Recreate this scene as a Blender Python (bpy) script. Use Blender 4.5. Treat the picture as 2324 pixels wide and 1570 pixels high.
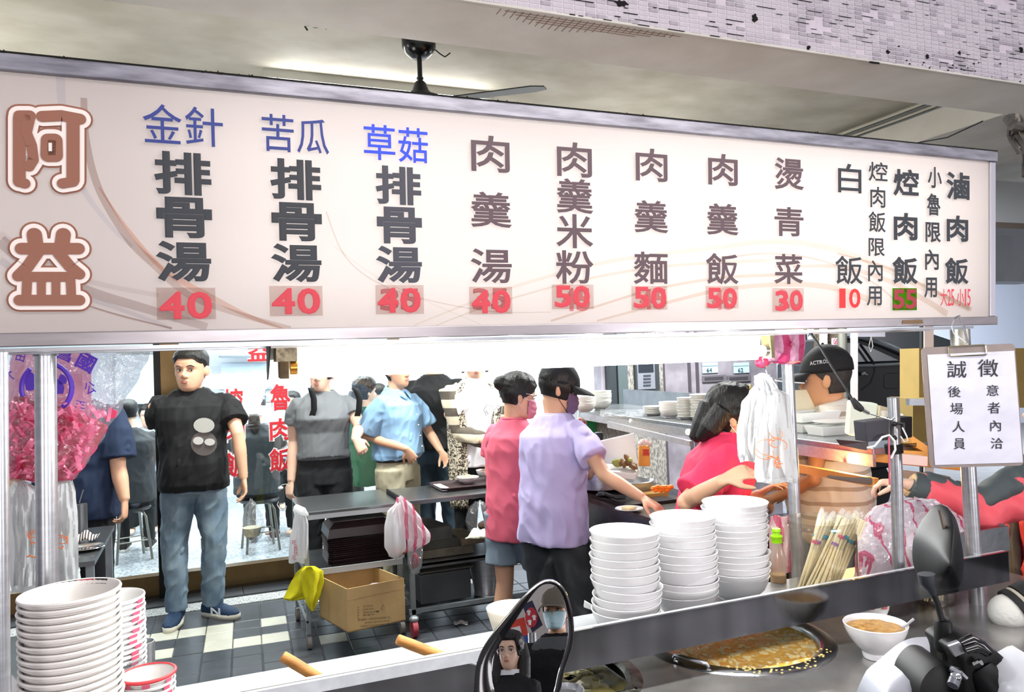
import bpy, bmesh, math, random
from mathutils import Vector as V, Matrix, Euler, noise
random.seed(7)
for _o in list(bpy.data.objects): bpy.data.objects.remove(_o)
SC = bpy.context.scene
COL = SC.collection
PI = math.pi
# ---------------- camera, world, big lights, exposure ----------------
CAMH, FPX = 1.6, 1750.0
def _cam(yaw, pitch, roll):
    y, p, r = map(math.radians, (yaw, pitch, roll))
    F = V((math.sin(y)*math.cos(p), math.cos(y)*math.cos(p), math.sin(p)))
    R = V((math.cos(y), -math.sin(y), 0)); U = R.cross(F)
    return R*math.cos(r)-U*math.sin(r), U*math.cos(r)+R*math.sin(r), F
CR, CU, CF = _cam(22.1, 1.2, 2.1)
C0 = V((0, 0, CAMH))
cam = bpy.data.cameras.new('camera'); camo = bpy.data.objects.new('camera', cam); COL.objects.link(camo)
cam.sensor_width = 36; cam.lens = 36*FPX/2324; cam.clip_start = .02; cam.clip_end = 200
M = Matrix((CR, CU, -CF)).transposed().to_4x4(); M.translation = C0
camo.matrix_world = M; SC.camera = camo
SC.view_settings.view_transform = 'Standard'; SC.view_settings.look = 'None'
SC.view_settings.gamma = 1; SC.view_settings.use_curve_mapping = False
SC.view_settings.exposure = 0.30
SC.cycles.max_bounces = 8; SC.cycles.transparent_max_bounces = 16
SC.cycles.diffuse_bounces = 3; SC.cycles.glossy_bounces = 3; SC.cycles.transmission_bounces = 6
SC.cycles.sample_clamp_indirect = 4; SC.cycles.use_denoising = True
SC.cycles.caustics_reflective = False; SC.cycles.caustics_refractive = False
W = bpy.data.worlds.new('world'); SC.world = W; W.use_nodes = True
W.node_tree.nodes['Background'].inputs[0].default_value = (.80, .78, .88, 1)
W.node_tree.nodes['Background'].inputs[1].default_value = .45
def area(name, loc, rot, sx, sy, power, col=(1, 1, 1), spread=180):
    l = bpy.data.lights.new(name, 'AREA'); l.shape = 'RECTANGLE'; l.size = sx; l.size_y = sy
    l.energy = power; l.color = col; l.spread = math.radians(spread)
    o = bpy.data.objects.new(name, l); COL.objects.link(o); o.location = loc; o.rotation_euler = rot
    return o
# fluorescent fittings of the arcade and of the dining room (all of them off the frame or above the sign)
area('arcade_light', (.6, 4.5, 3.2), (0, 0, 0), 1.3, .1, 95, (.95, 1, .97))
area('arcade_light', (3.4, 4.2, 2.85), (math.radians(25), 0, 0), 1.3, .3, 170, (.97, 1, 1))
area('dining_light', (.0, 8.0, 2.6), (0, 0, 0), 4, 1.6, 290, (.93, .98, 1))
area('dining_light', (4.2, 8.2, 2.6), (0, 0, 0), 3, 1.6, 210, (.93, .98, 1))
area('lane_light', (11, 6.8, 3.05), (math.radians(35), 0, 0), 3, 1.5, 420, (.9, .95, 1))
# shop fronts and street lamps on the far side of the road, behind the photographer
for _x, _y, _z, _w, _p, _c in ((-3.2, -4.6, 2.0, 2.2, 110, (1, .93, .97)), (1.0, -6.2, 2.3, 2.6, 135, (1, .96, .98)), (5.6, -4.6, 1.9, 2.0, 125, (.97, .94, 1))):
    area('street_light', (_x, _y, 1.25), (math.radians(98), 0, -math.atan2(1-_x, 1.5-_y)), _w, 1.3, _p, _c)
area('counter_fill_light', (1.3, -.1, 2.75), (math.radians(24), 0, 0), 2.4, .5, 33, (1, .95, .92))  # unseen fill light added above the camera to brighten counter and soup
def bulb_light(name, loc, power, col, r=.15):
    l = bpy.data.lights.new(name, 'POINT'); l.energy = power; l.color = col; l.shadow_soft_size = r; o = bpy.data.objects.new(name, l); COL.objects.link(o); o.location = loc
bulb_light('ceiling_fill_light', (-1.2, 4.4, 2.6), 18, (1, .98, .90)); bulb_light('ceiling_fill_light', (2.9, 4.5, 2.5), 9, (1, .98, .90)); bulb_light('ceiling_fill_light', (.4, 3.6, 2.4), 8, (1, .98, .92))  # unseen point lights added under the ceiling to brighten its plaster
# ---------------- pixel helpers (photograph is 2324x1570) ----------------
def ray(px, py): return CF + CR*((px-1162)/FPX) - CU*((py-785)/FPX)
def atd(px, py, d): return C0 + ray(px, py)*d
def aty(px, py, Y): r = ray(px, py); return C0 + r*(Y/r.y)
def atx(px, py, X): r = ray(px, py); return C0 + r*(X/r.x)
def atz(px, py, z): r = ray(px, py); return C0 + r*((z-CAMH)/r.z)
# ---------------- colour and materials ----------------
def lin(c):
    if isinstance(c, str): c = [int(c[i:i+2], 16)/255 for i in (0, 2, 4)]
    return tuple((x/12.92 if x <= .04045 else ((x+.055)/1.055)**2.4) for x in c) + (1,)
MATS = {}
def mat(name, col, rough=.5, metal=0., ns=None, na=.15, bump=0., bs=None, col2=None, stretch=(1, 1, 1), alpha=1, trans=0, ior=1.45, emit=0, spec=.5, sss=0, coat=0):
    if name in MATS: return MATS[name]
    m = bpy.data.materials.new(name); m.use_nodes = True; MATS[name] = m
    nt = m.node_tree; b = nt.nodes['Principled BSDF']; c = lin(col)
    b.inputs['Base Color'].default_value = c; b.inputs['Roughness'].default_value = rough
    b.inputs['Metallic'].default_value = metal; b.inputs['Alpha'].default_value = alpha
    b.inputs['Transmission Weight'].default_value = trans; b.inputs['IOR'].default_value = ior
    b.inputs['Specular IOR Level'].default_value = spec; b.inputs['Coat Weight'].default_value = coat
    if emit:
        b.inputs['Emission Color'].default_value = c; b.inputs['Emission Strength'].default_value = emit
    if sss: b.inputs['Subsurface Weight'].default_value = sss; b.inputs['Subsurface Radius'].default_value = (.02, .008, .004)
    if ns or bump:
        tc = nt.nodes.new('ShaderNodeTexCoord'); mp = nt.nodes.new('ShaderNodeMapping')
        nt.links.new(tc.outputs['Object'], mp.inputs[0]); mp.inputs['Scale'].default_value = stretch
    if ns:
        n = nt.nodes.new('ShaderNodeTexNoise'); n.inputs['Scale'].default_value = ns; n.inputs['Detail'].default_value = 6
        nt.links.new(mp.outputs[0], n.inputs['Vector'])
        mx = nt.nodes.new('ShaderNodeMix'); mx.data_type = 'RGBA'
        r = nt.nodes.new('ShaderNodeMapRange'); r.inputs[1].default_value = .35; r.inputs[2].default_value = .65
        nt.links.new(n.outputs[0], r.inputs[0]); nt.links.new(r.outputs[0], mx.inputs[0])
        d = lin(col2) if col2 else tuple(x*(1-na) for x in c[:3])+(1,)
        mx.inputs[6].default_value = c; mx.inputs[7].default_value = d
        nt.links.new(mx.outputs[2], b.inputs['Base Color'])
    if bump:
        n2 = nt.nodes.new('ShaderNodeTexNoise'); n2.inputs['Scale'].default_value = bs or 40; n2.inputs['Detail'].default_value = 4
        nt.links.new(mp.outputs[0], n2.inputs['Vector'])
        bp = nt.nodes.new('ShaderNodeBump'); bp.inputs['Strength'].default_value = bump; bp.inputs['Distance'].default_value = .01
        nt.links.new(n2.outputs[0], bp.inputs['Height']); nt.links.new(bp.outputs[0], b.inputs['Normal'])
    return m
def film(name, tint, gloss=.12, rough=.15, bumps=0, bs=30, diff=0, dcol='ffffff'):
    """thin see-through plastic: tinted transparency with a shine and some milky diffuse"""
    if name in MATS: return MATS[name]
    m = bpy.data.materials.new(name); m.use_nodes = True; MATS[name] = m
    nt = m.node_tree; nt.nodes.remove(nt.nodes['Principled BSDF']); out = nt.nodes['Material Output']
    t = nt.nodes.new('ShaderNodeBsdfTransparent'); t.inputs[0].default_value = lin(tint)
    g = nt.nodes.new('ShaderNodeBsdfGlossy'); g.inputs['Roughness'].default_value = rough
    mx = nt.nodes.new('ShaderNodeMixShader'); mx.inputs[0].default_value = gloss
    nt.links.new(t.outputs[0], mx.inputs[1]); nt.links.new(g.outputs[0], mx.inputs[2]); last = mx
    if diff:
        d = nt.nodes.new('ShaderNodeBsdfDiffuse'); d.inputs[0].default_value = lin(dcol)
        tr = nt.nodes.new('ShaderNodeBsdfTranslucent'); tr.inputs[0].default_value = lin(dcol)
        a = nt.nodes.new('ShaderNodeMixShader'); a.inputs[0].default_value = .4
        nt.links.new(d.outputs[0], a.inputs[1]); nt.links.new(tr.outputs[0], a.inputs[2])
        b = nt.nodes.new('ShaderNodeMixShader'); b.inputs[0].default_value = diff
        nt.links.new(mx.outputs[0], b.inputs[1]); nt.links.new(a.outputs[0], b.inputs[2]); last = b
    if bumps:
        n2 = nt.nodes.new('ShaderNodeTexNoise'); n2.inputs['Scale'].default_value = bs; n2.inputs['Detail'].default_value = 3
        tc = nt.nodes.new('ShaderNodeTexCoord'); nt.links.new(tc.outputs['Object'], n2.inputs['Vector'])
        bp = nt.nodes.new('ShaderNodeBump'); bp.inputs['Strength'].default_value = bumps; bp.inputs['Distance'].default_value = .02
        nt.links.new(n2.outputs[0], bp.inputs['Height']); nt.links.new(bp.outputs[0], g.inputs['Normal'])
    nt.links.new(last.outputs[0], out.inputs[0]); return m
def stripes(name, c1, c2, freq, axis=2, rough=.8, duty=.5, soft=.02, warp=0):
    if name in MATS: return MATS[name]
    m = mat(name, c1, rough); nt = m.node_tree; b = nt.nodes['Principled BSDF']
    tc = nt.nodes.new('ShaderNodeTexCoord'); sp = nt.nodes.new('ShaderNodeSeparateXYZ'); nt.links.new(tc.outputs['Object'], sp.inputs[0])
    a = nt.nodes.new('ShaderNodeMath'); a.operation = 'MULTIPLY'; a.inputs[1].default_value = freq
    src = sp.outputs[axis]
    if warp:
        n = nt.nodes.new('ShaderNodeTexNoise'); n.inputs['Scale'].default_value = 5; nt.links.new(tc.outputs['Object'], n.inputs['Vector'])
        w = nt.nodes.new('ShaderNodeMath'); w.operation = 'MULTIPLY_ADD'; w.inputs[1].default_value = warp
        nt.links.new(n.outputs[0], w.inputs[0]); nt.links.new(src, w.inputs[2]); src = w.outputs[0]
    nt.links.new(src, a.inputs[0])
    fr = nt.nodes.new('ShaderNodeMath'); fr.operation = 'FRACT'; nt.links.new(a.outputs[0], fr.inputs[0])
    gt = nt.nodes.new('ShaderNodeMath'); gt.operation = 'GREATER_THAN'; gt.inputs[1].default_value = duty; nt.links.new(fr.outputs[0], gt.inputs[0])
    mx = nt.nodes.new('ShaderNodeMix'); mx.data_type = 'RGBA'; nt.links.new(gt.outputs[0], mx.inputs[0])
    mx.inputs[6].default_value = lin(c1); mx.inputs[7].default_value = lin(c2); nt.links.new(mx.outputs[2], b.inputs['Base Color'])
    return m
# ---------------- mesh builder ----------------
class MB:
    def __init__(s): s.v = []; s.f = []; s.m = []; s.mi = 0
    def add(s, vs, fs):
        o = len(s.v); s.v += [V(p) for p in vs]; s.f += [tuple(i+o for i in f) for f in fs]; s.m += [s.mi]*len(fs); return s
    def box(s, a, b, rz=0, c=None, bev=0):
        x0, y0, z0 = a; x1, y1, z1 = b
        if bev:
            t = bev; pr = [(x0+t, y0), (x1-t, y0), (x1, y0+t), (x1, y1-t), (x1-t, y1), (x0+t, y1), (x0, y1-t), (x0, y0+t)]
            cx, cy = (x0+x1)/2, (y0+y1)/2
            lv = []
            for z, k in ((z0, 1), (z0+t, 0), (z1-t, 0), (z1, 1)):
                for (x, y) in pr:
                    lv.append((x-(t*(1 if x > cx else -1) if k else 0), y-(t*(1 if y > cy else -1) if k else 0), z))
            fs = [tuple(range(7, -1, -1)), tuple(range(24, 32))]
            for L in range(3):
                for i in range(8): j = (i+1) % 8; fs.append((L*8+i, L*8+j, L*8+8+j, L*8+8+i))
            vs = lv
        else:
            vs = [(x, y, z) for z in (z0, z1) for (x, y) in ((x0, y0), (x1, y0), (x1, y1), (x0, y1))]
            fs = [(3, 2, 1, 0), (4, 5, 6, 7), (0, 1, 5, 4), (1, 2, 6, 5), (2, 3, 7, 6), (3, 0, 4, 7)]
        if rz:
            c = V(c) if c else V(((x0+x1)/2, (y0+y1)/2, 0)); R = Matrix.Rotation(rz, 3, 'Z')
            vs = [R @ (V(p)-c)+c for p in vs]
        return s.add(vs, fs)
    def quad(s, *p): return s.add(p, [tuple(range(len(p)))])
    def slab(s, pts, off):
        """polygon extruded by the vector off"""
        n = len(pts); off = V(off); vs = [V(p) for p in pts]+[V(p)+off for p in pts]
        fs = [tuple(range(n-1, -1, -1)), tuple(range(n, 2*n))]+[(i, (i+1) % n, n+(i+1) % n, n+i) for i in range(n)]
        return s.add(vs, fs)
    def tube(s, pts, r, n=8, cap=True):
        pts = [V(p) for p in pts]; rs = r if isinstance(r, (list, tuple)) else [r]*len(pts)
        up = None; vs = []
        for i, p in enumerate(pts):
            d = (pts[min(i+1, len(pts)-1)]-pts[max(i-1, 0)])
            d = d.normalized() if d.length > 1e-9 else V((0, 0, 1))
            if up is None: up = V((0, 0, 1)) if abs(d.z) < .9 else V((1, 0, 0))
            a = d.cross(up)
            if a.length < 1e-6: a = d.cross(V((0, 1, 0)))
            a.normalize(); b = a.cross(d); up = b
            for k in range(n): t = 2*PI*k/n; vs.append(p+(a*math.cos(t)+b*math.sin(t))*rs[i])
        fs = [(i*n+k, i*n+(k+1) % n, (i+1)*n+(k+1) % n, (i+1)*n+k) for i in range(len(pts)-1) for k in range(n)]
        if cap: fs += [tuple(range(n-1, -1, -1)), tuple((len(pts)-1)*n+k for k in range(n))]
        return s.add(vs, fs)
    def lathe(s, prof, n=32, c=(0, 0, 0), axis=None, a0=0, a1=2*PI, sq=1):
        c = V(c); full = abs(a1-a0-2*PI) < 1e-6; m = n if full else n+1; vs = []
        Q = V((0, 0, 1)).rotation_difference(V(axis)).to_matrix() if axis else Matrix.Identity(3)
        for r, z in prof:
            for k in range(m): t = a0+(a1-a0)*k/n; vs.append(c+Q @ V((r*math.cos(t), r*math.sin(t)*sq, z)))
        fs = [(i*m+k, i*m+(k+1) % m, (i+1)*m+(k+1) % m, (i+1)*m+k) for i in range(len(prof)-1) for k in range(m if full else m-1)]
        return s.add(vs, fs)
    def ball(s, c, r, n=12, rot=None):
        r = V((r, r, r)) if not isinstance(r, (tuple, list, V)) else V(r); c = V(c); vs = []; h = n//2+1
        for i in range(h):
            a = -PI/2+PI*i/(h-1)
            for k in range(n):
                t = 2*PI*k/n; p = V((math.cos(a)*math.cos(t)*r.x, math.cos(a)*math.sin(t)*r.y, math.sin(a)*r.z))
                vs.append(c+(rot @ p if rot else p))
        fs = [(i*n+k, i*n+(k+1) % n, (i+1)*n+(k+1) % n, (i+1)*n+k) for i in range(h-1) for k in range(n)]
        return s.add(vs, fs)
    def loft(s, rings, n=20, ex=2.3, cap=True, fr=None):
        """rings: (centre, halfwidth, halfdepth[, axisdir]); fr=(ax, ay) axes"""
        vs = []; ax, ay = fr or (V((1, 0, 0)), V((0, 1, 0)))
        for rg in rings:
            c, w, d = rg[:3]; A, B = rg[3] if len(rg) > 3 else (ax, ay); c = V(c)
            for k in range(n):
                t = 2*PI*k/n; x, y = math.cos(t), math.sin(t)
                vs.append(c+A*(w*math.copysign(abs(x)**(2/ex), x))+B*(d*math.copysign(abs(y)**(2/ex), y)))
        L = len(rings)
        fs = [(i*n+k, i*n+(k+1) % n, (i+1)*n+(k+1) % n, (i+1)*n+k) for i in range(L-1) for k in range(n)]
        if cap: fs += [tuple(range(n-1, -1, -1)), tuple((L-1)*n+k for k in range(n))]
        return s.add(vs, fs)
    def grid(s, fn, nu, nv, wrap=False):
        o = [fn(i/nu, j/nv) for j in range(nv+1) for i in range(nu+(0 if wrap else 1))]; m = nu if wrap else nu+1
        fs = [(j*m+i, j*m+(i+1) % m, (j+1)*m+(i+1) % m, (j+1)*m+i) for j in range(nv) for i in range(nu)]
        return s.add(o, fs)
    def mesh(s, name, off=V((0, 0, 0))):
        me = bpy.data.meshes.new(name); me.from_pydata([tuple(p-off) for p in s.v], [], s.f)
        me.validate(); bm = bmesh.new(); bm.from_mesh(me); bmesh.ops.remove_doubles(bm, verts=bm.verts, dist=1e-6)
        bmesh.ops.recalc_face_normals(bm, faces=bm.faces); bm.to_mesh(me); bm.free(); return me
    def build(s, name, m, parent=None, smooth=False, local=False, solid=0, bevel=0, sub=0, ang=40):
        off = V((0, 0, 0)) if (local or parent is None) else wloc(parent)
        if parent is None and not local: off = s.v[0].copy() if s.v else V((0, 0, 0)); off = V((sum(p.x for p in s.v)/len(s.v), sum(p.y for p in s.v)/len(s.v), min(p.z for p in s.v)))
        me = s.mesh(name, off)
        ms = m if isinstance(m, (list, tuple)) else [m]
        for q in ms: me.materials.append(q)
        if len(ms) > 1 and len(me.polygons) == len(s.m):
            me.polygons.foreach_set('material_index', s.m)
        if smooth:
            me.polygons.foreach_set('use_smooth', [True]*len(me.polygons))
            if smooth != 2: me.set_sharp_from_angle(angle=math.radians(ang))
        o = bpy.data.objects.new(name, me); COL.objects.link(o)
        if parent is not None: o.parent = parent
        elif not local: o.location = off
        if bevel: q = o.modifiers.new('b', 'BEVEL'); q.width = bevel; q.segments = 2; q.limit_method = 'ANGLE'
        if solid: q = o.modifiers.new('s', 'SOLIDIFY'); q.thickness = solid; q.offset = 0
        if sub: q = o.modifiers.new('u', 'SUBSURF'); q.levels = q.render_levels = sub
        return o
def wloc(o):
    p = V((0, 0, 0))
    while o is not None: p = p+o.location; o = o.parent
    return p
def tag(o, label=None, cat=None, group=None, kind=None):
    if label: o['label'] = label
    if cat: o['category'] = cat
    if group: o['group'] = group
    if kind: o['kind'] = kind
    return o
def thing(name, label, cat, loc=(0, 0, 0), rz=0, group=None):
    o = bpy.data.objects.new(name, None); COL.objects.link(o); o.empty_display_size = .1
    o.location = loc; o.rotation_euler = (0, 0, rz); return tag(o, label, cat, group)
def struct(o): o['kind'] = 'structure'; return o
def dup(root, loc=None, rot=None, label=None, group=None):
    r = root.copy(); COL.objects.link(r)
    if loc is not None: r.location = loc
    if rot is not None: r.rotation_euler = rot
    if label: r['label'] = label
    if group: r['group'] = group
    for ch in list(root.children):
        c = ch.copy(); COL.objects.link(c); c.parent = r
        for g in list(ch.children):
            d = g.copy(); COL.objects.link(d); d.parent = c
    return r
# ---------------- lettering ----------------
GL = {}
def glyph(ch, bold=0., thick=0.):
    """flat outline mesh of a character from Blender's built-in font, normalised to its own box"""
    k = (ch, bold, thick)
    if k in GL: return GL[k]
    c = bpy.data.curves.new('g', 'FONT'); c.body = ch; c.size = 1; c.resolution_u = 5 if thick else 3
    th_ = thick or bold
    if th_: c.bevel_depth = th_; c.bevel_resolution = 1 if thick else 0
    o = bpy.data.objects.new('g', c); COL.objects.link(o)
    me = bpy.data.meshes.new_from_object(o.evaluated_get(bpy.context.evaluated_depsgraph_get()))
    vs = [v.co.copy() for v in me.vertices]; fs = [tuple(p.vertices) for p in me.polygons]
    bpy.data.objects.remove(o); bpy.data.curves.remove(c); bpy.data.meshes.remove(me)
    x0 = min(v.x for v in vs); x1 = max(v.x for v in vs); y0 = min(v.y for v in vs); y1 = max(v.y for v in vs)
    zr = max(abs(v.z) for v in vs) or 1
    vs = [((v.x-x0)/(x1-x0), (v.y-y0)/(y1-y0), v.z/zr) for v in vs]
    GL[k] = (vs, fs, (x1-x0, y1-y0)); return GL[k]
def put_glyph(mb, ch, o, ux, uz, lift=V((0, 0, 0)), bold=0., thick=0., th=0.0004):
    """place a character in the box from corner o along the full vectors ux, uz"""
    vs, fs, _ = glyph(ch, bold, thick); n = ux.cross(uz).normalized(); o = V(o)+V(lift)
    mb.add([o+ux*a+uz*b+n*(z*th) for a, b, z in vs], fs)
def put_text(mb, txt, o, ux, uz, gap=.12, **k):
    """a row of characters filling ux"""
    n = len(txt); w = 1/(n+gap*(n-1))
    for i, ch in enumerate(txt):
        if ch != ' ': put_glyph(mb, ch, V(o)+ux*(i*w*(1+gap)), ux*w, uz, **k)
# ================= SETTING =================
plaster = mat('aged_plaster', 'd9d4c6', .85, ns=2.5, na=.14, bump=.25, bs=6, col2='c2bcab', stretch=(1, 1.5, 1))
plaster2 = mat('beam_plaster', 'efebe2', .85, ns=3, bump=.2, bs=9, col2='e0dbd0')
steel = mat('brushed_steel', 'c2c4c8', .28, .75, ns=6, na=.18, stretch=(1, 8, 12), bump=.03, bs=60)
steel_d = mat('dull_steel', '8f9396', .38, 1, ns=8, na=.25, bump=.05, bs=50)
chrome = mat('polished_steel', 'd4d6d8', .12, 1)
bronze = mat('bronze_aluminium', '6b5535', .35, .7, ns=8, na=.2)
blackp = mat('black_plastic', '141517', .38)
blackm = mat('matt_black', '101113', .7)
white_p = mat('white_plastic', 'efefed', .35)
dark = mat('dark_recess', '1b1d20', .8)
# floor slab and road
struct(MB().box((-4, 2.05, -.12), (7.2, 6.12, -.004)).build('floor', mat('floor_grout', '26282b', .5)))
FL = [o for o in COL.objects if o.name.startswith('floor')][0]
struct(MB().box((-14, -14, -.16), (18, 2.05, -.02)).build('road', mat('asphalt', '242528', .8, ns=60, na=.5, bump=.3, bs=120)))
struct(MB().box((-4, 6.12, -.12), (7.2, 12, .0)).build('dining_floor', mat('pale_terrazzo', 'cfd3d8', .25, ns=45, col2='8c9298', na=.3)))
struct(MB().box((7.2, 2.05, -.12), (18, 16, -.0)).build('lane_floor', mat('lane_concrete', '8d8f92', .6, ns=8)))
# tiles, laid on a grid turned three degrees
tk = mat('charcoal_floor_tile', '45484d', .3, ns=14, na=.2, bump=.04, bs=30)
tw = mat('cream_floor_tile', 'd6d4c4', .3, ns=14, na=.1)
ROT = Matrix.Rotation(math.radians(-3.0), 3, 'Z'); O0 = V((0, 5.31, 0))
P = .1615
cream = {(-3, 0), (-2, 0), (-1, 0), (0, 0), (0, 1), (0, 2), (1, 2), (2, 0), (2, 2), (-2, 2), (4, 3), (-5, 1)}
def tile_at(c0, c1, r0, r1, m):
    g = .0022; b = MB()
    a = V((c0*P+g, -r0*P-g, 0)); d = V((c1*P-g, -r1*P+g, 0)); h = random.uniform(-.0006, .0006)
    e = .004
    vs = [(a.x, d.y, -.004), (d.x, d.y, -.004), (d.x, a.y, -.004), (a.x, a.y, -.004), (a.x+e, d.y+e, h), (d.x-e, d.y+e, h), (d.x-e, a.y-e, h), (a.x+e, a.y-e, h)]
    vs = [ROT @ V(v)+O0 for v in vs]
    b.add(vs, [(4, 5, 6, 7), (0, 1, 5, 4), (1, 2, 6, 5), (2, 3, 7, 6), (3, 0, 4, 7)])
    o = b.build('floor_tile', m, FL)
for c in range(-5, 17):
    # long tile at the back, then single rows
    tile_at(c, c+1, -2.15, 0 if c % 3 else -.0, tk)
    r = 0
    while r < 13:
        if r > 2 and (c*7+r*5) % 4 == 0 and (c, r) not in cream and (c, r+1) not in cream:
            tile_at(c, c+1, r, r+2, tk); r += 2; continue
        tile_at(c, c+1, r, r+1, tw if (c, r) in cream else tk); r += 1
ts = MB()
terr = mat('speckled_terrazzo', 'e4e4e0', .5, ns=130, col2='2c2d30')
t_ = MB().box((-3, 5.70, -.004), (6.9, 5.88, .0015)).build('terrazzo_strip', terr, FL)
t_ = MB().box((-3, 5.885, -.004), (.25, 6.1, .012)).box((.255, 5.885, -.004), (6.9, 6.1, .012)).build('sill_tile', tk, FL)
# ceiling, beams
struct(MB().box((-5, 2.95, 3.32), (6.3, 6.3, 3.45)).build('ceiling', plaster))
fb = MB().box((-6, 2.585, 2.9), (9.5, 2.96, 3.6)).build('beam_front', plaster2); struct(fb)
struct(MB().box((4.75, 2.96, 3.05), (7.3, 6.2, 3.45)).build('beam_cross', plaster2))
struct(MB().box((7.3, 2.96, 3.15), (18, 16, 3.3)).build('lane_ceiling', mat('lane_paint', 'dfe3ea', .8)))
struct(MB().box((4.75, 5.9, 2.3), (9, 6.2, 3.2)).build('lintel', mat('grey_lintel', '8e9094', .6, ns=3)))
# white mosaic tiles over the street face of the front beam
mo = [mat('mosaic_tile_a', 'e0dadf', .3, ns=60, na=.1), mat('mosaic_tile_b', 'd6d0d6', .35, ns=60, na=.12), mat('mosaic_tile_c', 'c3bdc4', .45, ns=40, na=.2)]
grime = mat('black_grime', '1d191a', .95)
MB().box((-6, 2.576, 2.9), (9.5, 2.585, 3.6)).build('mortar_bed', mat('pink_mortar', 'efe3ec', .8, ns=25, na=.1), fb)
TWd, THt = .047, .0195
def mtile(mb, x, z, br=0):
    a = .0022; d = .0035+random.uniform(-.0008, .0012); y = 2.576
    x0, x1, z0, z1 = x+a, x+TWd-a, z+.003, z+THt-.001
    mb.add([(x0, y, z0), (x1, y, z0), (x1, y, z1), (x0, y, z1), (x0+.001, y-d, z0+.001), (x1-.001, y-d, z0+.001), (x1-.001, y-d, z1-.001), (x0+.001, y-d, z1-.001)],
           [(4, 5, 6, 7), (0, 1, 5, 4), (1, 2, 6, 5), (2, 3, 7, 6), (3, 0, 4, 7)])
cells = []
for j in range(35):
    z = 2.902+j*THt
    for i in range(-40, 130):
        x = .55+i*TWd
        r = V((x, 2.576, z))-C0; dd = r.dot(CF); px = 1162+FPX*r.dot(CR)/dd; py = 785-FPX*r.dot(CU)/dd
        if dd > .3 and -420 < py and px < 3000 and px > 300: cells.append((x, z, dd+(0 if (-10 < py and 900 < px < 2350) else 50), i, j))
cells.sort(key=lambda c: c[2])
stf = [MB(), MB(), MB()]
protos = []
for q in range(3):
    b = MB(); mtile(b, 0, 0); me = b.mesh('mosaic_tile'); me.materials.append(mo[q]); protos.append(me)
miss = 0
for n_, (x, z, dd, i, j) in enumerate(cells):
    nv = noise.noise(V((x*3, z*9, 1)))
    if nv > .42 or random.random() < .012: continue   # fallen tiles
    q = 0 if nv < .05 else (1 if nv < .27 else 2)
    if random.random() < .08: q = 2
    if n_ < 300:
        o = bpy.data.objects.new('mosaic_tile', protos[q]); COL.objects.link(o); o.parent = fb
        o.location = V((x, 0, z))-fb.location
    else: mtile(stf[q], x, z)
for q in range(3):
    if stf[q].f: tag(stf[q].build('far_mosaic_tiles', mo[q], fb), kind='stuff')
# grime: cracks under rows and soot blotches where tiles fell
gm = MB()
for k in range(420):
    x = random.uniform(.9, 4.6); j = random.randrange(0, 22); z = 2.902+j*THt
    if noise.noise(V((x*2.1, z*4, 5))) < -.05: continue
    L = random.uniform(.01, .09); h = random.uniform(.0005, .0015)*(1.8 if j < 4 else 1)
    gm.box((x, 2.569, z-h*.3), (x+L, 2.572, z+h))
for k in range(60):
    x = random.uniform(3.0, 4.6); z = 2.902+abs(random.gauss(0, .05)); r = random.uniform(.001, .006)
    gm.box((x, 2.5685, z), (x+r*1.4, 2.572, z+r))
tag(gm.build('grime_streaks', grime, fb), kind='stuff')
def soot(px, py, w, h, n=16):
    p = aty(px, py, 2.57); b = MB()
    pts = [p+V((math.cos(2*PI*k/n)*w*random.uniform(.45, 1), random.uniform(-.004, 0), math.sin(2*PI*k/n)*h*random.uniform(.45, 1))) for k in range(n)]
    b.slab(pts, (0, .006, 0)).build('broken_tile_hole', grime, fb)
soot(1410, 8, .035, .016); soot(1713, 42, .018, .022); soot(2105, 128, .012, .014); soot(2178, 120, .01, .01)
soot(1835, 108, .012, .01); soot(2318, 112, .014, .022); soot(2015, 118, .014, .01); soot(1985, 142, .05, .006)
# ragged paint line under the tiles
b = MB(); pr = None
for k in range(160):
    x = .8+k*.025; b.box((x, 2.573, 2.896), (x+.025, 2.5835, 2.903+random.uniform(0, .006)))
tag(b.build('render_edge', plaster2, fb), kind='stuff')
# old mosaic showing through the paint of the beam's underside
b = MB()
for i in range(26):
    x = 1.06+i*.03; L = .02+.05*math.exp(-((i-9)/7)**2)
    b.box((x, 2.60, 2.8985), (x+.0025, 2.60+L*1.6, 2.9))
for j in range(4): b.box((1.08+j*.05, 2.61+j*.018, 2.8985), (1.85-j*.06, 2.6125+j*.018, 2.9))
b.build('exposed_tile_joints', mat('rust_joint', '8d7468', .9), fb)
# ---- conduits on the cross beam
for k in range(4):
    x = 4.70+k*.035-.05
    tag(MB().tube([(x, 2.97, 3.28-k*.01), (x, 4.0, 3.27-k*.01), (x+.01, 5.9, 3.28-k*.01)], .011, 8).build('conduit_pipe', mat('conduit_%d' % (k % 2), ['c9c4b4', '6a6f6c'][k % 2], .5), None, True),
        ['pale conduit pipe nearest the dark ceiling, leftmost of four', 'grey conduit pipe second from the left under the ceiling', 'pale conduit pipe third from the left under the ceiling', 'grey conduit pipe along the white cross beam, rightmost'][k], 'pipe', 'conduits under the arcade ceiling')
c = [aty(2230, 275, 2.9), aty(2150, 312, 3.3), aty(2060, 328, 3.8), aty(2000, 322, 4.6)]
tag(MB().tube(c, .004, 6).build('ceiling_cable', blackm, None, True), 'thin black cable sagging from the cable bundle across the pale beam', 'cable')
t = thing('cable_bundle', 'tangled grey and beige cables hanging at the top right corner', 'cable', atd(2305, 265, 3.4))
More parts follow.
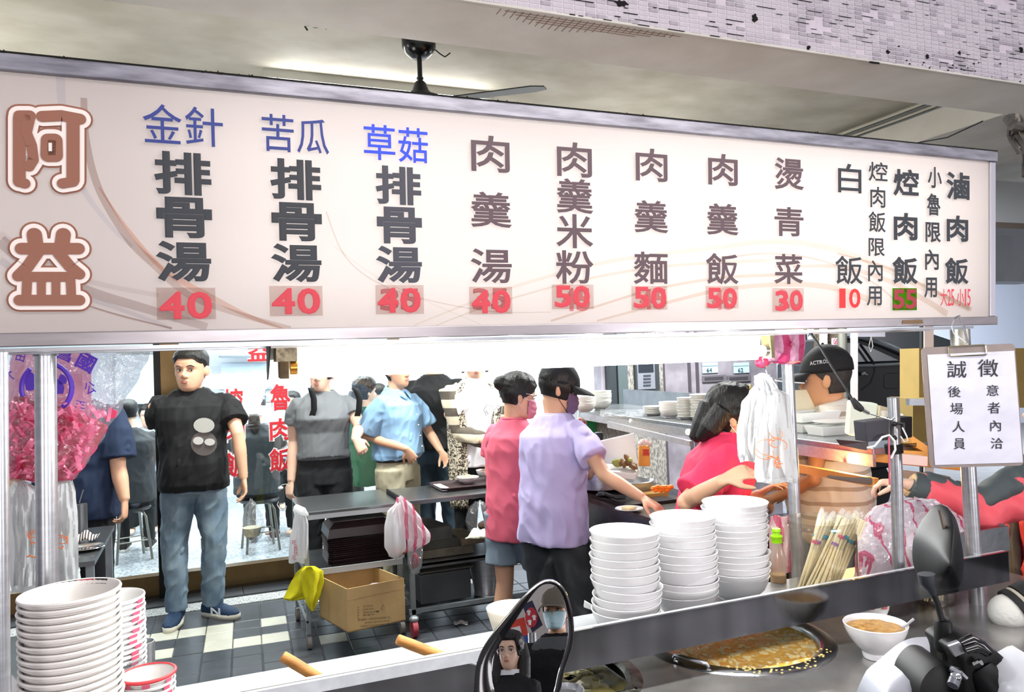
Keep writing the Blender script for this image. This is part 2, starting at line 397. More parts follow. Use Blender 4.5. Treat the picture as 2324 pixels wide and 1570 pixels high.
for k in range(9):
    pts = []; sx = random.uniform(-14, 10)
    for u in range(9):
        w = u/8; pts.append(atd(2290+sx*.6+k*5+math.sin(w*5+k)*9+w*16, 262+w*(60+k*13), 3.4+.05*math.cos(k+u)))
    MB().tube(pts, random.choice([.005, .008, .011]), 6).build('cable', [mat('cable_grey', '5d5a55', .7), mat('cable_beige', 'a69d8b', .7)][k % 2], t, True)
MB().tube([atd(2286, 268, 3.4), atd(2300, 285, 3.36), atd(2330, 290, 3.4)], [.02, .024, .02], 8).build('cable_wrap', mat('cable_grey', '5d5a55'), t, True)
# ---- ceiling fan
fp = V((1.105, 3.86, 0))
t = thing('ceiling_fan', 'black ceiling fan on a short rod above the menu sign', 'fan', (fp.x, fp.y, 3.32))
b = MB(); b.lathe([(.0, 3.2), (.035, 3.2), (.07, 3.225), (.088, 3.26), (.09, 3.32), (0, 3.32)], 24, (fp.x, fp.y, 0)); b.build('canopy', mat('fan_black', '0c0d0e', .22), t, True)
MB().tube([(fp.x, fp.y, 3.22), (fp.x, fp.y, 3.0)], .013, 10).tube([(fp.x, fp.y, 3.1), (fp.x, fp.y, 3.09)], .018, 10).build('down_rod', blackp, t, True)
b = MB(); b.lathe([(.02, 3.08), (.03, 3.07), (.045, 3.03), (.075, 3.0), (.12, 2.985), (.14, 2.94), (.13, 2.88), (.07, 2.85), (0, 2.85)], 24, (fp.x, fp.y, 0)); b.build('motor_housing', mat('fan_dark', '232425', .4), t, True)
for a in (-36, 144):
    a = math.radians(a); d = V((math.cos(a), math.sin(a), 0)); s_ = V((-d.y, d.x, .12)); z = V((fp.x, fp.y, 2.965))
    b = MB(); b.slab([z+d*.12-s_*.03, z+d*.2-s_*.055, z+d*.60-s_*.065, z+d*.66-s_*.03, z+d*.66+s_*.04, z+d*.60+s_*.065, z+d*.2+s_*.045, z+d*.12+s_*.03], (0, 0, .006))
    b.build('blade', mat('fan_blade', '191a1a', .5), t)
MB().tube([(fp.x+.07, fp.y, 3.27), (fp.x+.11, fp.y-.01, 3.235), (fp.x+.14, fp.y, 3.225), (fp.x+.17, fp.y, 3.25)], .0035, 6).build('loose_wire', blackm, t, True)
# ---- ceiling tube light
t = thing('ceiling_tube_light', 'long fluorescent tube light on the arcade ceiling behind the fan', 'light fixture', (1.05, 4.56, 3.3))
MB().box((.38, 4.53, 3.27), (1.78, 4.60, 3.32)).build('batten', mat('batten_paint', 'cfd0c8', .5), t)
tubem = mat('lit_tube', 'ffffff', .4, emit=26)
MB().tube([(.42, 4.55, 3.245), (1.74, 4.55, 3.245)], .016, 10).build('tube', tubem, t, True)
for _x in (.38, 1.745): MB().box((_x, 4.54, 3.225), (_x+.035, 4.575, 3.27)).build('tube_socket', white_p, t)
t = thing('wire_hook', 'small black wire loop left of the fan hanging from the ceiling edge', 'wire', aty(715, 52, 2.97))
MB().tube([aty(692, 50, 2.965), aty(692, 60, 2.965), aty(698, 69, 2.965)], .0035, 6).tube([aty(692, 54, 2.965), aty(715, 63, 2.965), aty(738, 62, 2.965)], .0018, 5).tube([aty(740, 54, 2.965), aty(740, 66, 2.965)], .0035, 6).build('wire', blackm, t, True)
# ---- dining room shell
dw = mat('dining_wall_paint', 'dfe6ee', .8, ns=3, na=.05)
struct(MB().box((-4, 10.6, 0), (7.2, 10.75, 3.1)).build('wall_back', dw))
struct(MB().box((-4, 6.2, 0), (-3.85, 10.6, 3.1)).build('wall_left', dw))
struct(MB().box((4.05, 6.2, 0), (4.2, 10.6, 3.1)).build('wall_right', dw))
struct(MB().box((-4, 6.1, 2.75), (4.2, 10.75, 2.9)).build('dining_ceiling', mat('ceiling_white', 'eef0f0', .8)))
struct(MB().box((-5, 6.08, 2.35), (3.4, 6.2, 3.4)).build('wall_above_glass', plaster2))
# wall with meters right of the doorway
cw = mat('stained_steel_wall', 'a8a3ad', .5, .15, ns=5, col2='87828b', na=.3, bump=.15, bs=18)
struct(MB().box((3.36, 6.16, 0), (5.35, 6.3, 3.3)).build('wall_meters', cw))
WM = [o for o in COL.objects if o.name == 'wall_meters'][0]
def ywall(px, py, Y=6.15): return aty(px, py, Y)
mosaic = mat('grey_mosaic_pillar', 'a9a69f', .6, ns=90, col2='5d5b57', na=.4, stretch=(1, 1, .35), bump=.4, bs=70)
a = ywall(1413, 760); c_ = ywall(1500, 902)
MB().box((a.x, 6.10, 0), (c_.x, 6.16, 3.0)).build('mosaic_pillar', mosaic, WM)
a = ywall(1372, 800); MB().box((a.x, 6.06, 0), (a.x+.06, 6.18, 2.6)).build('door_jamb', mat('jamb_dark', '2c3438', .5), WM)
a2 = ywall(1392, 800); MB().box((a2.x, 6.08, 0), (a2.x+.1, 6.17, 2.6)).build('door_jamb', mat('jamb_grey', '4f5b5e', .5), WM)
for px in (1503, 1562, 1580, 1830):
    a = ywall(px, 850); MB().box((a.x, 6.14, 0), (a.x+.025, 6.16, 2.9)).build('panel_seam', mat('seam_metal', '6d6871', .4, .6), WM)
# storefront: window_1 with frames, sill and panes
wn = thing('window_1', None, None, (0, 6.15, 0)); struct(wn)
MB().box((-3.8, 6.1, .0), (-.27, 6.2, .17)).build('bottom_rail', bronze, wn); MB().box((-.13, 6.1, .0), (1.5, 6.2, .17)).build('bottom_rail', bronze, wn)
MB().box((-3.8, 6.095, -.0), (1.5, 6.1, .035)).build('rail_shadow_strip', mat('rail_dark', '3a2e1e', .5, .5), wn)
MB().box((-.26, 6.07, 0), (-.135, 6.21, 2.4)).build('mullion', bronze, wn)
MB().box((-.305, 6.08, 0), (-.262, 6.2, 2.4)).build('mullion', mat('mullion_dark', '15130f', .4, .5), wn)
MB().box((1.42, 6.1, 0), (1.5, 6.2, 2.4)).build('mullion', bronze, wn)
gl = film('clear_glass', 'f2f6f6', .07, .02)
MB().box((-3.8, 6.145, .17), (-.305, 6.15, 2.35)).build('glass_pane', gl, wn)
MB().box((-.13, 6.145, .17), (1.42, 6.15, 2.35)).build('glass_pane', gl, wn)
# red lettering stuck on the glass
redl = mat('red_vinyl', 'c4202c', .5); whl = mat('white_vinyl_edge', 'f2ecec', .5)
def glass_char(ch, x0, y0, x1, y1):
    o = ywall(x0, y1, 6.14); ux = ywall(x1, y1, 6.14)-o; uz = V((0, 0, (ywall(x0, y0, 6.14)-o).z)); ux.z = 0
    b = MB(); put_glyph(b, ch, o-ux*.04-uz*.04, ux*1.08, uz*1.08, thick=.075, th=.0006); b.build('lettering_outline', whl, wn)
    b = MB(); put_glyph(b, ch, o, ux, uz, lift=(0, -.006, 0), bold=.02, th=.0004); b.build('lettering', redl, wn)
glass_char('魯', 614, 872, 660, 932); glass_char('肉', 613, 950, 660, 1000); glass_char('飯', 612, 1018, 660, 1072)
glass_char('焢', 508, 882, 552, 935); glass_char('肉', 508, 950, 556, 1004); glass_char('飯', 507, 1028, 562, 1085)
glass_char('益', 562, 778, 622, 820)
# menu board lettering column red, beyond the blue shirt: green and red poster
# ================= MENU SIGN (tilted three degrees towards the street) =================
TL = math.radians(3.0)
SO = V((0, 1.5, 1.655)); SU = V((0, -math.sin(TL), math.cos(TL))); SN = V((0, -math.cos(TL), -math.sin(TL))); SX = V((1, 0, 0))
def sp(px, py, off=0):
    """point of the sign's face plane (moved off metres towards the street) under a photo pixel"""
    r = ray(px, py); p0 = SO+SN*off; t = (p0-C0).dot(SN)/r.dot(SN); return C0+r*t
def sl(x, z, off=0): return SO+SX*x+SU*z+SN*off
sign = thing('menu_sign', 'long backlit pale menu sign with prices in a steel frame above the food stall', 'sign', tuple(SO))
frm = mat('weathered_steel_frame', '9b9aa3', .38, .5, ns=9, col2='6b6972', na=.3, stretch=(1, 6, 6))
XL, XR = -1.15, 2.075
def lz(px, py, off=0): return (sp(px, py, off)-SO).dot(SU)
ZT = (lz(300, 148, .012)+lz(1800, 297, .012))/2; ZI = (lz(300, 183, .012)+lz(1800, 325, .012))/2; ZB = (lz(300, 753)+lz(1800, 724))/2; SO0 = (lz(300, 783, .012)+lz(1800, 746, .012))/2
def sbox(x0, x1, z0, z1, y0, y1, name, m, par=sign, **k):
    """y0..y1 measured backwards from the face"""
    b = MB(); v = [sl(x, z, -y) for z in (z0, z1) for (x, y) in ((x0, y0), (x1, y0), (x1, y1), (x0, y1))]
    b.add(v, [(3, 2, 1, 0), (4, 5, 6, 7), (0, 1, 5, 4), (1, 2, 6, 5), (2, 3, 7, 6), (3, 0, 4, 7)]); return b.build(name, m, par, **k)
sbox(XL, XR, ZI, ZT, -.012, .2, 'top_rail', frm, bevel=.002)
sbox(XL, XR, SO0, ZB, -.012, .2, 'bottom_rail', mat('bright_steel_frame', '9d9799', .3, .6, ns=9, na=.2, stretch=(1, 6, 6)), bevel=.002)
sbox(2.052, XR, ZB, ZI, -.006, .2, 'end_rail', mat('light_frame', 'cfcdd4', .3, .8), bevel=.002)
sbox(XL, XR, ZB, ZI, .19, .2, 'back_panel', white_p)
sbox(XL, XL+.02, ZB, ZI, -.006, .19, 'end_rail', frm)
# translucent face
fm = bpy.data.materials.new('backlit_face'); fm.use_nodes = True; nt = fm.node_tree; nt.nodes.remove(nt.nodes['Principled BSDF'])
d_ = nt.nodes.new('ShaderNodeBsdfDiffuse'); d_.inputs[0].default_value = lin('c4b8b5'); t_ = nt.nodes.new('ShaderNodeBsdfTranslucent'); t_.inputs[0].default_value = lin('fff8f4')
m_ = nt.nodes.new('ShaderNodeMixShader'); m_.inputs[0].default_value = .5; nt.links.new(d_.outputs[0], m_.inputs[1]); nt.links.new(t_.outputs[0], m_.inputs[2]); nt.links.new(m_.outputs[0], nt.nodes['Material Output'].inputs[0])
b = MB(); b.add([sl(XL, ZB-.003), sl(2.054, ZB-.003), sl(2.054, ZI+.003), sl(XL, ZI+.003)], [(0, 1, 2, 3)]); b.build('lit_panel', fm, sign)
# tubes inside the box
def inner(x, z, w, p, y=.165):
    o = area('sign_tube_light', tuple(sl(x, z, -y)), (math.radians(90)-TL, 0, 0), w, .05, p, (1, .985, .97)); o.rotation_euler = (-math.radians(90)+TL+math.radians(180), 0, 0); return o
for z in (.13, .36):
    inner(1.30, z, 1.15, 2.7); inner(.35, z, .7, .85); inner(-.6, z, 1.0, .35); inner(1.95, z, .2, .2)
# ribbons of the printed swirl: tinted see-through strips
def ribbon(pts, w, tint, k, n=30):
    tm = film('swirl_'+tint, '%02x%02x%02x' % tuple(int(255-(255-int(tint[i:i+2], 16))*.55) for i in (0, 2, 4)), .0, .5)
    P_ = [sp(x, y, .0006+k*.00025) for x, y in pts]; L = len(P_)-1; b = MB()
    def cr_(t):
        i = min(int(t*L), L-1); u = t*L-i; a = P_[max(i-1, 0)]; b_ = P_[i]; c = P_[i+1]; d = P_[min(i+2, L)]
        return .5*((2*b_)+(c-a)*u+(2*a-5*b_+4*c-d)*u*u+(3*b_-a-3*c+d)*u**3)
    row = []
    for q in range(n+1):
        t = q/n; p = cr_(t); tg = (cr_(min(t+.02, 1))-cr_(max(t-.02, 0))).normalized(); nn = tg.cross(SN).normalized(); ww = w[0]+(w[1]-w[0])*t
        row += [p-nn*ww, p+nn*ww]
    b.add(row, [(2*i, 2*i+1, 2*i+3, 2*i+2) for i in range(n)]); b.build('printed_swirl', tm, sign)
rb = [([(190, 222), (196, 320), (225, 430), (290, 540), (350, 600)], (.005, .007), 'cdbdb8'), ([(350, 600), (430, 670), (540, 712), (660, 745)], (.007, .004), 'd6c6c0'),
      ([(225, 425), (290, 520), (370, 610), (470, 670)], (.001, .006), 'f3c3b0'), ([(470, 670), (560, 715), (640, 745)], (.006, .002), 'e8c8bb'),
      ([(137, 170), (143, 250), (175, 400), (240, 500), (300, 560)], (.007, .003), 'eceef6'), ([(0, 545), (70, 600), (200, 660), (330, 700), (470, 742)], (.010, .007), 'd3c8c8'),
      ([(0, 590), (100, 650), (240, 690), (390, 745)], (.006, .003), 'e4e4ec'), ([(0, 530), (90, 590), (210, 640), (360, 670)], (.005, .004), 'eee9ea'), ([(190, 690), (270, 715), (390, 745)], (.0015, .0015), 'b79d98'),
      ([(740, 480), (790, 590), (900, 660), (1100, 705), (1250, 708)], (.0015, .001), 'd8cfc8'), ([(760, 560), (850, 625), (960, 680), (1090, 735)], (.001, .001), 'ece8e4'),
      ([(940, 738), (1060, 690), (1200, 640), (1400, 590), (1640, 560)], (.0015, .005), 'eae4da'), ([(990, 738), (1120, 690), (1300, 640), (1500, 605), (1750, 590)], (.001, .004), 'ded6ca'),
      ([(1250, 728), (1370, 690), (1490, 655), (1640, 630), (1800, 622)], (.002, .004), 'd2c0b2'), ([(1355, 728), (1500, 690), (1650, 655), (1800, 645), (1900, 655), (2000, 690)], (.002, .009), 'dccbbd'),
      ([(1640, 560), (1750, 548), (1870, 560), (1990, 600), (2100, 655), (2200, 700)], (.005, .010), 'e6dcd2'), ([(1800, 605), (1900, 605), (2000, 630), (2090, 675), (2150, 712)], (.003, .009), 'd9c8bb'),
      ([(1620, 590), (1740, 575), (1860, 590), (1980, 640), (2050, 700)], (.002, .002), 'cdb9aa'), ([(1900, 575), (2020, 610), (2120, 660), (2205, 702)], (.002, .006), 'cfbbad')]
for i, (a, w, c) in enumerate(rb): ribbon(a, w, c, i)
# lettering
L_black = mat('print_black', '2c3036', .5); L_plum = mat('print_plum', '5b474d', .5); L_navy = mat('print_navy', '2b3a86', .5); L_blue = mat('print_blue', '2347e0', .5)
L_red = mat('print_red', 'd23c49', .5); L_red2 = mat('print_bright_red', 'ee2a2a', .5); L_brown = mat('logo_brown', '925f4b', .55); L_cream = mat('logo_cream', 'f1e4dc', .5)
def sch(mb, ch, x0, y0, x1, y1, bold=.0, thick=0., off=.008, th=.0003):
    cx, cy = (x0+x1)/2, (y0+y1)/2
    a = sp(x0, cy, 0); c = sp(x1, cy, 0); t = sp(cx, y0, 0); d = sp(cx, y1, 0)
    W_ = SX*((c-a).x); H_ = SU*((t-d).length); ctr = sp(cx, cy, 0)
    put_glyph(mb, ch, ctr-W_/2-H_/2+SN*off, W_, H_, bold=bold, thick=thick, th=th)
def col(name, items, m, bold, label=None):
    for it in items: b = MB(); sch(b, *it, bold=bold, off=.0075); b.build(name, m, sign)
def stick(x0, y0, x1, y1, tint='cdbdb8', green=False):
    cx, cy = (x0+x1)/2, (y0+y1)/2; a = sp(x0, cy).x; c = sp(x1, cy).x
    z0 = (sp(cx, y1)-SO).dot(SU); z1 = (sp(cx, y0)-SO).dot(SU)
    b = MB(); b.slab([sl(a, z0, .0062), sl(c, z0, .0062), sl(c, z1, .0062), sl(a, z1, .0062)], SN*.0003)
    b.build('price_sticker', film('sticker_'+tint, tint if green else 'f0e8e6', 0, .5, diff=.12, dcol=('7aa43c' if green else 'd0c4c0')), sign)
B1 = .03
col('menu_lettering', [('金', 325, 239, 413, 327), ('針', 421, 246, 506, 334)], L_navy, .004)
col('menu_lettering', [('排', 351, 347, 480, 444), ('骨', 356, 449, 482, 541), ('湯', 355, 548, 480, 640)], L_black, B1)
col('menu_lettering', [('苦', 594, 262, 666, 346), ('瓜', 673, 272, 745, 351)], L_navy, .004)
col('menu_lettering', [('排', 613, 363, 728, 455), ('骨', 616, 461, 730, 548), ('湯', 615, 554, 729, 641)], L_black, B1)
col('menu_lettering', [('草', 824, 285, 895, 365), ('菇', 902, 292, 969, 371)], L_blue, .006)
col('menu_lettering', [('排', 851, 379, 954, 466), ('骨', 854, 471, 956, 554), ('湯', 852, 559, 956, 643)], mat('print_grey', '40404a', .5), B1)
col('menu_lettering', [('肉', 1067, 310, 1154, 392), ('羹', 1066, 437, 1159, 517), ('湯', 1066, 565, 1159, 643)], L_plum, .016)
col('menu_lettering', [('肉', 1261, 325, 1340, 403), ('羹', 1260, 407, 1343, 485), ('米', 1259, 487, 1343, 564), ('粉', 1258, 569, 1344, 645)], L_plum, .016)
col('menu_lettering', [('肉', 1439, 339, 1511, 413), ('羹', 1436, 456, 1513, 529), ('麵', 1434, 572, 1512, 645)], L_plum, .016)
col('menu_lettering', [('肉', 1603, 351, 1670, 422), ('羹', 1600, 463, 1672, 534), ('飯', 1598, 575, 1672, 646)], L_plum, .018)
col('menu_lettering', [('燙', 1753, 360, 1820, 432), ('青', 1753, 471, 1819, 537), ('菜', 1752, 577, 1818, 645)], L_plum, .018)
col('menu_lettering', [('白', 1897, 373, 1950, 439), ('飯', 1891, 581, 1953, 646)], L_black, .012)
col('menu_lettering', [('焢', 2022, 385, 2080, 447), ('肉', 2023, 484, 2077, 546), ('飯', 2020, 583, 2078, 646)], L_black, .03)
col('menu_lettering', [('滷', 2142, 392, 2195, 454), ('肉', 2143, 490, 2192, 549), ('飯', 2139, 585, 2193, 646)], L_black, .03)
col('note_lettering', [('焢', 1966, 369, 2009, 413), ('肉', 1970, 425, 2004, 472), ('飯', 1966, 481, 2005, 528), ('限', 1966, 541, 2003, 582), ('內', 1965, 591, 1998, 639), ('用', 1962, 650, 1996, 694)], L_black, .014)
col('note_lettering', [('小', 2100, 380, 2132, 428), ('魯', 2098, 440, 2129, 490), ('限', 2095, 505, 2130, 551), ('內', 2094, 566, 2125, 613), ('用', 2092, 630, 2121, 676)], L_black, .022)
for r in [(356, 653, 489, 725), (611, 649, 731, 717), (851, 647, 960, 713), (1063, 651, 1160, 713), (1250, 646, 1344, 701), (1430, 649, 1511, 703), (1598, 649, 1672, 700), (1749, 654, 1820, 707)]: stick(*r)
stick(2021, 654, 2076, 704, '86b54a', True)
gh = film('ghost_pink_digits', 'f0c8cc', 0, .5)
def num(s, x0, y0, x1, y1, m, bold=.03, name='price_lettering', off=.0085):
    b = MB(); w = (x1-x0)/(len(s)+.08*(len(s)-1))
    for i, ch in enumerate(s):
        b = MB(); q = .22 if ch == '1' else 0; sch(b, ch, x0+i*w*1.08+w*q, y0, x0+i*w*1.08+w*(1-q), y1, bold=bold, off=off); b.build(name, m, sign)
for s, r in [('35', (861, 655, 950, 705)), ('35', (1070, 654, 1150, 703)), ('45', (1272, 654, 1336, 706)), ('45', (1448, 656, 1509, 702)), ('45', (1612, 658, 1664, 703)), ('20', (1760, 657, 1816, 700))]: num(s, *r, gh, .03, 'old_price_lettering', .0068)
for s, r in [('40', (362, 662, 482, 724)), ('40', (616, 654, 726, 713)), ('40', (855, 653, 953, 710)), ('40', (1067, 658, 1156, 711)), ('50', (1255, 648, 1335, 698)), ('50', (1434, 651, 1508, 700)), ('50', (1600, 653, 1668, 700)), ('30', (1754, 660, 1817, 706))]: num(s, *r, L_red)
num('10', 1893, 655, 1947, 699, L_red2, .02)
num('55', 2021, 657, 2075, 701, mat('maroon_digits', 'a02a3a', .5), .03)
for ch, a, c in (('大', 2129, 2144), ('2', 2145, 2152), ('5', 2153, 2160), ('小', 2166, 2182), ('1', 2184, 2187), ('5', 2190, 2197)): b = MB(); sch(b, ch, a, 656, c, 694, bold=.004, off=.0075); b.build('price_lettering', L_red, sign)
# the two rounded logo characters on the left: strokes with round ends, three layers deep
def logo(strokes, cx, cy):
    for grow, m, nm, off in ((16, L_brown, 'logo_outline', .004), (11, L_cream, 'logo_inline', .0062), (0, L_brown, 'logo_lettering', .0084)):
        b = MB(); k = 0
        for pts, r in strokes:
            r2 = r+grow; rm = (sp(cx+r2, cy)-sp(cx, cy)).length; P_ = [sp(x, y, off+k*.00015) for x, y in pts]; k += 1
            for p in P_: b.add([p+(SX*math.cos(2*PI*q/20)+SU*math.sin(2*PI*q/20))*rm-SN*.00003*P_.index(p) for q in range(20)], [tuple(range(20))])
            for p, q_ in zip(P_, P_[1:]):
                d = (q_-p).normalized().cross(SN)*rm; e = SN*.00007; b.add([p-d+e, p+d+e, q_+d+e, q_-d+e], [(0, 1, 2, 3)])
        b.build(nm, m, sign)
logo([([(44, 268), (44, 412)], 14), ([(48, 413), (56, 416)], 13), ([(44, 262), (68, 262), (60, 296)], 13), ([(60, 300), (72, 330), (76, 362), (66, 378)], 12), ([(96, 264), (140, 262), (182, 270)], 14),
      ([(166, 280), (166, 408)], 15), ([(166, 412), (142, 416)], 13), ([(110, 318), (125, 318), (126, 352), (109, 352), (110, 318)], 17)], 105, 340)
b = MB(); b.add([sp(x, y, .0105) for x, y in ((110, 324), (118, 324), (118, 343), (110, 343))], [(0, 1, 2, 3)]); b.build('logo_inline', L_cream, sign)
logo([([(78, 532), (82, 560)], 17), ([(144, 532), (140, 560)], 17), ([(49, 564), (178, 564)], 15), ([(84, 575), (62, 606), (42, 626)], 14), ([(134, 575), (160, 606), (180, 622)], 14), ([(66, 628), (160, 628)], 13),
      ([(62, 630), (60, 672)], 11), ([(94, 630), (94, 672)], 10), ([(127, 630), (127, 672)], 10), ([(160, 630), (162, 672)], 11), ([(45, 681), (180, 681)], 14)], 110, 605)
# fluff of black dust on the top edge
b = MB(); random.seed(3)
for k in range(2200):
    x = random.uniform(-.5, 2.07); h = abs(random.gauss(0, .0014))*(1.8 if noise.noise(V((x*6, 0, 0))) > .1 else .6)+.002; w = random.uniform(.002, .007)
    p = sl(x, ZT-.001, .012-random.uniform(0, .02)); b.add([p-SX*w, p+SX*w, p+SX*random.uniform(-.006, .006)+SU*h], [(0, 1, 2)])
b2 = MB(); 
tag(b.build('dust_fringe', mat('black_dust', '15140f', 1), sign), kind='stuff')
sbox(XL, XR, ZT, ZT+.003, -.011, .19, 'dust_layer', mat('black_dust', '15140f', 1))
# tape remains on the bottom rail
a = sp(2047, 735, .0126); b = MB(); b.slab([a, a+SX*.078, a+SX*.074+SU*.010, a+SX*.002+SU*.010], SN*.0004); b.build('tape_residue', mat('brown_tape', '7a6247', .7), sign)
# ================= STALL CART: posts, front board, shelf, counter =================
cart = thing('stall_cart', 'stainless steel street food stall cart with front board, shelf, counter and posts', 'food stall', (1.0, 1.7, 0))
def post(px, py, Y, z0, z1, r, m=steel, name='post'):
    p = aty(px, py, Y); return MB().tube([(p.x, p.y, z0), (p.x, p.y, z1)], r, 20).build(name, m, cart, True)
def post2(pa, pb, Y, r, name='post', m=steel, ext=0):
    a, b_ = aty(*pa, Y), aty(*pb, Y); d = (b_-a).normalized(); a = a+d*max(0, (a.z-1.646)/-d.z)
    return MB().tube([a, b_+d*ext], r, 20).build(name, m, cart, True)
post2((103, 760), (107, 1330), 1.76, .0195, ext=.7)
post2((1783, 745), (1812, 1330), 1.93, .0185, ext=.35)
post2((-2, 770), (4, 1600), 1.46, .0125, ext=.5)
post2((2177, 735), (2224, 1480), 1.53, .0195, ext=.5)
post2((2178, 738), (2181, 800), 1.53, .025, 'post_collar', mat('rusty_collar', 'a9a79c', .4, .7, ns=30, na=.5))
a = aty(103, 790, 1.76); MB().tube([V((a.x, a.y, 1.646)), a-V((0, 0, .012))], .0225, 20).build('post_collar', steel_d, cart, True)
a = aty(1784, 765, 1.93); MB().tube([a+V((0, 0, .012)), a-V((0, 0, .016))], .0205, 20).build('post_collar', blackm, cart, True)
# front board (shelf lip), shelf with its trough, counter
lip = mat('mirror_steel_board', '77787c', .14, 1, ns=5, na=.35, stretch=(3, 1, .4), bump=.02, bs=8)
MB().box((-.35, 1.497, .937), (2.083, 1.505, 1.020)).build('front_board', lip, cart)
MB().box((-.35, 1.489, .998), (.60, 1.497, 1.021)).build('board_rim', mat('worn_bright_steel', 'd6dbdf', .35, .4, ns=50, na=.12), cart)
MB().box((-.35, 1.505, 1.012), (2.083, 1.515, 1.020)).build('board_rim', mat('worn_bright_steel', 'c9ced2', .35, .6, ns=50, na=.12), cart)
shm = mat('grey_steel_shelf', 'a4a8aa', .33, .35, ns=14, na=.15, bump=.04, bs=80)
MB().box((-.35, 1.505, .937), (2.0, 1.79, .944)).build('shelf', shm, cart)

ctm = mat('counter_steel', 'c4c2c0', .26, .8, ns=7, na=.3, col2='9a9794', bump=.03, bs=30)
def holed(b, x0, x1, y0, y1, cx, cy, R, z0, z1, n=48):
    def edge(t):
        c, q = math.cos(t), math.sin(t); k = min((x1-cx)/c if c > 1e-9 else ((x0-cx)/c if c < -1e-9 else 9), (y1-cy)/q if q > 1e-9 else ((y0-cy)/q if q < -1e-9 else 9)); return (cx+c*k, cy+q*k)
    ts = sorted([2*PI*k/n for k in range(n)]+[math.atan2(y-cy, x-cx) % (2*PI) for x in (x0, x1) for y in (y0, y1)]); m = len(ts); vs = []
    for z in (z1, z0): vs += [(*edge(t), z) for t in ts]+[(cx+R*math.cos(t), cy+R*math.sin(t), z) for t in ts]
    for k in range(m):
        j = (k+1) % m; b.add([vs[k], vs[j], vs[m+j], vs[m+k]], [(0, 1, 2, 3)]); b.add([vs[m+k], vs[m+j], vs[3*m+j], vs[3*m+k]], [(0, 1, 2, 3)])
b = MB(); b.box((-.4, 1.13, .868), (2.35, 1.37, .88)).box((-.4, 1.87, .868), (2.35, 1.95, .88)).box((-.4, 1.37, .868), (.46, 1.87, .88)).box((1.49, 1.37, .868), (2.35, 1.87, .88))
holed(b, .46, .965, 1.37, 1.87, .70, 1.62, .224, .868, .88); holed(b, .965, 1.49, 1.37, 1.87, 1.24, 1.62, .234, .868, .88); b.build('counter_top', ctm, cart)
MB().box((-.4, 1.15, .1), (2.3, 1.16, .868)).build('counter_front', steel_d, cart)
for x in (-.35, .9, 2.1): MB().box((x, 1.22, .0), (x+.04, 1.26, .8)).build('cart_leg', steel_d, cart)
# raised tray behind the right end of the board
MB().box((2.0, 1.62, .975), (2.262, 1.628, 1.048)).build('tray_front', steel_d, cart)
MB().box((2.254, 1.628, .975), (2.262, 1.95, 1.052)).build('tray_end', mat('tray_grey', '87898a', .35, .6), cart)
MB().box((2.0, 1.628, .97), (2.254, 1.95, .978)).build('tray_floor', mat('tray_pale', 'cfe0e0', .35, .4), cart)
# ================= LAMP under the sign =================
lamp = thing('tube_lamp', 'glowing fluorescent tube lamp with open white hood under the menu sign', 'light fixture', (.8, 1.62, 1.655))
LY = 1.615
hx0, hx1 = aty(612, 800, LY).x, aty(1748, 780, LY).x
hood = mat('white_enamel', 'fbf8ee', .5, ns=14, na=.04)
prof = [(-.055, 1.585), (.004, 1.652), (.03, 1.652), (.075, 1.575)]
def zc(y, z): return (LY+y, z)
b = MB(); vs = []
for x in (hx0, hx1):
    for y, z in prof: vs.append((x, LY+y+.012, z))
    for y, z in prof[::-1]: vs.append((x, LY+y*.93+.012, z-.0035))
n_ = 8
b.add(vs, [(i, (i+1) % n_, n_+(i+1) % n_, n_+i) for i in range(n_)]+[tuple(range(n_)), tuple(range(2*n_-1, n_-1, -1))])
# hood opens towards the street: only its top and rear slope
b = MB(); vs = []
pr = [(-.03, 1.650), (.02, 1.650), (.042, 1.640), (.052, 1.584), (.049, 1.583), (.037, 1.636), (.018, 1.645), (-.03, 1.645)]
for x in (hx0, hx1): vs += [(x, LY+y, z) for y, z in pr]
b.add(vs, [(i, (i+1) % 8, 8+(i+1) % 8, 8+i) for i in range(8)]+[tuple(range(7, -1, -1)), tuple(range(8, 16))]); b.build('hood', hood, lamp)
b = MB(); b.slab([(hx0, LY-.035, 1.650), (hx0, LY+.045, 1.650), (hx0, LY+.052, 1.582), (hx0, LY+.03, 1.590)], (-.003, 0, 0)); b.build('end_plate', mat('lamp_end_dark', '3a3833', .6, .3), lamp)
MB().box((hx0+.01, LY-.03, 1.618), (hx0+.05, LY+.035, 1.645)).build('lamp_channel', mat('rusty_enamel', 'cfc09c', .6, ns=60, col2='54432e'), lamp)
ta, tb = aty(672, 836, LY-.005), aty(1733, 794, LY-.005)
tz = (ta.z+tb.z)/2
MB().tube([(ta.x, ta.y, tz), (tb.x, tb.y, tz)], .0135, 20).build('tube', mat('lit_tube_front', 'ffffff', .4, emit=14), lamp, True)
MB().tube([(ta.x-.012, ta.y, tz), (ta.x+.002, ta.y, tz)], .0142, 20).build('tube_cap', mat('brass_cap', 'c68a3a', .3, .8), lamp, True)
MB().tube([(tb.x-.002, tb.y, tz), (tb.x+.012, tb.y, tz)], .0142, 20).build('tube_cap', mat('steel_cap', 'b7b3a6', .3, .8), lamp, True)
b = MB(); b.slab([(ta.x-.034, ta.y-.012, 1.645), (ta.x-.034, ta.y+.02, 1.645), (ta.x-.034, ta.y+.016, tz-.02), (ta.x-.034, ta.y-.016, tz-.022)], (.02, 0, 0)); b.build('socket', mat('burnt_socket', '6e5a3e', .8, ns=25, col2='18130e'), lamp, bevel=.002)
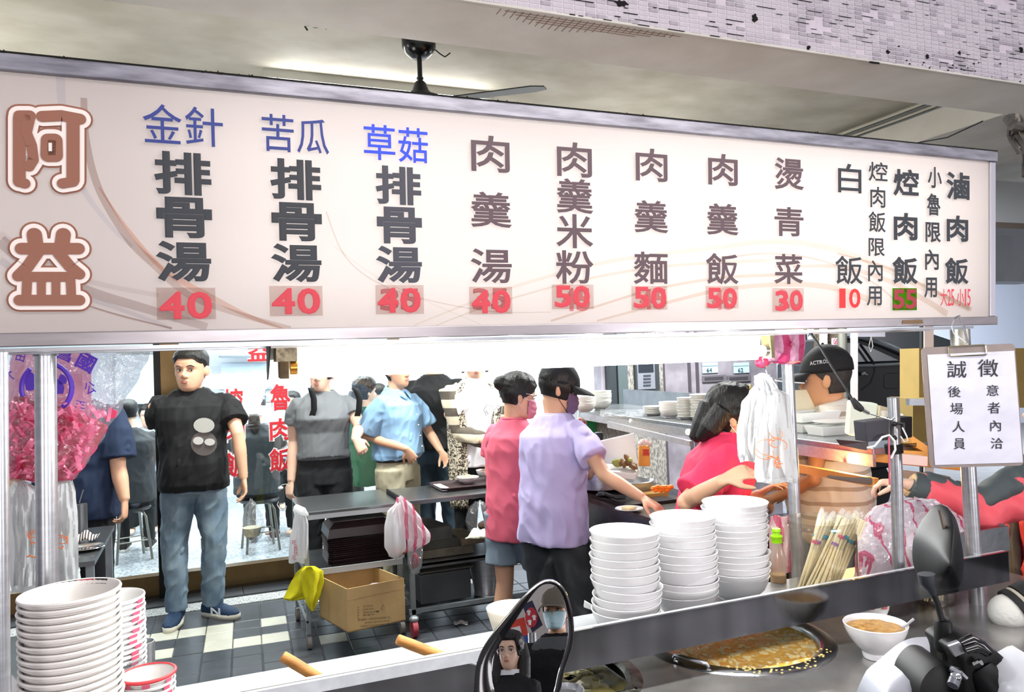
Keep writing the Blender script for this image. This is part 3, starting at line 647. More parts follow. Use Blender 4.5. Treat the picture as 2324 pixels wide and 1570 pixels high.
b = MB(); b.slab([(tb.x+.01, tb.y-.014, 1.65), (tb.x+.01, tb.y+.022, 1.65), (tb.x+.01, tb.y+.016, tz-.02), (tb.x+.01, tb.y-.016, tz-.02)], (.014, 0, 0)); b.build('socket', mat('tan_socket', 'a39668', .6, ns=20, na=.4), lamp, bevel=.002)
b = MB(); b.slab([(hx0, LY-.034, 1.649), (hx1, LY-.034, 1.649), (hx1, LY-.034, 1.655), (hx0, LY-.034, 1.655)], (0, .004, 0)); b.build('hood_lip', steel, lamp)
for _k in range(6): bulb_light('tube_lamp_light', (ta.x+.1+_k*(tb.x-ta.x-.2)/5, LY-.012, tz-.022), 6.5, (.97, 1, 1), .012)
# under-sign steel rails that carry the lamp
MB().box((XL+.1, 1.52, 1.6475), (2.02, 1.545, 1.654)).build('under_rail', steel, sign)
MB().box((XL+.1, 1.66, 1.6475), (2.02, 1.685, 1.656)).build('under_rail', steel, sign)
# elastic strap and hook hanging from the sign
t = thing('hanging_strap', 'black elastic strap with a metal hook hanging slantwise before the man in cap', 'strap', atd(1840, 748, 1.95))
q = [(1840, 757), (1860, 785), (1888, 832), (1918, 878), (1935, 908)]
MB().tube([atd(x, y, 1.95-.01*i) for i, (x, y) in enumerate(q)], .0032, 8).build('strap', blackm, t, True)
MB().tube([atd(1934, 905, 1.9), atd(1946, 922, 1.9), atd(1957, 930, 1.9)], [.006, .010, .007], 10).build('strap_end', mat('rubber_black', '1c1b1d', .6), t, True)
MB().tube([atd(1957, 930, 1.9), atd(1972, 938, 1.9)], [.005, .004], 10).build('metal_sleeve', chrome, t, True)
MB().tube([atd(1972, 938, 1.9), atd(1995, 945, 1.9), atd(2022, 953, 1.9), atd(2030, 948, 1.9)], .0018, 6).build('hook', chrome, t, True)
MB().tube([atd(1834, 763, 1.95), atd(1838, 757, 1.95), atd(1846, 759, 1.95), atd(1842, 756, 1.95)], .0015, 6).build('hook', steel_d, t, True)
# clipboard
t = thing('clipboard', 'brown clipboard with a hiring notice on crumpled white paper hanging at the right post', 'clipboard', aty(2200, 925, 1.46))
A, B_, C_, D_ = [atd(x, y, 2.0) for x, y in ((2091, 789), (2303, 779), (2324, 1056), (2110, 1062))]
ex = (B_-A); ez = (A-D_); nrm = ex.cross(ez).normalized(); 
if nrm.y > 0: nrm = -nrm
def cb(u, v, o=0): return D_+(C_-D_)*u*(1-v)+(B_-A)*u*v+(A-D_)*v+nrm*o
def roundrect(u0, v0, u1, v1, r, o=0, n=5, asp=.76):
    pts = []
    for (cu, cv, a0) in ((u1-r, v1-r*asp, 0), (u0+r, v1-r*asp, 90), (u0+r, v0+r*asp, 180), (u1-r, v0+r*asp, 270)):
        for k in range(n+1): a = math.radians(a0+90*k/n); pts.append(cb(cu+r*math.cos(a), cv+r*asp*math.sin(a), o))
    return pts
MB().slab(roundrect(0, 0, 1, 1, .05, 0), nrm*-.004).build('board', mat('clipboard_brown', '8f827d', .5, ns=12, na=.15), t)
pap = MB().grid(lambda u, v: cb(.055+u*.93, .025+v*.915, .0016+.0012*noise.noise(V((u*4, v*5, 2)))+.0007*noise.noise(V((u*11, v*14, 5)))), 26, 34)
pap.build('paper', mat('notice_paper', 'd3d3e0', .35, spec=.5, bump=.25, bs=14), t, True)
b = MB()
b.tube([cb(.28, .995, .004), cb(.28, .925, .006), cb(.30, .918, .006), cb(.66, .918, .006), cb(.68, .925, .006), cb(.68, .995, .004), cb(.66, 1.0, .004), cb(.3, 1.0, .004), cb(.28, .995, .004)], .0018, 6, False).build('wire_clip', mat('clip_brass', '8c8468', .3, .9), t, True)
def cbt(ch, px0, py0, px1, py1, bold=0.):
    # project pixels to the board plane
    def on(px, py): r = ray(px, py); return C0+r*((D_-C0).dot(nrm)/r.dot(nrm))+nrm*.0034
    b = MB(); o = on(px0, py1); put_glyph(b, ch, o, on(px1, py1)-o, on(px0, py0)-o, bold=bold, th=.0002); b.build('notice_lettering', mat('ink_black', '1b1b20', .5), t)
for ch, r in [('誠', (2148, 819, 2192, 857)), ('後', (2150, 876, 2179, 901)), ('場', (2155, 914, 2184, 940)), ('人', (2160, 955, 2188, 980)), ('員', (2163, 994, 2189, 1019)),
              ('徵', (2218, 815, 2264, 855)), ('意', (2237, 873, 2265, 898)), ('者', (2240, 912, 2268, 938)), ('內', (2246, 953, 2270, 978)), ('洽', (2247, 993, 2275, 1018))]: cbt(ch, *r, bold=.004)
# strap that holds the clipboard to the sign
t2 = thing('cable_tie', 'grey cable tie slanting from the sign bottom to the top of the clipboard', 'cable tie', atd(2180, 760, 1.98))
MB().tube([atd(2166, 722, 2.0), atd(2176, 716, 1.99), atd(2187, 740, 1.98), atd(2196, 778, 1.97)], .003, 6).build('tie', mat('tie_grey', '6e6c70', .5), t2, True)
MB().tube([atd(2166, 722, 2.0), atd(2160, 740, 2.0), atd(2164, 755, 2.0), atd(2196, 778, 1.97)], .0014, 6).build('wire', steel_d, t2, True)
# ================= PEOPLE =================
HT = [(-.118, .014, .058, .030), (-.110, .032, .078, .004), (-.095, .044, .087, -.025), (-.075, .053, .089, -.05), (-.05, .061, .088, -.068), (-.02, .067, .088, -.082), (0, .0705, .084, -.089),
      (.02, .073, .088, -.095), (.045, .075, .086, -.098), (.07, .0735, .076, -.095), (.09, .066, .058, -.083), (.105, .050, .036, -.062), (.114, .03, .014, -.035), (.118, .004, -.006, -.014)]
def hp(th, z, off=0.):
    z = max(-.118, min(.118, z))
    for i in range(len(HT)-1):
        if HT[i+1][0] >= z: break
    a, b = HT[i], HT[i+1]; u = (z-a[0])/(b[0]-a[0]); w, f, k = (a[j]+(b[j]-a[j])*u for j in (1, 2, 3))
    c, s = math.cos(th), math.sin(th); ex = 2.25
    x = (w+off)*math.copysign(abs(c)**(2/ex), c); y = (f+k)/2+((f-k)/2+off)*math.copysign(abs(s)**(2/ex), s)
    p = V((x, y, z+off*(max(0, z)/.118)**3))
    if s > 0 and off < .008:   # eye sockets and cheeks
        for sx in (-1, 1):
            d = ((x-sx*.031)**2+(z-.004)**2*1.6)/(.016**2); p.y -= .009*math.exp(-d)
        p.y += .005*math.exp(-(x**2+(z+.06)**2)/(.02**2))
    return p
def head_mb(fat=1.):
    b = MB(); zs = [-.118+.236*i/30 for i in range(31)]
    b.grid(lambda u, v: V((hp(2*PI*u, -.118+.236*v).x*fat, hp(2*PI*u, -.118+.236*v).y, -.118+.236*v)), 40, 30, True)
    n = len(b.v); b.f += [tuple(range(39, -1, -1)), tuple(range(n-40, n))]; b.m += [0, 0]
    b.tube([(0, .078, .012), (0, .092, -.004), (0, .106, -.024), (0, .100, -.034), (0, .082, -.038)], [.006, .008, .0105, .011, .006], 10)
    for sx in (-1, 1):
        b.ball((sx*.012, .094, -.032), (.0085, .011, .008), 8); b.ball((sx*.078*fat, -.012, -.008), (.008, .021, .031), 10, Euler((.2, 0, sx*.45)).to_matrix())
        b.ball((sx*.03, .083, .022), (.02, .008, .006), 8)
    b.ball((0, .090, -.055), (.022, .007, .005), 8); b.ball((0, .089, -.067), (.019, .008, .006), 8)
    return b
def remesh(mb, vox, name='m', smooth=3):
    me = mb.mesh(name); o = bpy.data.objects.new(name, me); COL.objects.link(o)
    q = o.modifiers.new('r', 'REMESH'); q.mode = 'VOXEL'; q.voxel_size = vox; q.adaptivity = 0
    if smooth: w = o.modifiers.new('s', 'SMOOTH'); w.iterations = smooth; w.factor = .5
    r = bpy.data.meshes.new_from_object(o.evaluated_get(bpy.context.evaluated_depsgraph_get()))
    bpy.data.objects.remove(o); bpy.data.meshes.remove(me); r.name = name
    r.polygons.foreach_set('use_smooth', [True]*len(r.polygons)); return r
def put(name, me, m, parent=None):
    me.materials.clear(); me.materials.append(m); o = bpy.data.objects.new(name, me); COL.objects.link(o)
    if parent: o.parent = parent
    return o
def wrinkle(me, amp, fx=9, fz=5, seed=0, twist=.4):
    me.calc_loop_triangles() if False else None
    ns_ = [v.normal.copy() for v in me.vertices]
    for v, n in zip(me.vertices, ns_):
        p = v.co; q = V((p.x*fx+p.z*fx*twist, p.y*fx, p.z*fz+seed*7))
        h = noise.noise(q)+.5*noise.noise(q*2.3)
        h = 1-abs(h)*2.2 if h < .6 else h
        v.co = p+n*(amp*(h-.5))
def hand(b, wr, d, n, side, curl=.5, s=1., spread=1., thumb=1.):
    """wr wrist, d direction of the hand, n the way the palm faces, side +1 when the thumb lies towards d x n"""
    d = V(d).normalized(); n = (V(n)-d*V(n).dot(d)).normalized(); l = d.cross(n).normalized()*side
    b.loft([(wr-d*.01*s, .022*s, .018*s, (l, n)), (wr+d*.02*s, .028*s, .017*s, (l, n)), (wr+d*.055*s, .037*s, .015*s, (l, n)), (wr+d*.088*s, .039*s, .012*s, (l, n)), (wr+d*.1*s, .032*s, .008*s, (l, n))], 12)
    for k, (L, r) in enumerate(((.070, .0085), (.080, .009), (.074, .0086), (.058, .0078))):
        o = wr+d*(.086-.004*abs(k-1))*s+l*((1.5-k)*.0205*s); a = (1.5-k)*.07*spread
        dd = (d+l*a).normalized(); pts = [o]; ang = 0; rs = [r*s]
        for f, c in ((.45, .75), (.32, 1.0), (.23, .8)):
            ang += curl*c; v = dd*math.cos(ang)+n*math.sin(ang); pts.append(pts[-1]+v*L*f*s); rs.append(rs[-1]*.93)
        b.tube(pts, rs, 8); b.ball(pts[-1], rs[-1], 6)
    o = wr+d*.028*s+l*.024*s; v1 = (d*.62+l*.72*thumb+n*.25).normalized(); v2 = (d*.85+l*.25*thumb+n*(.2+curl*.45)).normalized()
    pts = [o, o+v1*.036*s, o+v1*.036*s+v2*.03*s, o+v1*.036*s+v2*.052*s]; b.tube(pts, [.014*s, .0115*s, .0105*s, .008*s], 8); b.ball(pts[-1], .008*s, 6)
SK = lambda n, c, r=.5: mat(n, c, r, ns=9, na=.1, sss=.04)
skin1 = SK('skin_light', 'dcab8b'); skin2 = SK('skin_fair', 'e8bfa5'); skin3 = SK('skin_warm', 'd99f74'); lipm = mat('lip', 'b56c62', .45)
hairm = mat('black_hair', '17130f', .45, ns=90, na=.5, stretch=(1, 1, .15), bump=.5, bs=150); hairb = mat('brown_hair', '3a2a22', .45, ns=90, na=.5, stretch=(1, 1, .15), bump=.5, bs=150)
eyew = mat('eye_white', 'e6e2de', .3); eyed = mat('eye_dark', '140d0a', .2)
class Person:
    def __init__(s, label, x, y, head, H=1.68, skin=skin1, vox=.0062, z0=0., group=None, **k):
        s.s = H/1.72; s.pos = V((x, y, z0)); s.hd = head; s.k = k; s.vox = vox; s.skin = skin; lean = k.get('lean', 0.); s.side_lean = k.get('sl', 0.); s.lean = lean
        s.fat = k.get('fat', 1.); s.sh = k.get('shw', .162); s.hipz = k.get('hipz', .90)*s.s; g = lambda n, d: [(V(q)*s.s if q[0] != 'p' else Matrix.Rotation(-head, 3, 'Z') @ (atd(q[1], q[2], q[3])-s.pos)) for q in k.get(n, d)]
        s.S = [s.L(V((q*s.sh, 0, 1.385))*s.s) for q in (-1, 1)]
        s.E = g('el', [(-.225, -.02, 1.13), (.225, -.02, 1.13)]); s.Wr = g('wr', [(-.235, .04, .88), (.235, .04, .88)])
        s.K = g('kn', [(-.10, .01, .48), (.10, .01, .48)]); s.A = g('an', [(-.11, -.02, .08), (.11, -.02, .08)]);
        s.hy, s.hpit, s.hro = k.get('yaw', 0), k.get('pitch', 0), k.get('roll', 0)
        s.HC = s.L(V((0, .015, 1.60))*s.s)+V(k.get('hoff', (0, 0, 0)))
        s.HM = Matrix.Translation(s.HC) @ Euler((s.hpit, s.hro, s.hy)).to_matrix().to_4x4() @ Matrix.Scale(s.s*k.get('hs', 1.), 4)
        b = MB(); z = s.s; F_ = s.fat
        b.loft([(s.L(V((0, yy, zz))*z), w*z*F_, d*z*F_) for zz, w, d, yy in ((.82, .09, .06, -.005), (.87, .135, .085, -.008), (.95, .145, .095, -.006), (1.05, .135, .09, 0), (1.15, .15, .105, 0), (1.28, .165, .115, 0), (1.36, .145, .085, -.005), (1.41, .10, .06, -.008), (1.45, .06, .052, -.008), (1.50, .052, .052, 0), (1.54, .05, .052, .004))], 20)
        nk = s.L(V((0, 0, 1.45))*z); b.tube([nk, s.HC+V((0, -.02, -.02)) if False else s.HM @ V((0, -.022, -.05))], [.056*z, .053*z], 14)
        for i in (0, 1):
            b.tube([s.S[i]*.75+nk*.25+V((0, 0, -.05*z)), s.S[i]+V((0, 0, -.025*z)), s.S[i].lerp(s.E[i], .5), s.E[i], s.E[i].lerp(s.Wr[i], .35), s.Wr[i]], [r_*z*k.get('arm', 1.) for r_ in (.034, .042, .043, .036, .037, .0245)], 14)
            b.ball(s.S[i]+V((0, 0, -.02*z)), .04*z, 10); b.ball(s.E[i], .037*z*k.get('arm', 1.), 10)
            hd_ = k.get('hd', [None, None])[i] or (s.Wr[i]-s.E[i]).normalized(); hn = k.get('hn', [(1, 0, 0), (-1, 0, 0)])[i]
            if not (k.get('nohand') and i in k['nohand']): hand(b, s.Wr[i], hd_, hn, k.get('hside', [1, -1])[i], k.get('curl', [.45, .45])[i], z*1.0)
            hip = V(((-.085 if i == 0 else .085)*z, 0, s.hipz)); hip = s.L(hip) if s.hipz < .6 else hip
            b.tube([hip+V((0, 0, .03)), hip, hip.lerp(s.K[i], .5), s.K[i], s.K[i].lerp(s.A[i], .3), s.A[i].lerp(s.K[i], .25), s.A[i]], [r_*z for r_ in (.05, .075, .070, .054, .056, .040, .036)], 14)
            b.ball(s.K[i], .055*z, 10); ft = s.k.get('toe', [(0, 1), (0, 1)])[i]; dd = V((ft[0], ft[1], 0)).normalized()
            b.loft([(s.A[i]+dd*(y_*z)+V((0, 0, -.04*z)), w_*z, h_*z, (V((dd.y, -dd.x, 0)), V((0, 0, 1)))) for y_, w_, h_ in ((-.05, .02, .02), (-.03, .03, .034), (.06, .036, .026), (.13, .04, .018), (.16, .03, .012))], 12)
        hb = head_mb(k.get('face', 1.)); hb.v = [s.HM @ p for p in hb.v]; b.add(hb.v, hb.f)
        s.o = put('person', remesh(b, vox, 'person'), skin); s.o.location = s.pos; s.o.rotation_euler = (0, 0, head); tag(s.o, label, 'person', group)
        if k.get('eyes', True): s.eyes()
    def L(s, p):
        t = max(0, p.z-.95*s.s); return V((p.x+t*s.side_lean, p.y+t*s.lean, p.z-t*s.lean*s.lean*.4))
    def h(s, p): return s.HM @ V(p)
    def part(s, b, name, m, vox=0, smooth=2, wr=0, seed=0, label=None, par=None):
        if vox: me = remesh(b, vox, name, smooth)
        else: me = b.mesh(name); me.polygons.foreach_set('use_smooth', [True]*len(me.polygons))
        if wr: wrinkle(me, wr, seed=seed)
        o = put(name, me, m, par or s.o)
        if label: o['label'] = label
        return o
    def eyes(s):
        R3 = s.HM.to_3x3(); sc = s.s
        for sx in (-1, 1):
            b = MB(); b.ball((sx*.031, .0765, .002), (.0125, .008, .0055), 12); b.v = [s.HM @ p for p in b.v]; e = s.part(b, 'eye', eyew)
            b = MB(); gx = s.k.get('gaze', 0)*.004; b.ball((sx*.031+gx, .0815, .002), (.0052, .004, .0052), 10); b.v = [s.HM @ p for p in b.v]; s.part(b, 'iris', eyed, par=e)
            b = MB(); b.tube([s.h((sx*.017, .083, .004)), s.h((sx*.025, .0865, .0095)), s.h((sx*.036, .085, .0095)), s.h((sx*.045, .077, .004))], .0018*sc, 6); s.part(b, 'eyelid', mat('lash', '2a1a14', .6))
            b = MB(); b.tube([s.h((sx*.014, .094, .021)), s.h((sx*.027, .094, .0275)), s.h((sx*.04, .088, .0275)), s.h((sx*.05, .076, .020))], [.0022*sc, .0034*sc, .0032*sc, .0015*sc], 6); s.part(b, 'eyebrow', hairm)
        if not s.k.get('masked'):
            b = MB(); b.ball((0, .0945, -.0575), (.021, .0035, .0032), 10).ball((0, .0945, -.0645), (.018, .0045, .0042), 10); b.v = [s.HM @ p for p in b.v]; s.part(b, 'lips', lipm, .002*sc, 1)
    def hair(s, style='short', m=hairm, hl=None, t=.012, extra=None, seed=1):
        """hl(theta) gives the height of the hairline; theta PI/2 is the face"""
        if hl is None: hl = lambda th: (.068 if .22*PI < th < .78*PI else (.015 if -.02*PI < th < 1.02*PI else -.062))
        def sm(th):
            th = th % (2*PI); return sum(hl((th+q) if (th+q) < 1.5*PI else th+q-2*PI) for q in (-.25, -.12, 0, .12, .25))/5
        b = MB(); n = 40
        def f(u, v):
            th = 2*PI*u; z0 = sm(th); z = z0+(.118-z0)*v; o = .003+t*min(1, v*3.5)*(1+.35*noise.noise(V((th*4, z*50, seed)))); p = hp(th, z, max(o, .0081)); return s.HM @ p
        b.grid(f, n, 14, True); L = len(b.v); b.f.append(tuple(range(L-n, L))); b.m.append(0)
        b.grid(lambda u, v: s.HM @ hp(2*PI*u, sm(2*PI*u)+(.118-sm(2*PI*u))*v, -.004), n, 14, True)
        b.f.append(tuple(range(len(b.v)-n, len(b.v)))); b.m.append(0)
        for i in range(n): j = (i+1) % n; b.f.append((i, j, L+j, L+i)); b.m.append(0)
        if extra: extra(b, s)
        return s.part(b, 'hair', m, .0045*s.s if extra else 0, 1)
    def cap(s, m, brim=True, edge=None, tilt=0):
        T = Matrix.Rotation(tilt, 4, 'X'); b = MB(); n = 36
        b.grid(lambda u, v: s.HM @ (T @ (hp(2*PI*u, .028+(.118-.028)*math.sin(v*PI/2), .015)+V((0, 0, .012*v)))), n, 10, True)
        L = len(b.v); b.f.append(tuple(range(L-n, L))); b.m.append(0); c = s.part(b, 'cap', m); q = c.modifiers.new('s', 'SOLIDIFY'); q.thickness = .003; q.offset = -1
        b = MB()
        def br(u, v, dz=0):
            th = PI*(.12+.76*u); p = hp(th, .03, .016); out = V((math.cos(th)*.35, 1, 0)); k = math.sin(PI*(.06+.88*u))**.7
            p = p+out*(s.k.get('brim', .082)*v*k); p.z += -.018*v*v+.004-.022*(abs(u-.5)*2)**2*v+dz; return s.HM @ (T @ p)
        b.grid(br, 16, 8); o = s.part(b, 'cap_brim', m, par=c); q = o.modifiers.new('s', 'SOLIDIFY'); q.thickness = .004; q.offset = 0
        if edge:
            b = MB(); b.tube([br(i/16, 1.0) for i in range(17)], .0035*s.s, 6); s.part(b, 'brim_edge', edge, par=c)
        b = MB(); b.ball(s.HM @ (T @ V((0, -.004, .147))), .008*s.s, 8); s.part(b, 'cap_button', m, par=c); return c
    def mask(s, m, strap=None):
        b = MB()
        def f(u, v):
            th = PI*(.13+.74*u); z = -.108+.104*v; p = hp(th, z, .010); p.y += .023*math.exp(-((u-.5)/.16)**2)*math.sin(PI*min(1, v*1.05))**.5; p += V((0, .0022*math.sin(v*22), 0)); return s.HM @ p
        b.grid(f, 20, 14); o = s.part(b, 'face_mask', m); q = o.modifiers.new('s', 'SOLIDIFY'); q.thickness = .0025
        for sx in (0, 1):
            e = s.h(((1 if sx == 0 else -1)*.08*s.k.get('face', 1), -.022, .010)); e2 = s.h(((1 if sx == 0 else -1)*.078, -.02, -.03)); t_ = f(0 if sx == 0 else 1, .92); l_ = f(0 if sx == 0 else 1, .1)
            b = MB(); b.tube([t_, t_.lerp(e, .6)+V((0, 0, .0)), e, e2, l_], .0018*s.s, 6); s.part(b, 'ear_loop', strap or m, par=o)
        return o
    def tee(s, m, hem=.86, sl=.5, loose=.022, m2=None, name='t_shirt', wr=.006, neck=.07, belly=0., sleeve_r=.068, seed=0, vox=None, coll=None, hemw=1., back=0.):
        z = s.s; b = MB(); F_ = s.fat; W_ = s.sh-.01
        R_ = [(hem, .158*hemw, .112, 0), (hem+.04, .16*hemw, .115+belly*.6, belly*.3), (1.0, .156*(hemw+1)/2, .112+belly, belly*.5), (1.08, .150, .108+belly*.8, belly*.5), (1.18, .155, .112+belly*.3, belly*.2), (1.28, .168, .122+back, 0), (1.36, .168, .108, -.004), (1.405, .145, .085, -.008), (1.435, .112, .068, -.01), (1.458, .088, .06, -.01), (1.47, neck, .056, -.008)]
        R_ = [r_ for r_ in R_ if r_[0] >= hem]
        b.loft([(s.L(V((0, yy, zz))*z), (w*F_+(loose if zz < 1.4 else loose*.4))*z, (d*F_+(loose if zz < 1.4 else loose*.4))*z) for zz, w, d, yy in R_], 26, 2.4)
        for i in (0, 1):
            e = s.S[i].lerp(s.E[i], min(sl, 1)); nk = s.L(V((0, -.005, 1.405))*z)
            pts = [s.S[i].lerp(nk, .5)+V((0, 0, -.018*z)), s.S[i].lerp(nk, .08)+V((0, 0, -.012*z)), s.S[i].lerp(s.E[i], sl*.45 if sl <= 1 else .5), e]; rs = [.058, .060+loose*.25, sleeve_r*.95, sleeve_r+.002]
            if sl > 1: pts.append(s.E[i].lerp(s.Wr[i], sl-1)); rs = [.062, .068, .06, .055, .042]
            b.tube(pts, [r_*z for r_ in rs], 18)
        o = s.part(b, name, m, vox or s.vox*1.15, 3, wr*z, seed)
        if coll is not False:
            b = MB(); b.lathe([(0, 0)], 4) if False else None
            pts = [s.L(V((math.cos(t)*(neck+.006), math.sin(t)*.064-.005, 1.470-.022*max(0, math.sin(t))))*z) for t in [2*PI*q/20 for q in range(21)]]
            b.tube(pts, .0075*z, 8, False); s.part(b, 'collar', coll or m, par=o)
        return o
    def legs(s, m, hem=.0, r=1.18, name='trousers', waist=1.0, wr=.006, belly=0., m_b=None, seed=3, taper=1.):
        z = s.s; b = MB(); hz = s.hipz
        b.loft([(V((0, -.005, hz-.09*z)), .16*z*s.fat, .112*z*s.fat), (V((0, -.01, hz-.02*z)), .176*z*s.fat, .122*z*s.fat), (V((0, -.005, hz+.05*z)), .170*z*s.fat, (.118+belly)*z), (V((0, 0, waist*z)), .156*z*s.fat, (.11+belly)*z)], 24)
        for i in (0, 1):
            hip = V(((-.085 if i == 0 else .085)*z, 0, hz)); path = [hip, hip.lerp(s.K[i], .5), s.K[i], s.K[i].lerp(s.A[i], .5), s.A[i]+V((0, 0, .0))]; rs = [.094, .086, .068, .062*taper, .058*taper]
            if hem:
                P_ = []; q_ = []
                for j in range(len(path)):
                    if path[j].z >= hem*z: P_.append(path[j]); q_.append(rs[j])
                    else:
                        u = (path[j-1].z-hem*z)/(path[j-1].z-path[j].z); P_.append(path[j-1].lerp(path[j], u)); q_.append(rs[j-1]+.01); break
                path, rs = P_, q_
            b.tube(path, [q*z*r for q in rs], 18)
        return s.part(b, name, m, s.vox*1.2, 3, wr*z, seed)
    def shoes(s, m, sole=None, laces=None):
        out = []
        for i in (0, 1):
            a = s.A[i]; ft = s.k.get('toe', [(0, 1), (0, 1)])[i]; d = V((ft[0], ft[1], 0)).normalized(); l = V((d.y, -d.x, 0)); z = s.s; g = V((a.x, a.y, a.z-.08*z))
            b = MB(); U = V((0, 0, 1))
            R_ = [(-.078, .022, .03, .045), (-.06, .038, .045, .06), (-.01, .042, .05, .06), (.06, .046, .038, .05), (.12, .052, .03, .042), (.165, .045, .024, .034), (.20, .02, .015, .026)]
            b.loft([(g+d*y*z+U*zc_*z, w*z, h*z, (l, U)) for y, w, h, zc_ in R_], 16)
            b.tube([g+U*.05*z, g+U*.115*z], [.05*z, .046*z], 14)
            sh = s.part(b, 'shoe', m, .005, 2)
            b = MB(); pts = []
            for k in range(24):
                t = 2*PI*k/24; c, s_ = math.cos(t), math.sin(t); w = .047+(.008 if s_ > 0 else -.004); pts.append(g+d*((.063+.148*s_)*z)+l*(w*z*math.copysign(abs(c)**.8, c)))
            b.slab(pts, U*.03*z); s.part(b, 'sole', sole or mat('sole_white', 'e4e2dc', .5), par=sh)
            if laces:
                b = MB()
                for q in range(3): y = .03+q*.022; b.tube([g+d*y*z+l*.03*z+U*(.092-q*.008)*z, g+d*(y+.01)*z+U*(.100-q*.009)*z, g+d*y*z-l*.03*z+U*(.092-q*.008)*z], .0025*z, 6)
                s.part(b, 'laces', laces, par=sh)
            out.append(sh)
        return out
def shirt_collar(p, m):
    z = p.s
    for sx in (-1, 1):
        def f(u, v):
            a = math.radians(-90+172*u); r = .060+.034*v; dz = -.034*v-(.03*v*max(0, u-.7)/.3); yy = math.sin(a)*(r*1.02)+(.03*v*max(0, u-.75)/.25)
            return p.L(V((sx*math.cos(a)*r*(1 if u < .9 else 1+.5*v), yy-.004, 1.505-.045*u+dz+.012*math.sin(v*PI)))*z)
        b = MB(); b.grid(f, 16, 5); o = p.part(b, 'shirt_collar', m); q = o.modifiers.new('s', 'SOLIDIFY'); q.thickness = .004
def facing(px_from, target=(0, 0)):
    d = V((target[0]-px_from[0], target[1]-px_from[1])); return math.atan2(-d.x, d.y)

def ppos(px, d):
    a = atd(px, 785, d); b = atd(px, 1785, d); u = a.z/(a.z-b.z); return a.lerp(b, u)
def pdir(p, ang):
    a = V((p.x, p.y, 0)).normalized(); r = V((a.y, -a.x, 0)); t = math.radians(ang); d = a*math.cos(t)+r*math.sin(t); return math.atan2(-d.x, d.y)
def PP(label, px, d, ang, H=1.65, skin=skin1, vox=.0062, **k):
    p = ppos(px, d); q = Person(label, p.x, p.y, pdir(p, ang), H, skin, vox, **k); return q
def add_part(p, b, name, m, par=None, smooth=True, solid=0, label=None):
    """geometry given in world coordinates, turned into the person's frame"""
    R = Matrix.Rotation(-p.hd, 3, 'Z'); b.v = [R @ (V(v)-p.pos) for v in b.v]; me = b.mesh(name)
    if smooth: me.polygons.foreach_set('use_smooth', [True]*len(me.polygons)); me.set_sharp_from_angle(angle=.8)
    o = put(name, me, m, par or p.o)
    if solid: q = o.modifiers.new('s', 'SOLIDIFY'); q.thickness = solid
    if label: o['label'] = label
    return o
# ---- man in black t-shirt, standing before the glass, looking to his right
denim = mat('blue_denim', '5d7386', .8, ns=7, col2='8698a2', bump=.25, bs=220)
blackc = mat('black_cotton', '131315', .85, bump=.1, bs=60)
p = man = PP('standing man in black t-shirt and faded jeans, holding a small clear bag', 449, 5.03, 180, 1.76, skin1, .0055,
    yaw=-.38, pitch=-.03, gaze=-1.0, hs=1.16, fat=1.16, face=1.1, shw=.215, arm=1.1, hoff=(0, 0, -.012),
    el=[('p', 540, 985, 5.0), ('p', 374, 985, 5.05)], wr=[('p', 553, 1085, 4.98), ('p', 398, 1112, 5.08)], hn=[(1, .2, 0), (-1, 0, 0)], curl=[.5, .5], hd=[(-.05, .12, -1), (-.30, -.25, -1)],
    an=[(-.09, -.02, .08), (.12, .0, .08)], kn=[(-.11, .03, .50), (.125, .0, .50)], toe=[(-.8, .75), (.25, 1)])
p.hair(hl=lambda th: (.066 if .25*PI < th < .75*PI else (.035 if -.02*PI < th < 1.02*PI else -.05)), t=.012)
ts_ = p.tee(blackc, hem=.83, sl=.66, loose=.028, sleeve_r=.088, wr=.008, seed=2, belly=.025)
p.legs(denim, r=1.16, waist=1.0, wr=.010)
sh = p.shoes(mat('navy_mesh_shoe', '1d3655', .7, bump=.3, bs=200), mat('cream_sole', 'dcd8c8', .5, ns=18, na=.15), mat('lace_navy', '15263d', .7))
# plain grey print on the shirt front, small chest tag, letter on the shoe
b = MB()
def on_man(px, py, d=4.86): return atd(px, py, d)
def blob(cx, cy, rx, ry, d=4.855, n=18): return [atd(cx+rx*math.cos(2*PI*k/n), cy+ry*math.sin(2*PI*k/n), d) for k in range(n)]
b.slab(blob(463, 1006, 30, 28, 4.845), (0, .004, 0)); add_part(p, b, 'shirt_print', mat('print_taupe', '6d6662', .8), par=ts_)
for cx, cy, rx, ry, c in ((463, 965, 24, 17, 'c9c8bf'), (450, 1000, 12, 9, 'dcdad4'), (476, 1003, 12, 8, 'dcdad4')):
    b = MB(); b.slab(blob(cx, cy, rx, ry, 4.838), (0, .003, 0)); add_part(p, b, 'shirt_print', mat('print_'+c, c, .8), par=ts_)
b = MB(); put_glyph(b, 'N', atd(478, 1395, 4.80), atd(500, 1397, 4.78)-atd(478, 1395, 4.80), V((0, 0, .045)), bold=.03, th=.002); add_part(p, b, 'shoe_letter', mat('shoe_silver', 'c9cdd2', .4), par=sh[0], smooth=False)
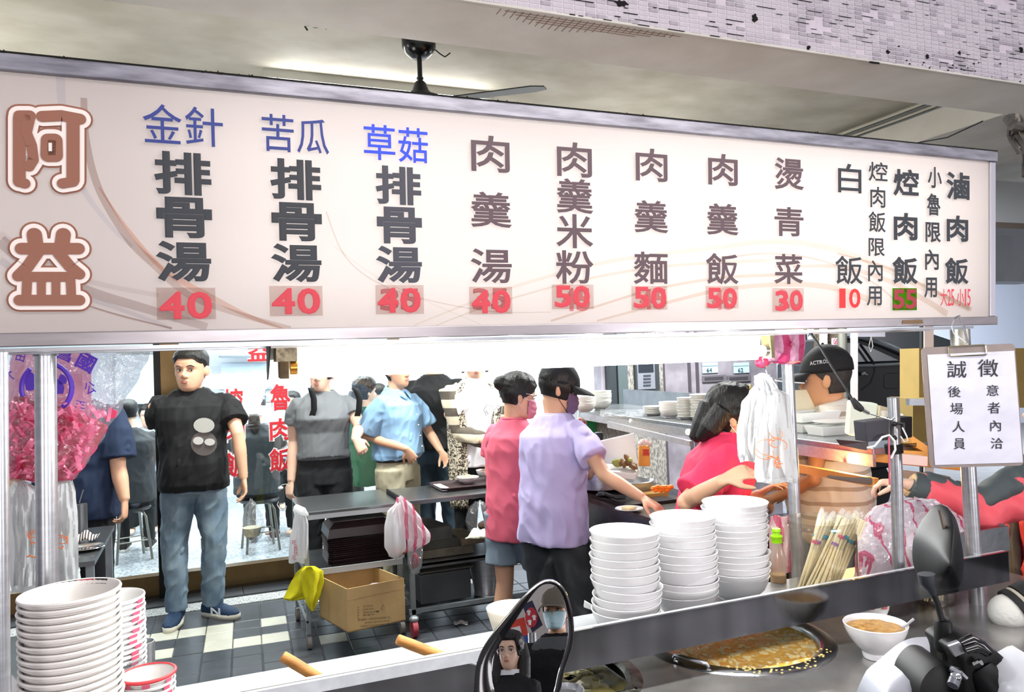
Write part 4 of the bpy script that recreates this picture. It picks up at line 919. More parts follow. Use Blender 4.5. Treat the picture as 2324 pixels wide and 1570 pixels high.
# ---- woman in grey top
grey = mat('grey_jersey', '686b6e', .7, bump=.06, bs=40)
p = PP('woman in fitted grey top and black trousers with backpack straps behind the steel cart', 745, 5.42, 178, 1.69, skin2, fat=1.12, shw=.185, arm=1.16, yaw=-.3, pitch=-.1, roll=-.15, hs=1.08,
    el=[('p', 816, 968, 5.42), ('p', 668, 1000, 5.45)], wr=[('p', 806, 995, 5.12), ('p', 661, 1092, 5.36)], hd=[(-.35, .1, -.6), (.2, .15, -1)], curl=[.8, .7], hn=[(.3, -1, 0), (-.6, -.5, 0)])
p.hair(m=hairb, hl=lambda th: (.06 if .25*PI < th < .75*PI else -.03), t=.02, extra=lambda b, s: b.tube([s.h((.02, -.085, .04)), s.h((.04, -.12, -.02)), s.h((.055, -.11, -.12)), s.h((.06, -.08, -.19))], [.05, .05, .042, .015], 12))
g_ = p.tee(grey, hem=.99, sl=.52, loose=.012, sleeve_r=.072, wr=.005, belly=.018, back=.03, neck=.078)
p.legs(mat('black_twill', '17191c', .8), r=1.22, waist=1.08, belly=.01)
p.shoes(mat('black_shoe', '1c1c1e', .5))
for pts in (((705, 880), (712, 905), (713, 930), (707, 950)), ((806, 880), (816, 905), (815, 930), (812, 945))):
    b = MB(); q = [atd(x_, y_, 5.26-.0*i) for i, (x_, y_) in enumerate(pts)]; b.grid(lambda u, v: q[min(int(v*3), 2)].lerp(q[min(int(v*3), 2)+1], v*3-min(int(v*3), 2))+CR*(.02*(u-.5))*2+V((0, .025*v*v, 0)), 2, 9); add_part(p, b, 'backpack_strap', blackm, solid=.006)
ep = thing('earphones', 'white earphones with a looped cord held in the grey-topped woman’s lowered hand', 'earphones', atd(640, 1115, 5.2))
MB().ball(atd(637, 1107, 5.2), (.018, .014, .012), 10).build('earbud_case', white_p, ep, True)
MB().tube([atd(x_, y_, 5.2) for x_, y_ in ((632, 1108), (640, 1100), (650, 1098), (656, 1102))], .002, 6).tube([atd(x_, y_, 5.2) for x_, y_ in ((632, 1138), (629, 1145), (636, 1156), (648, 1158), (650, 1148))], .002, 6).build('cord', white_p, ep, True)
# ---- man in blue shirt
bluec = mat('light_blue_oxford', '86abcc', .8, bump=.12, bs=30)
p = PP('man in light blue short-sleeved shirt and khaki trousers with one hand at his belt', 912, 5.48, 128, 1.68, skin1, fat=1.02, yaw=-.1, shw=.18, lean=.02,
    el=[(-.26, .1, 1.14), ('p', 832, 990, 5.40)], wr=[(-.2, .25, 1.0), ('p', 922, 1018, 5.26)], hd=[None, (-.5, .15, -.75)], hn=[(1, 0, 0), (-.6, -.6, 0)], curl=[.4, .5])
p.hair(t=.014)
p.tee(bluec, hem=.97, sl=.85, loose=.034, sleeve_r=.088, wr=.010, belly=.02, name='shirt', seed=5)
shirt_collar(p, bluec)
p.legs(mat('khaki_cotton', 'b3ac92', .85, ns=12, na=.1, bump=.1, bs=90), r=1.2, waist=1.0)
b = MB(); b.loft([(V((0, 0, .955*p.s)), .172*p.s, .132*p.s), (V((0, 0, .985*p.s)), .172*p.s, .132*p.s)], 28); p.part(b, 'belt', mat('dark_belt', '2a2522', .5))
b = MB(); b.box((-.022, .128, .952*p.s), (.022, .137, .988*p.s)); p.part(b, 'belt_buckle', chrome)
p.shoes(mat('black_shoe', '1c1c1e', .5))
for q in range(4):
    b = MB(); b.ball(atd(946+q*4, 940+q*24, 5.30), .005, 8); add_part(p, b, 'button', white_p)
# ---- man in black tee and jeans behind them
p = PP('man in black t-shirt and dark blue jeans behind the cardigan woman, back turned', 1000, 6.0, 15, 1.78, skin1, .008, fat=1.05, shw=.2, eyes=False, masked=True,
    el=[(-.27, -.05, 1.13), ('p', 1018, 940, 5.75)], wr=[(-.25, .2, 1.0), (.1, .28, 1.1)])
p.hair(); p.tee(blackc, hem=.92, sl=.6, loose=.035, sleeve_r=.085, seed=8)
p.legs(mat('dark_denim', '344654', .8, ns=6, na=.3), r=1.15); p.shoes(mat('white_sneaker', 'e6e4df', .5))
# ---- woman in houndstooth cardigan
def houndstooth():
    m = mat('houndstooth_knit', 'd8ccb2', .9, bump=.3, bs=150); nt = m.node_tree; tc = nt.nodes.new('ShaderNodeTexCoord'); mp = nt.nodes.new('ShaderNodeMapping'); ck = nt.nodes.new('ShaderNodeTexChecker')
    mp.inputs['Rotation'].default_value = (.2, .5, .3); ck.inputs['Scale'].default_value = 34; ck.inputs['Color1'].default_value = lin('ddd2ba'); ck.inputs['Color2'].default_value = lin('4b4238')
    nt.links.new(tc.outputs['Object'], mp.inputs[0]); nt.links.new(mp.outputs[0], ck.inputs['Vector'])
    nz = nt.nodes.new('ShaderNodeTexNoise'); nz.inputs['Scale'].default_value = 30; mm = nt.nodes.new('ShaderNodeMixRGB'); mm.inputs[0].default_value = .12
    nt.links.new(mp.outputs[0], mm.inputs[1]); nt.links.new(tc.outputs['Object'], nz.inputs['Vector']); nt.links.new(nz.outputs['Color'], mm.inputs[2]); nt.links.new(mm.outputs[0], ck.inputs['Vector'])
    nt.links.new(ck.outputs['Color'], nt.nodes['Principled BSDF'].inputs['Base Color']); return m
hk = houndstooth()
p = PP('woman in brown and cream houndstooth cardigan over a white t-shirt, looking down', 1095, 5.50, 172, 1.75, skin2, fat=1.08, shw=.185, pitch=-.35, hs=1.05,
    el=[('p', 1178, 1000, 5.4), ('p', 1048, 985, 5.43)], wr=[('p', 1150, 1015, 5.22), ('p', 1112, 1003, 5.18)], hd=[(-.5, .3, -.1), (-1, .2, 0)], curl=[.6, .6])
p.hair(hl=lambda th: (.055 if .25*PI < th < .75*PI else -.03), t=.02, extra=lambda b, s: [b.tube([s.h((q*.07, -.01, .03)), s.h((q*.085, .0, -.04)), s.h((q*.08, .02, -.085))], [.025, .026, .010], 10) for q in (-1, 1)])
p.tee(mat('white_cotton', 'e9eaee', .85, bump=.1, bs=50), hem=.86, sl=.5, loose=.016, name='t_shirt', coll=None)
b = MB(); hx = [(1104, 944), (1098, 930), (1105, 918), (1117, 922), (1122, 932), (1130, 920), (1140, 922), (1138, 936), (1125, 952)]
b.tube([atd(x_, y_, 5.33) for x_, y_ in hx], .003, 6); add_part(p, b, 'heart_print', mat('silver_print', '9a9ba2', .5))
# cardigan: sleeves and two fronts
z = p.s; b = MB()
for i in (0, 1):
    b.tube([p.S[i].lerp(V((0, 0, 1.4)), .3), p.S[i], p.S[i].lerp(p.E[i], .5), p.E[i], p.E[i].lerp(p.Wr[i], .75)], [q*z for q in (.066, .076, .076, .066, .055)], 18)
cs = p.part(b, 'cardigan_sleeve', stripes('cardigan_stripes', 'd8ccb2', '5b5349', 8.5, 2, .9), .009, 3, .006, 4)
for i in (0, 1):
    b = MB()
    def fr(u, v, i=i):
        zz = .58+.86*v; sg = -1 if i == 0 else 1; a0, a1 = (math.radians(62-max(0, v-.7)*50), math.radians(-95)); t = a0+(a1-a0)*u
        w = .205-.035*max(0, v-.75)*4*.6; dd = .158-.05*max(0, v-.8)*3; k_ = 1+.03*math.sin(t*9+v*4)
        if v > .9: w *= 1-(v-.9)*3.4; dd *= 1-(v-.9)*3
        return V((sg*math.cos(t)*w*k_, math.sin(t)*dd*k_, zz))*z
    b.grid(fr, 18, 22); o = p.part(b, 'cardigan_front', hk); q = o.modifiers.new('s', 'SOLIDIFY'); q.thickness = .006
p.legs(mat('black_twill', '17191c', .8), r=1.15); p.shoes(mat('white_sneaker', 'e6e4df', .5))
# ---- cook in pink
pinkc = mat('coral_pink_cotton', 'e0667c', .8, bump=.08, bs=40)
p = PP('cook in coral pink t-shirt and grey shorts seen from behind, hair in a bun', 1176, 4.12, 38, 1.52, skin1, fat=.9, yaw=-.6, pitch=-.25, shw=.135, lean=.08, masked=True, hs=1.12, hoff=(.02, 0, -.0),
    el=[(-.21, .05, 1.12), (.2, .1, 1.12)], wr=[(-.16, .28, 1.0), (.14, .32, 1.02)], kn=[(-.08, .0, .47), (.12, .16, .48)], an=[(-.10, -.06, .08), (.16, .12, .08)])
p.hair(hl=lambda th: (.06 if .22*PI < th < .78*PI else (.01 if -.02*PI < th < 1.02*PI else -.05)), t=.016, extra=lambda b, s: [b.ball(s.h((.0, -.115, .05)), (.04, .036, .04), 12), b.ball(s.h((.01, -.11, .075)), (.03, .03, .02), 10)])
p.mask(mat('pink_mask', 'c97f92', .7), mat('mask_elastic_white', 'ece8e6', .6))
p.tee(pinkc, hem=.745, sl=.6, loose=.03, sleeve_r=.08, wr=.007, seed=11, hemw=1.0)
p.legs(mat('slate_shorts', '7b8a98', .85), hem=.59, r=1.22, name='shorts')
p.shoes(mat('dark_sandal', '2e2624', .6))
b = MB(); b.tube([p.h((.085, .07, .02)), p.h((.086, .03, .022)), p.h((.083, -.02, .018))], .0022, 6); p.part(b, 'glasses_arm', mat('glasses_metal', 'c9c6c8', .3, .8))
# ---- cook in lavender with cap
lav = mat('lavender_cotton', 'c3b8e3', .8, bump=.08, bs=40)
p = PP('woman cook in lavender t-shirt, black cap and purple mask reaching towards a plate', 1268, 3.72, 40, 1.57, skin1, .006, fat=.92, yaw=-.7, pitch=-.3, shw=.142, lean=.12, masked=True, hs=1.08,
    el=[('p', 1335, 1075, 3.95), ('p', 1372, 1078, 3.5)], wr=[('p', 1352, 1052, 3.95), ('p', 1458, 1130, 3.38)], hd=[(.3, 1, .1), None], hn=[(0, 0, 1), (0, 0, -1)], curl=[.35, .45], kn=[(-.09, .03, .47), (.11, .08, .48)])
p.hair(hl=lambda th: (.05 if .22*PI < th < .78*PI else -.045), t=.012, seed=4)
p.cap(mat('cap_black', '1c1d21', .8, bump=.1, bs=90)); p.mask(mat('purple_mask', '665070', .75), mat('mask_elastic_dark', '2c2430', .6))
p.tee(lav, hem=.80, sl=.66, loose=.045, sleeve_r=.078, wr=.012, seed=21, hemw=1.06)
p.legs(mat('charcoal_trousers', '2b2f33', .85), r=1.2); p.shoes(mat('black_shoe', '1c1c1e', .5))
b = MB(); b.loft([(V((.0, .0, .35)), .0, .0)], 4) if False else None
# ---- cook in pink-red with yellow mask
p = PP('woman cook in hot pink t-shirt with patterned hairband and pale yellow mask', 1612, 3.0, 78, 1.53, skin1, .0055, fat=1.02, yaw=-.05, pitch=-.22, shw=.17, lean=.26, masked=True, hs=1.1, hoff=(0, -.02, -.055),
    el=[('p', 1640, 1170, 3.3), ('p', 1556, 1140, 2.76)], wr=[('p', 1725, 1120, 3.2), ('p', 1640, 1090, 2.60)], hd=[None, (.05, .9, .35)], hn=[(0, 0, -1), (-.6, .1, -.8)], curl=[.5, .55])
def bob(b, s):
    b.grid(lambda u, v: s.h((math.cos(PI*(1.02+.96*u)+0)*(.088+.012*v+.006*math.sin(u*40)*v), -.022+math.sin(PI*(1.02+.96*u))*(.085+.03*v*v), .02-.125*v-.01*math.sin(u*23))), 40, 8); n = len(b.v)
    b.tube([s.h((-.06, -.05, .03)), s.h((-.05, -.085, -.06)), s.h((-.03, -.115, -.11))], [.045, .04, .018], 12); b.tube([s.h((.06, -.05, .03)), s.h((.05, -.09, -.06)), s.h((.03, -.12, -.11))], [.045, .042, .018], 12); b.tube([s.h((0, -.08, .03)), s.h((0, -.105, -.06)), s.h((0, -.14, -.12))], [.06, .05, .02], 12)
p.hair(hl=lambda th: (.05 if .25*PI < th < .75*PI else (.0 if -.02*PI < th < 1.02*PI else -.06)), t=.02, extra=bob)
b = MB(); b.tube([p.h((math.cos(t)*.099, .012+.03*math.sin(t), .01+math.sin(t)*.128)) for t in [PI*q/16 for q in range(17)]], .006*p.s, 8); p.part(b, 'hairband', mat('yellow_black_hairband', 'd8c24e', .5, ns=60, col2='2a2018'))
b = MB(); b.box((-.01, -.006, -.03), (.01, .006, .03)); b.v = [p.h(V((.05, -.10, -.02))+q) for q in b.v]; p.part(b, 'hair_clip', mat('cream_clip', 'd9bd93', .4))
p.mask(mat('pale_yellow_mask', 'eeeab0', .7), white_p)
p.tee(mat('hot_pink_cotton', 'f03a63', .75, bump=.08, bs=40), hem=.80, sl=.85, loose=.03, sleeve_r=.082, wr=.007, seed=31)
p.legs(mat('charcoal_trousers', '2b2f33', .85), r=1.15); p.shoes(mat('black_shoe', '1c1c1e', .5))
# ---- vendor with cap
sp_ = stripes('striped_polo', 'e9e0cf', 'b7a994', 15, 2, .85, duty=.72, warp=.03)
p = capman = PP('older man in black cap with white brim edge and striped beige polo shirt', 1914, 3.62, 285, 1.575, skin3, .0052, fat=1.12, yaw=.12, pitch=-.08, shw=.185, hs=1.24, lean=-.0, gaze=.4, brim=.1,
    el=[(-.27, .02, 1.12), (.26, .02, 1.12)], wr=[(-.2, .25, 1.0), (.2, .25, 1.0)])
p.hair(m=mat('grey_black_hair', '3b352f', .6, ns=80, na=.4), hl=lambda th: (.05 if .22*PI < th < .78*PI else (.03 if -.02*PI < th < 1.02*PI else -.06)), t=.006)
cp = p.cap(mat('cap_black2', '0d0e0f', .75, bump=.1, bs=90), edge=mat('brim_white', 'eeeeee', .5))
p.tee(sp_, hem=.78, sl=.6, loose=.035, sleeve_r=.085, wr=.006, name='polo_shirt', belly=.05, neck=.085, seed=41)
shirt_collar(p, mat('collar_cream', 'e6dfd0', .85))
p.legs(mat('charcoal_trousers', '2b2f33', .85), r=1.15, belly=.04); p.shoes(mat('black_shoe', '1c1c1e', .5))
b = MB(); n = len('ACTROS'); a0 = atd(1838, 829, 3.46); ux = atd(1882, 823, 3.42)-a0; put_text(b, 'ACTROS', a0, ux, V((0, 0, .017)), bold=.01); add_part(p, b, 'cap_lettering', mat('cap_silver', 'd5d9dc', .4), par=cp, smooth=False)
# ---- customer in red and grey jacket at the right edge
redj = mat('coral_red_nylon', 'd9525c', .6, bump=.15, bs=25); darkj = mat('dark_grey_nylon', '3d4547', .6, bump=.15, bs=25)
p = PP('customer in coral red and dark grey jacket at the right edge, holding tongs', 2452, 2.62, 268, 1.47, skin2, .006, fat=1.15, shw=.2, arm=1.05, eyes=False, masked=True,
    el=[('p', 2225, 1165, 2.42), (.25, .1, 1.12)], wr=[('p', 2062, 1098, 2.45), (.2, .3, 1.0)], hd=[(0, 1, .02), None], hn=[(0, 0, -1), (0, 0, -1)], curl=[.75, .5])
if True:
    z = p.s; p.hair()
    b = MB(); b.loft([(V((0, 0, zz))*z, w*z, d*z) for zz, w, d in ((.72, .2, .16), (.95, .205, .165), (1.15, .2, .16), (1.3, .2, .15), (1.4, .17, .11), (1.46, .1, .08), (1.52, .085, .075))], 26)
    jk = p.part(b, 'jacket_body', redj, .009, 3, .014, 50)
    for i in (0, 1):
        b = MB(); b.tube([p.S[i], p.S[i].lerp(p.E[i], .6), p.E[i], p.E[i].lerp(p.Wr[i], .85)], [.085, .078, .068, .052], 18); p.part(b, 'jacket_sleeve', redj, .008, 3, .014, 51+i)
        b = MB(); b.tube([p.E[i].lerp(p.Wr[i], .78), p.E[i].lerp(p.Wr[i], .98)], [.054, .046], 16); p.part(b, 'sleeve_cuff', darkj, .006, 2, .004)
        b = MB(); u_ = V((0, 0, 1)); b.tube([p.S[i]+u_*.05, p.S[i].lerp(p.E[i], .6)+u_*.048, p.E[i]+u_*.038, p.E[i].lerp(p.Wr[i], .8)+u_*.024], [.06, .052, .046, .036], 14); p.part(b, 'sleeve_panel', darkj, .008, 3, .008, 53)
    b = MB(); b.loft([(V((0, .0, zz))*z, w*z, d*z) for zz, w, d in ((1.30, .207, .157), (1.38, .182, .125), (1.45, .11, .09), (1.54, .095, .085))], 26); p.part(b, 'jacket_yoke', darkj, .009, 3, .01, 55)
    b = MB(); b.slab([V((-.12, .15, .74))*z, V((.0, .185, .72))*z, V((.03, .17, 1.36))*z, V((-.05, .16, 1.38))*z], (0, .02, 0)); p.part(b, 'jacket_placket', darkj, .008, 2, .008)
    p.legs(mat('charcoal_trousers', '2b2f33', .85), r=1.2); p.shoes(mat('black_shoe', '1c1c1e', .5))
t = thing('tongs', 'dull metal tongs held out by the hand in the dark cuff', 'tongs', atd(1960, 1090, 2.4))
for dz in (0, .016):
    MB().tube([atd(1878, 1082-dz*120, 2.36), atd(1930, 1090-dz*200, 2.38), atd(1975, 1094-dz*300, 2.42)], [.003, .005, .009], 8).build('tong_arm', mat('dull_tongs', '7d7268', .4, .7), t, True)
t = thing('winter_glove', 'pale grey padded glove with black straps at the right edge', 'glove', atd(2295, 1385, 2.0))
MB().ball(atd(2288, 1388, 2.0), (.052, .045, .045), 20).build('glove_hand', mat('pale_grey_fleece', 'cfcfc8', .95, bump=.3, bs=90), t, True)
MB().tube([atd(2300, 1380, 2.0), atd(2312, 1372, 2.0)], [.05, .048], 18).tube([atd(2320, 1366, 2.0), atd(2345, 1350, 2.0)], [.047, .045], 18).build('glove_strap', blackm, t, True)
MB().tube([atd(2311, 1374, 2.0), atd(2321, 1366, 2.0)], [.0465, .0465], 18).build('glove_cuff', mat('beige_band', 'a9a493', .8), t, True)
# ---- man in navy at the left, standing close behind the hanging bags
p = PP('man in navy t-shirt at the left, arm hanging down, partly behind the hanging bags', 184, 4.35, 200, 1.74, skin1, .007, fat=1.2, shw=.21, arm=1.15,
    el=[('p', 268, 1060, 4.35), (.3, .0, 1.12)], wr=[('p', 283, 1135, 4.3), (.28, .1, .9)], hd=[(0, .1, -1), None], curl=[.8, .4])
p.hair(); p.tee(mat('navy_cotton', '1d2c47', .85, bump=.08, bs=40), hem=.80, sl=.85, loose=.03, sleeve_r=.095, seed=60); p.legs(mat('black_twill', '17191c', .8), r=1.2); p.shoes(mat('black_shoe', '1c1c1e', .5))
# ---- seated diners behind the glass
def seated(label, px, d, ang, hs=1., hip=.52, shirt=None, skin=skin2, H=1.68, hairf=None, trs=None, **k):
    q = dict(hipz=hip, lean=0, el=[(-.22, .1, hip+.28), (.22, .1, hip+.28)], wr=[(-.15, .33, hip+.3), (.15, .33, hip+.3)], kn=[(-.11, .42, hip-.0), (.11, .42, hip-.0)], an=[(-.11, .38, .08), (.11, .38, .08)])
    q.update(k); return PPs(label, px, d, ang, H, skin, .009, **q)
def PPs(label, px, d, ang, H, skin, vox, **k):
    drop = .90-k['hipz']; p0 = ppos(px, d); s_ = H/1.72
    for n_ in ('el', 'wr'): k[n_] = [(a, b, c+drop) if a != 'p' else (a, b, c) for a, b, c in k[n_]]
    for n_ in ('kn', 'an'): k[n_] = [(a, b, c+drop) for a, b, c in k[n_]]
    k['hipz'] = .90
    return Person(label, p0.x, p0.y, pdir(p0, ang), H, skin, vox, z0=-drop*s_, eyes=False, masked=True, **k)
p = seated('seated diner in dark grey t-shirt with cropped hair, back to the left glass pane', 297, 6.75, 8, hs=1, fat=1.25, shw=.21, hip=.6)
p.hair(hl=lambda th: (.06 if .22*PI < th < .78*PI else (.02 if -.02*PI < th < 1.02*PI else -.03)), t=.012); p.tee(mat('charcoal_tee', '3b3e42', .85), hem=.82, sl=.5, loose=.03, seed=70, belly=.03); p.legs(mat('black_twill', '17191c', .8), hem=0, r=1.15, taper=.8); p.shoes(mat('dark_sandal', '2e2624', .6))
p = seated('seated woman with brown ponytail and charcoal top behind the red lettering', 588, 6.95, 5, hs=1, fat=1.12, shw=.19, hip=.58)
p.hair(m=hairb, hl=lambda th: (.06 if .22*PI < th < .78*PI else -.045), t=.018, extra=lambda b, s: b.tube([s.h((0, -.10, .0)), s.h((0, -.135, -.05)), s.h((.0, -.13, -.13)), s.h((.01, -.12, -.22))], [.02, .045, .055, .02], 14))
p.tee(mat('charcoal_top', '454a4e', .85), hem=.84, sl=.6, loose=.03, seed=71, belly=.02); p.legs(mat('black_twill', '17191c', .8), r=1.15, taper=.8); p.shoes(mat('maroon_shoe', '6d4a4c', .6))
p = seated('diner in pale blue shirt facing the street behind the lettering', 640, 9.3, 165, fat=1.1, hip=.62, hs=1.05); p.hair(); p.tee(mat('pale_blue_shirt', 'b9d0e6', .85), hem=.85, sl=.6, seed=72); p.legs(mat('black_twill', '17191c', .8))
p = seated('diner with black hair leaning close to the glass behind the upper red character', 672, 7.9, 200, fat=1., hip=.66, hs=1.05, H=1.6); p.hair(); p.tee(mat('pale_blue_shirt', 'b9d0e6', .85), hem=.85, sl=.6, seed=73); p.legs(mat('black_twill', '17191c', .8))
p = seated('diner in pale grey-blue shirt beside the cropped-haired man', 342, 8.2, 190, fat=1.05, hip=.5); p.hair(); p.tee(mat('grey_blue_shirt', 'aab4c6', .85), hem=.85, sl=.6, seed=74); p.legs(mat('black_twill', '17191c', .8))
p = seated('diner in navy top with cropped hair, far between the grey and blue shirts', 868, 8.8, 300, fat=1.05, hip=.62); p.hair(hl=lambda th: (.06 if .22*PI < th < .78*PI else .0), t=.008); p.tee(mat('navy_cotton', '1d2c47', .85), hem=.85, sl=.6, seed=75); p.legs(mat('black_twill', '17191c', .8))
p = seated('diner in green sweater with long dark hair behind the grey-topped woman', 838, 6.6, 60, fat=1.1, hip=.72); p.hair(m=hairb, t=.02, extra=lambda b, s: b.tube([s.h((0, -.09, .0)), s.h((0, -.12, -.08)), s.h((.0, -.12, -.2)), s.h((.01, -.11, -.3))], [.06, .07, .06, .02], 14)); p.tee(mat('green_knit', '2f6b4c', .9), hem=.80, sl=1.5, loose=.04, seed=76); p.legs(mat('maroon_trousers', '4a2430', .8))
# stools under the two diners by the glass
def stool(px, d, rz, label):
    c = ppos(px, d); t = thing('dining_stool', label, 'stool', c, rz, 'steel-legged stools behind the glass'); H_ = .46; m = mat('stool_tube', '8f8d84', .3, .8)
    MB().lathe([(0, H_-.03), (.16, H_-.03), (.175, H_-.015), (.165, H_), (0, H_+.005)], 24).build('seat', mat('black_vinyl', '17181a', .4), t, True, local=True)
    for k in range(4):
        a = PI/4+k*PI/2; u = V((math.cos(a), math.sin(a), 0)); MB().tube([u*.02+V((0, 0, H_-.04)), u*.12+V((0, 0, H_-.045)), u*.15+V((0, 0, H_-.09)), u*.2+V((0, 0, 0.0))], .0115, 10).build('leg', m, t, True, local=True)
    MB().tube([V((math.cos(a), math.sin(a), 0))*.165+V((0, 0, .17)) for a in [PI/4+k*PI/2 for k in range(5)]], .006, 6, False).build('stretcher', m, t, True, local=True)
    return t
stool(297, 6.75, .3, 'black stool with steel tube legs under the cropped-haired diner at left')
stool(592, 6.95, .1, 'black stool with steel tube legs under the ponytailed woman')
# ================= BEHIND THE STALL =================
galv = mat('galvanised_frame', '9aa1a4', .45, .6, ns=12, na=.2)
topst = mat('worktop_steel', 'a4a8aa', .24, .9, ns=9, na=.2, stretch=(1, 6, 1), bump=.02, bs=90)
def lbox(b, x0, y0, z0, x1, y1, z1): return b.box((x0, y0, z0), (x1, y1, z1))
# cart 1
c1 = thing('service_cart', 'steel service cart holding brown trays and a cardboard box, left of the two', 'cart', (.82, 4.85, 0))
X0, X1, Y0, Y1 = .53, 1.10, 4.58, 5.16
MB().box((X0, Y0, .762), (X1, Y1, .78)).build('top', topst, c1, bevel=.003)
MB().box((X0, Y0, .735), (X1, Y0+.02, .762)).build('front_rail', mat('pale_frame', 'c3c8c9', .4, .5), c1)
for x, y in ((X0, Y0), (X1-.025, Y0), (X0, Y1-.025), (X1-.025, Y1-.025)):
    MB().box((x, y, .085), (x+.025, y+.025, .762)).build('leg', galv, c1, bevel=.002)
    w = MB(); w.tube([(x+.0, y+.012, .036), (x+.025, y+.012, .036)], .036, 16); wo = w.build('caster', mat('grey_rubber', '77706c', .8), c1, True)
    MB().box((x-.004, y+.002, .03), (x, y+.022, .09)).build('caster_fork', galv, wo)
MB().box((X0, Y0, .42), (X1, Y1, .432)).build('middle_shelf', steel_d, c1); MB().box((X0, Y0-.004, .415), (X1, Y0+.012, .448)).build('shelf_rail', mat('pale_frame', 'c3c8c9', .4, .5), c1)
for y in (Y0+.01, Y1-.02): MB().box((X0, y, .15), (X1, y+.012, .162)).build('lower_rail', galv, c1)
for x in (X0, X1-.012): MB().box((x, Y0, .15), (x+.012, Y1, .162)).build('lower_rail', galv, c1)
for k in range(11): MB().tube([(X0+.03+k*.05, Y0+.01, .165), (X0+.03+k*.05, Y1-.01, .165)], .003, 6).build('rack_wire', galv, c1)
for k in range(4): MB().tube([(X0+.01, Y0+.1+k*.12, .16), (X1-.01, Y0+.1+k*.12, .16)], .003, 6).build('rack_wire', galv, c1)
# trays on the middle shelf
def tray_mesh(x0, y0, x1, y1, z, h=.02, bl=.03):
    b = MB(); o = [(x0, y0), (x1, y0), (x1, y1), (x0, y1)]
    def ring(e, zz, cut):
        a, c, d, f = x0+e, y0+e, x1-e, y1-e; return [(a+cut, c, zz), (d-cut, c, zz), (d, c+cut, zz), (d, f-cut, zz), (d-cut, f, zz), (a+cut, f, zz), (a, f-cut, zz), (a, c+cut, zz)]
    R_ = [ring(0, z+h, bl), ring(.006, z+h+.003, bl), ring(.02, z+.004, bl), ring(.018, z, bl)]
    vs = sum(R_, []); fs = [(i*8+k, i*8+(k+1) % 8, i*8+8+(k+1) % 8, i*8+8+k) for i in range(3) for k in range(8)]+[tuple(range(16, 24)), tuple(range(31, 23, -1))]
    b.add(vs, fs); return b
brown = mat('dark_brown_plastic', '3a2c2e', .35, ns=20, na=.2)
tx0, tx1 = .67, 1.07
first = None
ORD = ['topmost', 'second', 'third', 'fourth', 'fifth', 'sixth', 'seventh', 'eighth', 'ninth', 'tenth', 'eleventh', 'twelfth', 'thirteenth', 'fourteenth', 'fifteenth', 'sixteenth', 'seventeenth', 'eighteenth', 'nineteenth', 'twentieth', 'twenty-first', 'twenty-second']
def from_top(i): return 'topmost' if i == 0 else ORD[i]+' from the top'
N = 13
for k in range(N):
    o = tray_mesh(-.2, -.14, .2, .14, 0, .016).build('tray', brown, None, local=True) if first is None else first.copy()
    if first is None: first = o
    else: COL.objects.link(o)
    o.location = (.87+random.uniform(-.003, .003), 4.76+random.uniform(-.003, .003), .433+k*.0118); o.rotation_euler = (0, 0, random.uniform(-.01, .01))
    tag(o, 'dark brown serving tray in the cart’s stack, %s' % from_top(N-1-k), 'tray', 'trays stacked on the left cart')
bt = thing('serving_box', 'dark brown plastic cover on top of the tray stack', 'tray cover', (.87, 4.76, .60))
b = MB(); b.add([(.67, 4.62, .604), (1.07, 4.62, .604), (1.07, 4.90, .604), (.67, 4.90, .604), (.68, 4.63, .655), (1.06, 4.63, .655), (1.06, 4.89, .655), (.68, 4.89, .655), (.72, 4.68, .69), (1.01, 4.68, .69), (1.01, 4.86, .69), (.72, 4.86, .69)],
              [(3, 2, 1, 0), (0, 1, 5, 4), (1, 2, 6, 5), (2, 3, 7, 6), (3, 0, 4, 7), (4, 5, 9, 8), (5, 6, 10, 9), (6, 7, 11, 10), (7, 4, 8, 11), (8, 9, 10, 11)]).build('cover', brown, bt)
MB().box((.70, 4.66, .6905), (1.03, 4.84, .694)).build('worn_top', mat('worn_grey', '7f7a78', .6, ns=12, na=.4), bt)
# cardboard box
kb = mat('cardboard', 'bfa06c', .85, ns=7, na=.15, bump=.08, bs=60); kb2 = mat('cardboard_inside', 'a98a5a', .9)
bx = thing('cardboard_box', 'open brown cardboard box with printed text on the bottom rack of the cart', 'box', (.88, 4.62, .17))
A = atz(790, 1436, .17); B_ = atz(908, 1410, .17); ux = (B_-A); ux.z = 0; ux = ux.normalized()*.335; uy = V((-ux.y, ux.x, 0)).normalized()*.36; uy = V((-.10, .36, 0)); H_ = .235; U = V((0, 0, H_)); t_ = .006
def wall(p, q, th, nm='side', m=kb, u=U): d = (q-p).normalized(); nn = V((d.y, -d.x, 0))*-t_; return MB().slab([p, q, q+u, p+u], nn).build(nm, m, bx)
wall(A, A+ux, 0); wall(A+ux, A+ux+uy, 0); wall(A+uy+ux, A+uy, 0); wall(A+uy, A, 0)
MB().slab([A, A+ux, A+ux+uy, A+uy], (0, 0, t_)).build('bottom', kb2, bx)
MB().slab([A+U*.74+V((0, -.0015, 0)), A+ux+U*.76+V((0, -.0015, 0)), A+ux+U*.765+V((0, -.0015, 0)), A+U*.745+V((0, -.0015, 0))], (0, .001, 0)).build('crease', kb2, bx)
ink = mat('box_ink', '5e5236', .8); b = MB()
def boxtxt(px0, py0, px1, py1, txt, bold=.0):
    n_ = V((ux.y, -ux.x, 0)).normalized()
    def on(x, y): r = ray(x, y); return C0+r*((A-C0).dot(n_)/r.dot(n_))+n_*.0012
    o = on(px0, py1); put_text(b, txt, o, on(px1, py0+(py1-py0)+(0))-o if False else on(px1, py1-(px1-px0)*.09)-o, V((0, 0, (on(px0, py0)-on(px0, py1)).z)), bold=bold, gap=.1, th=.0002)
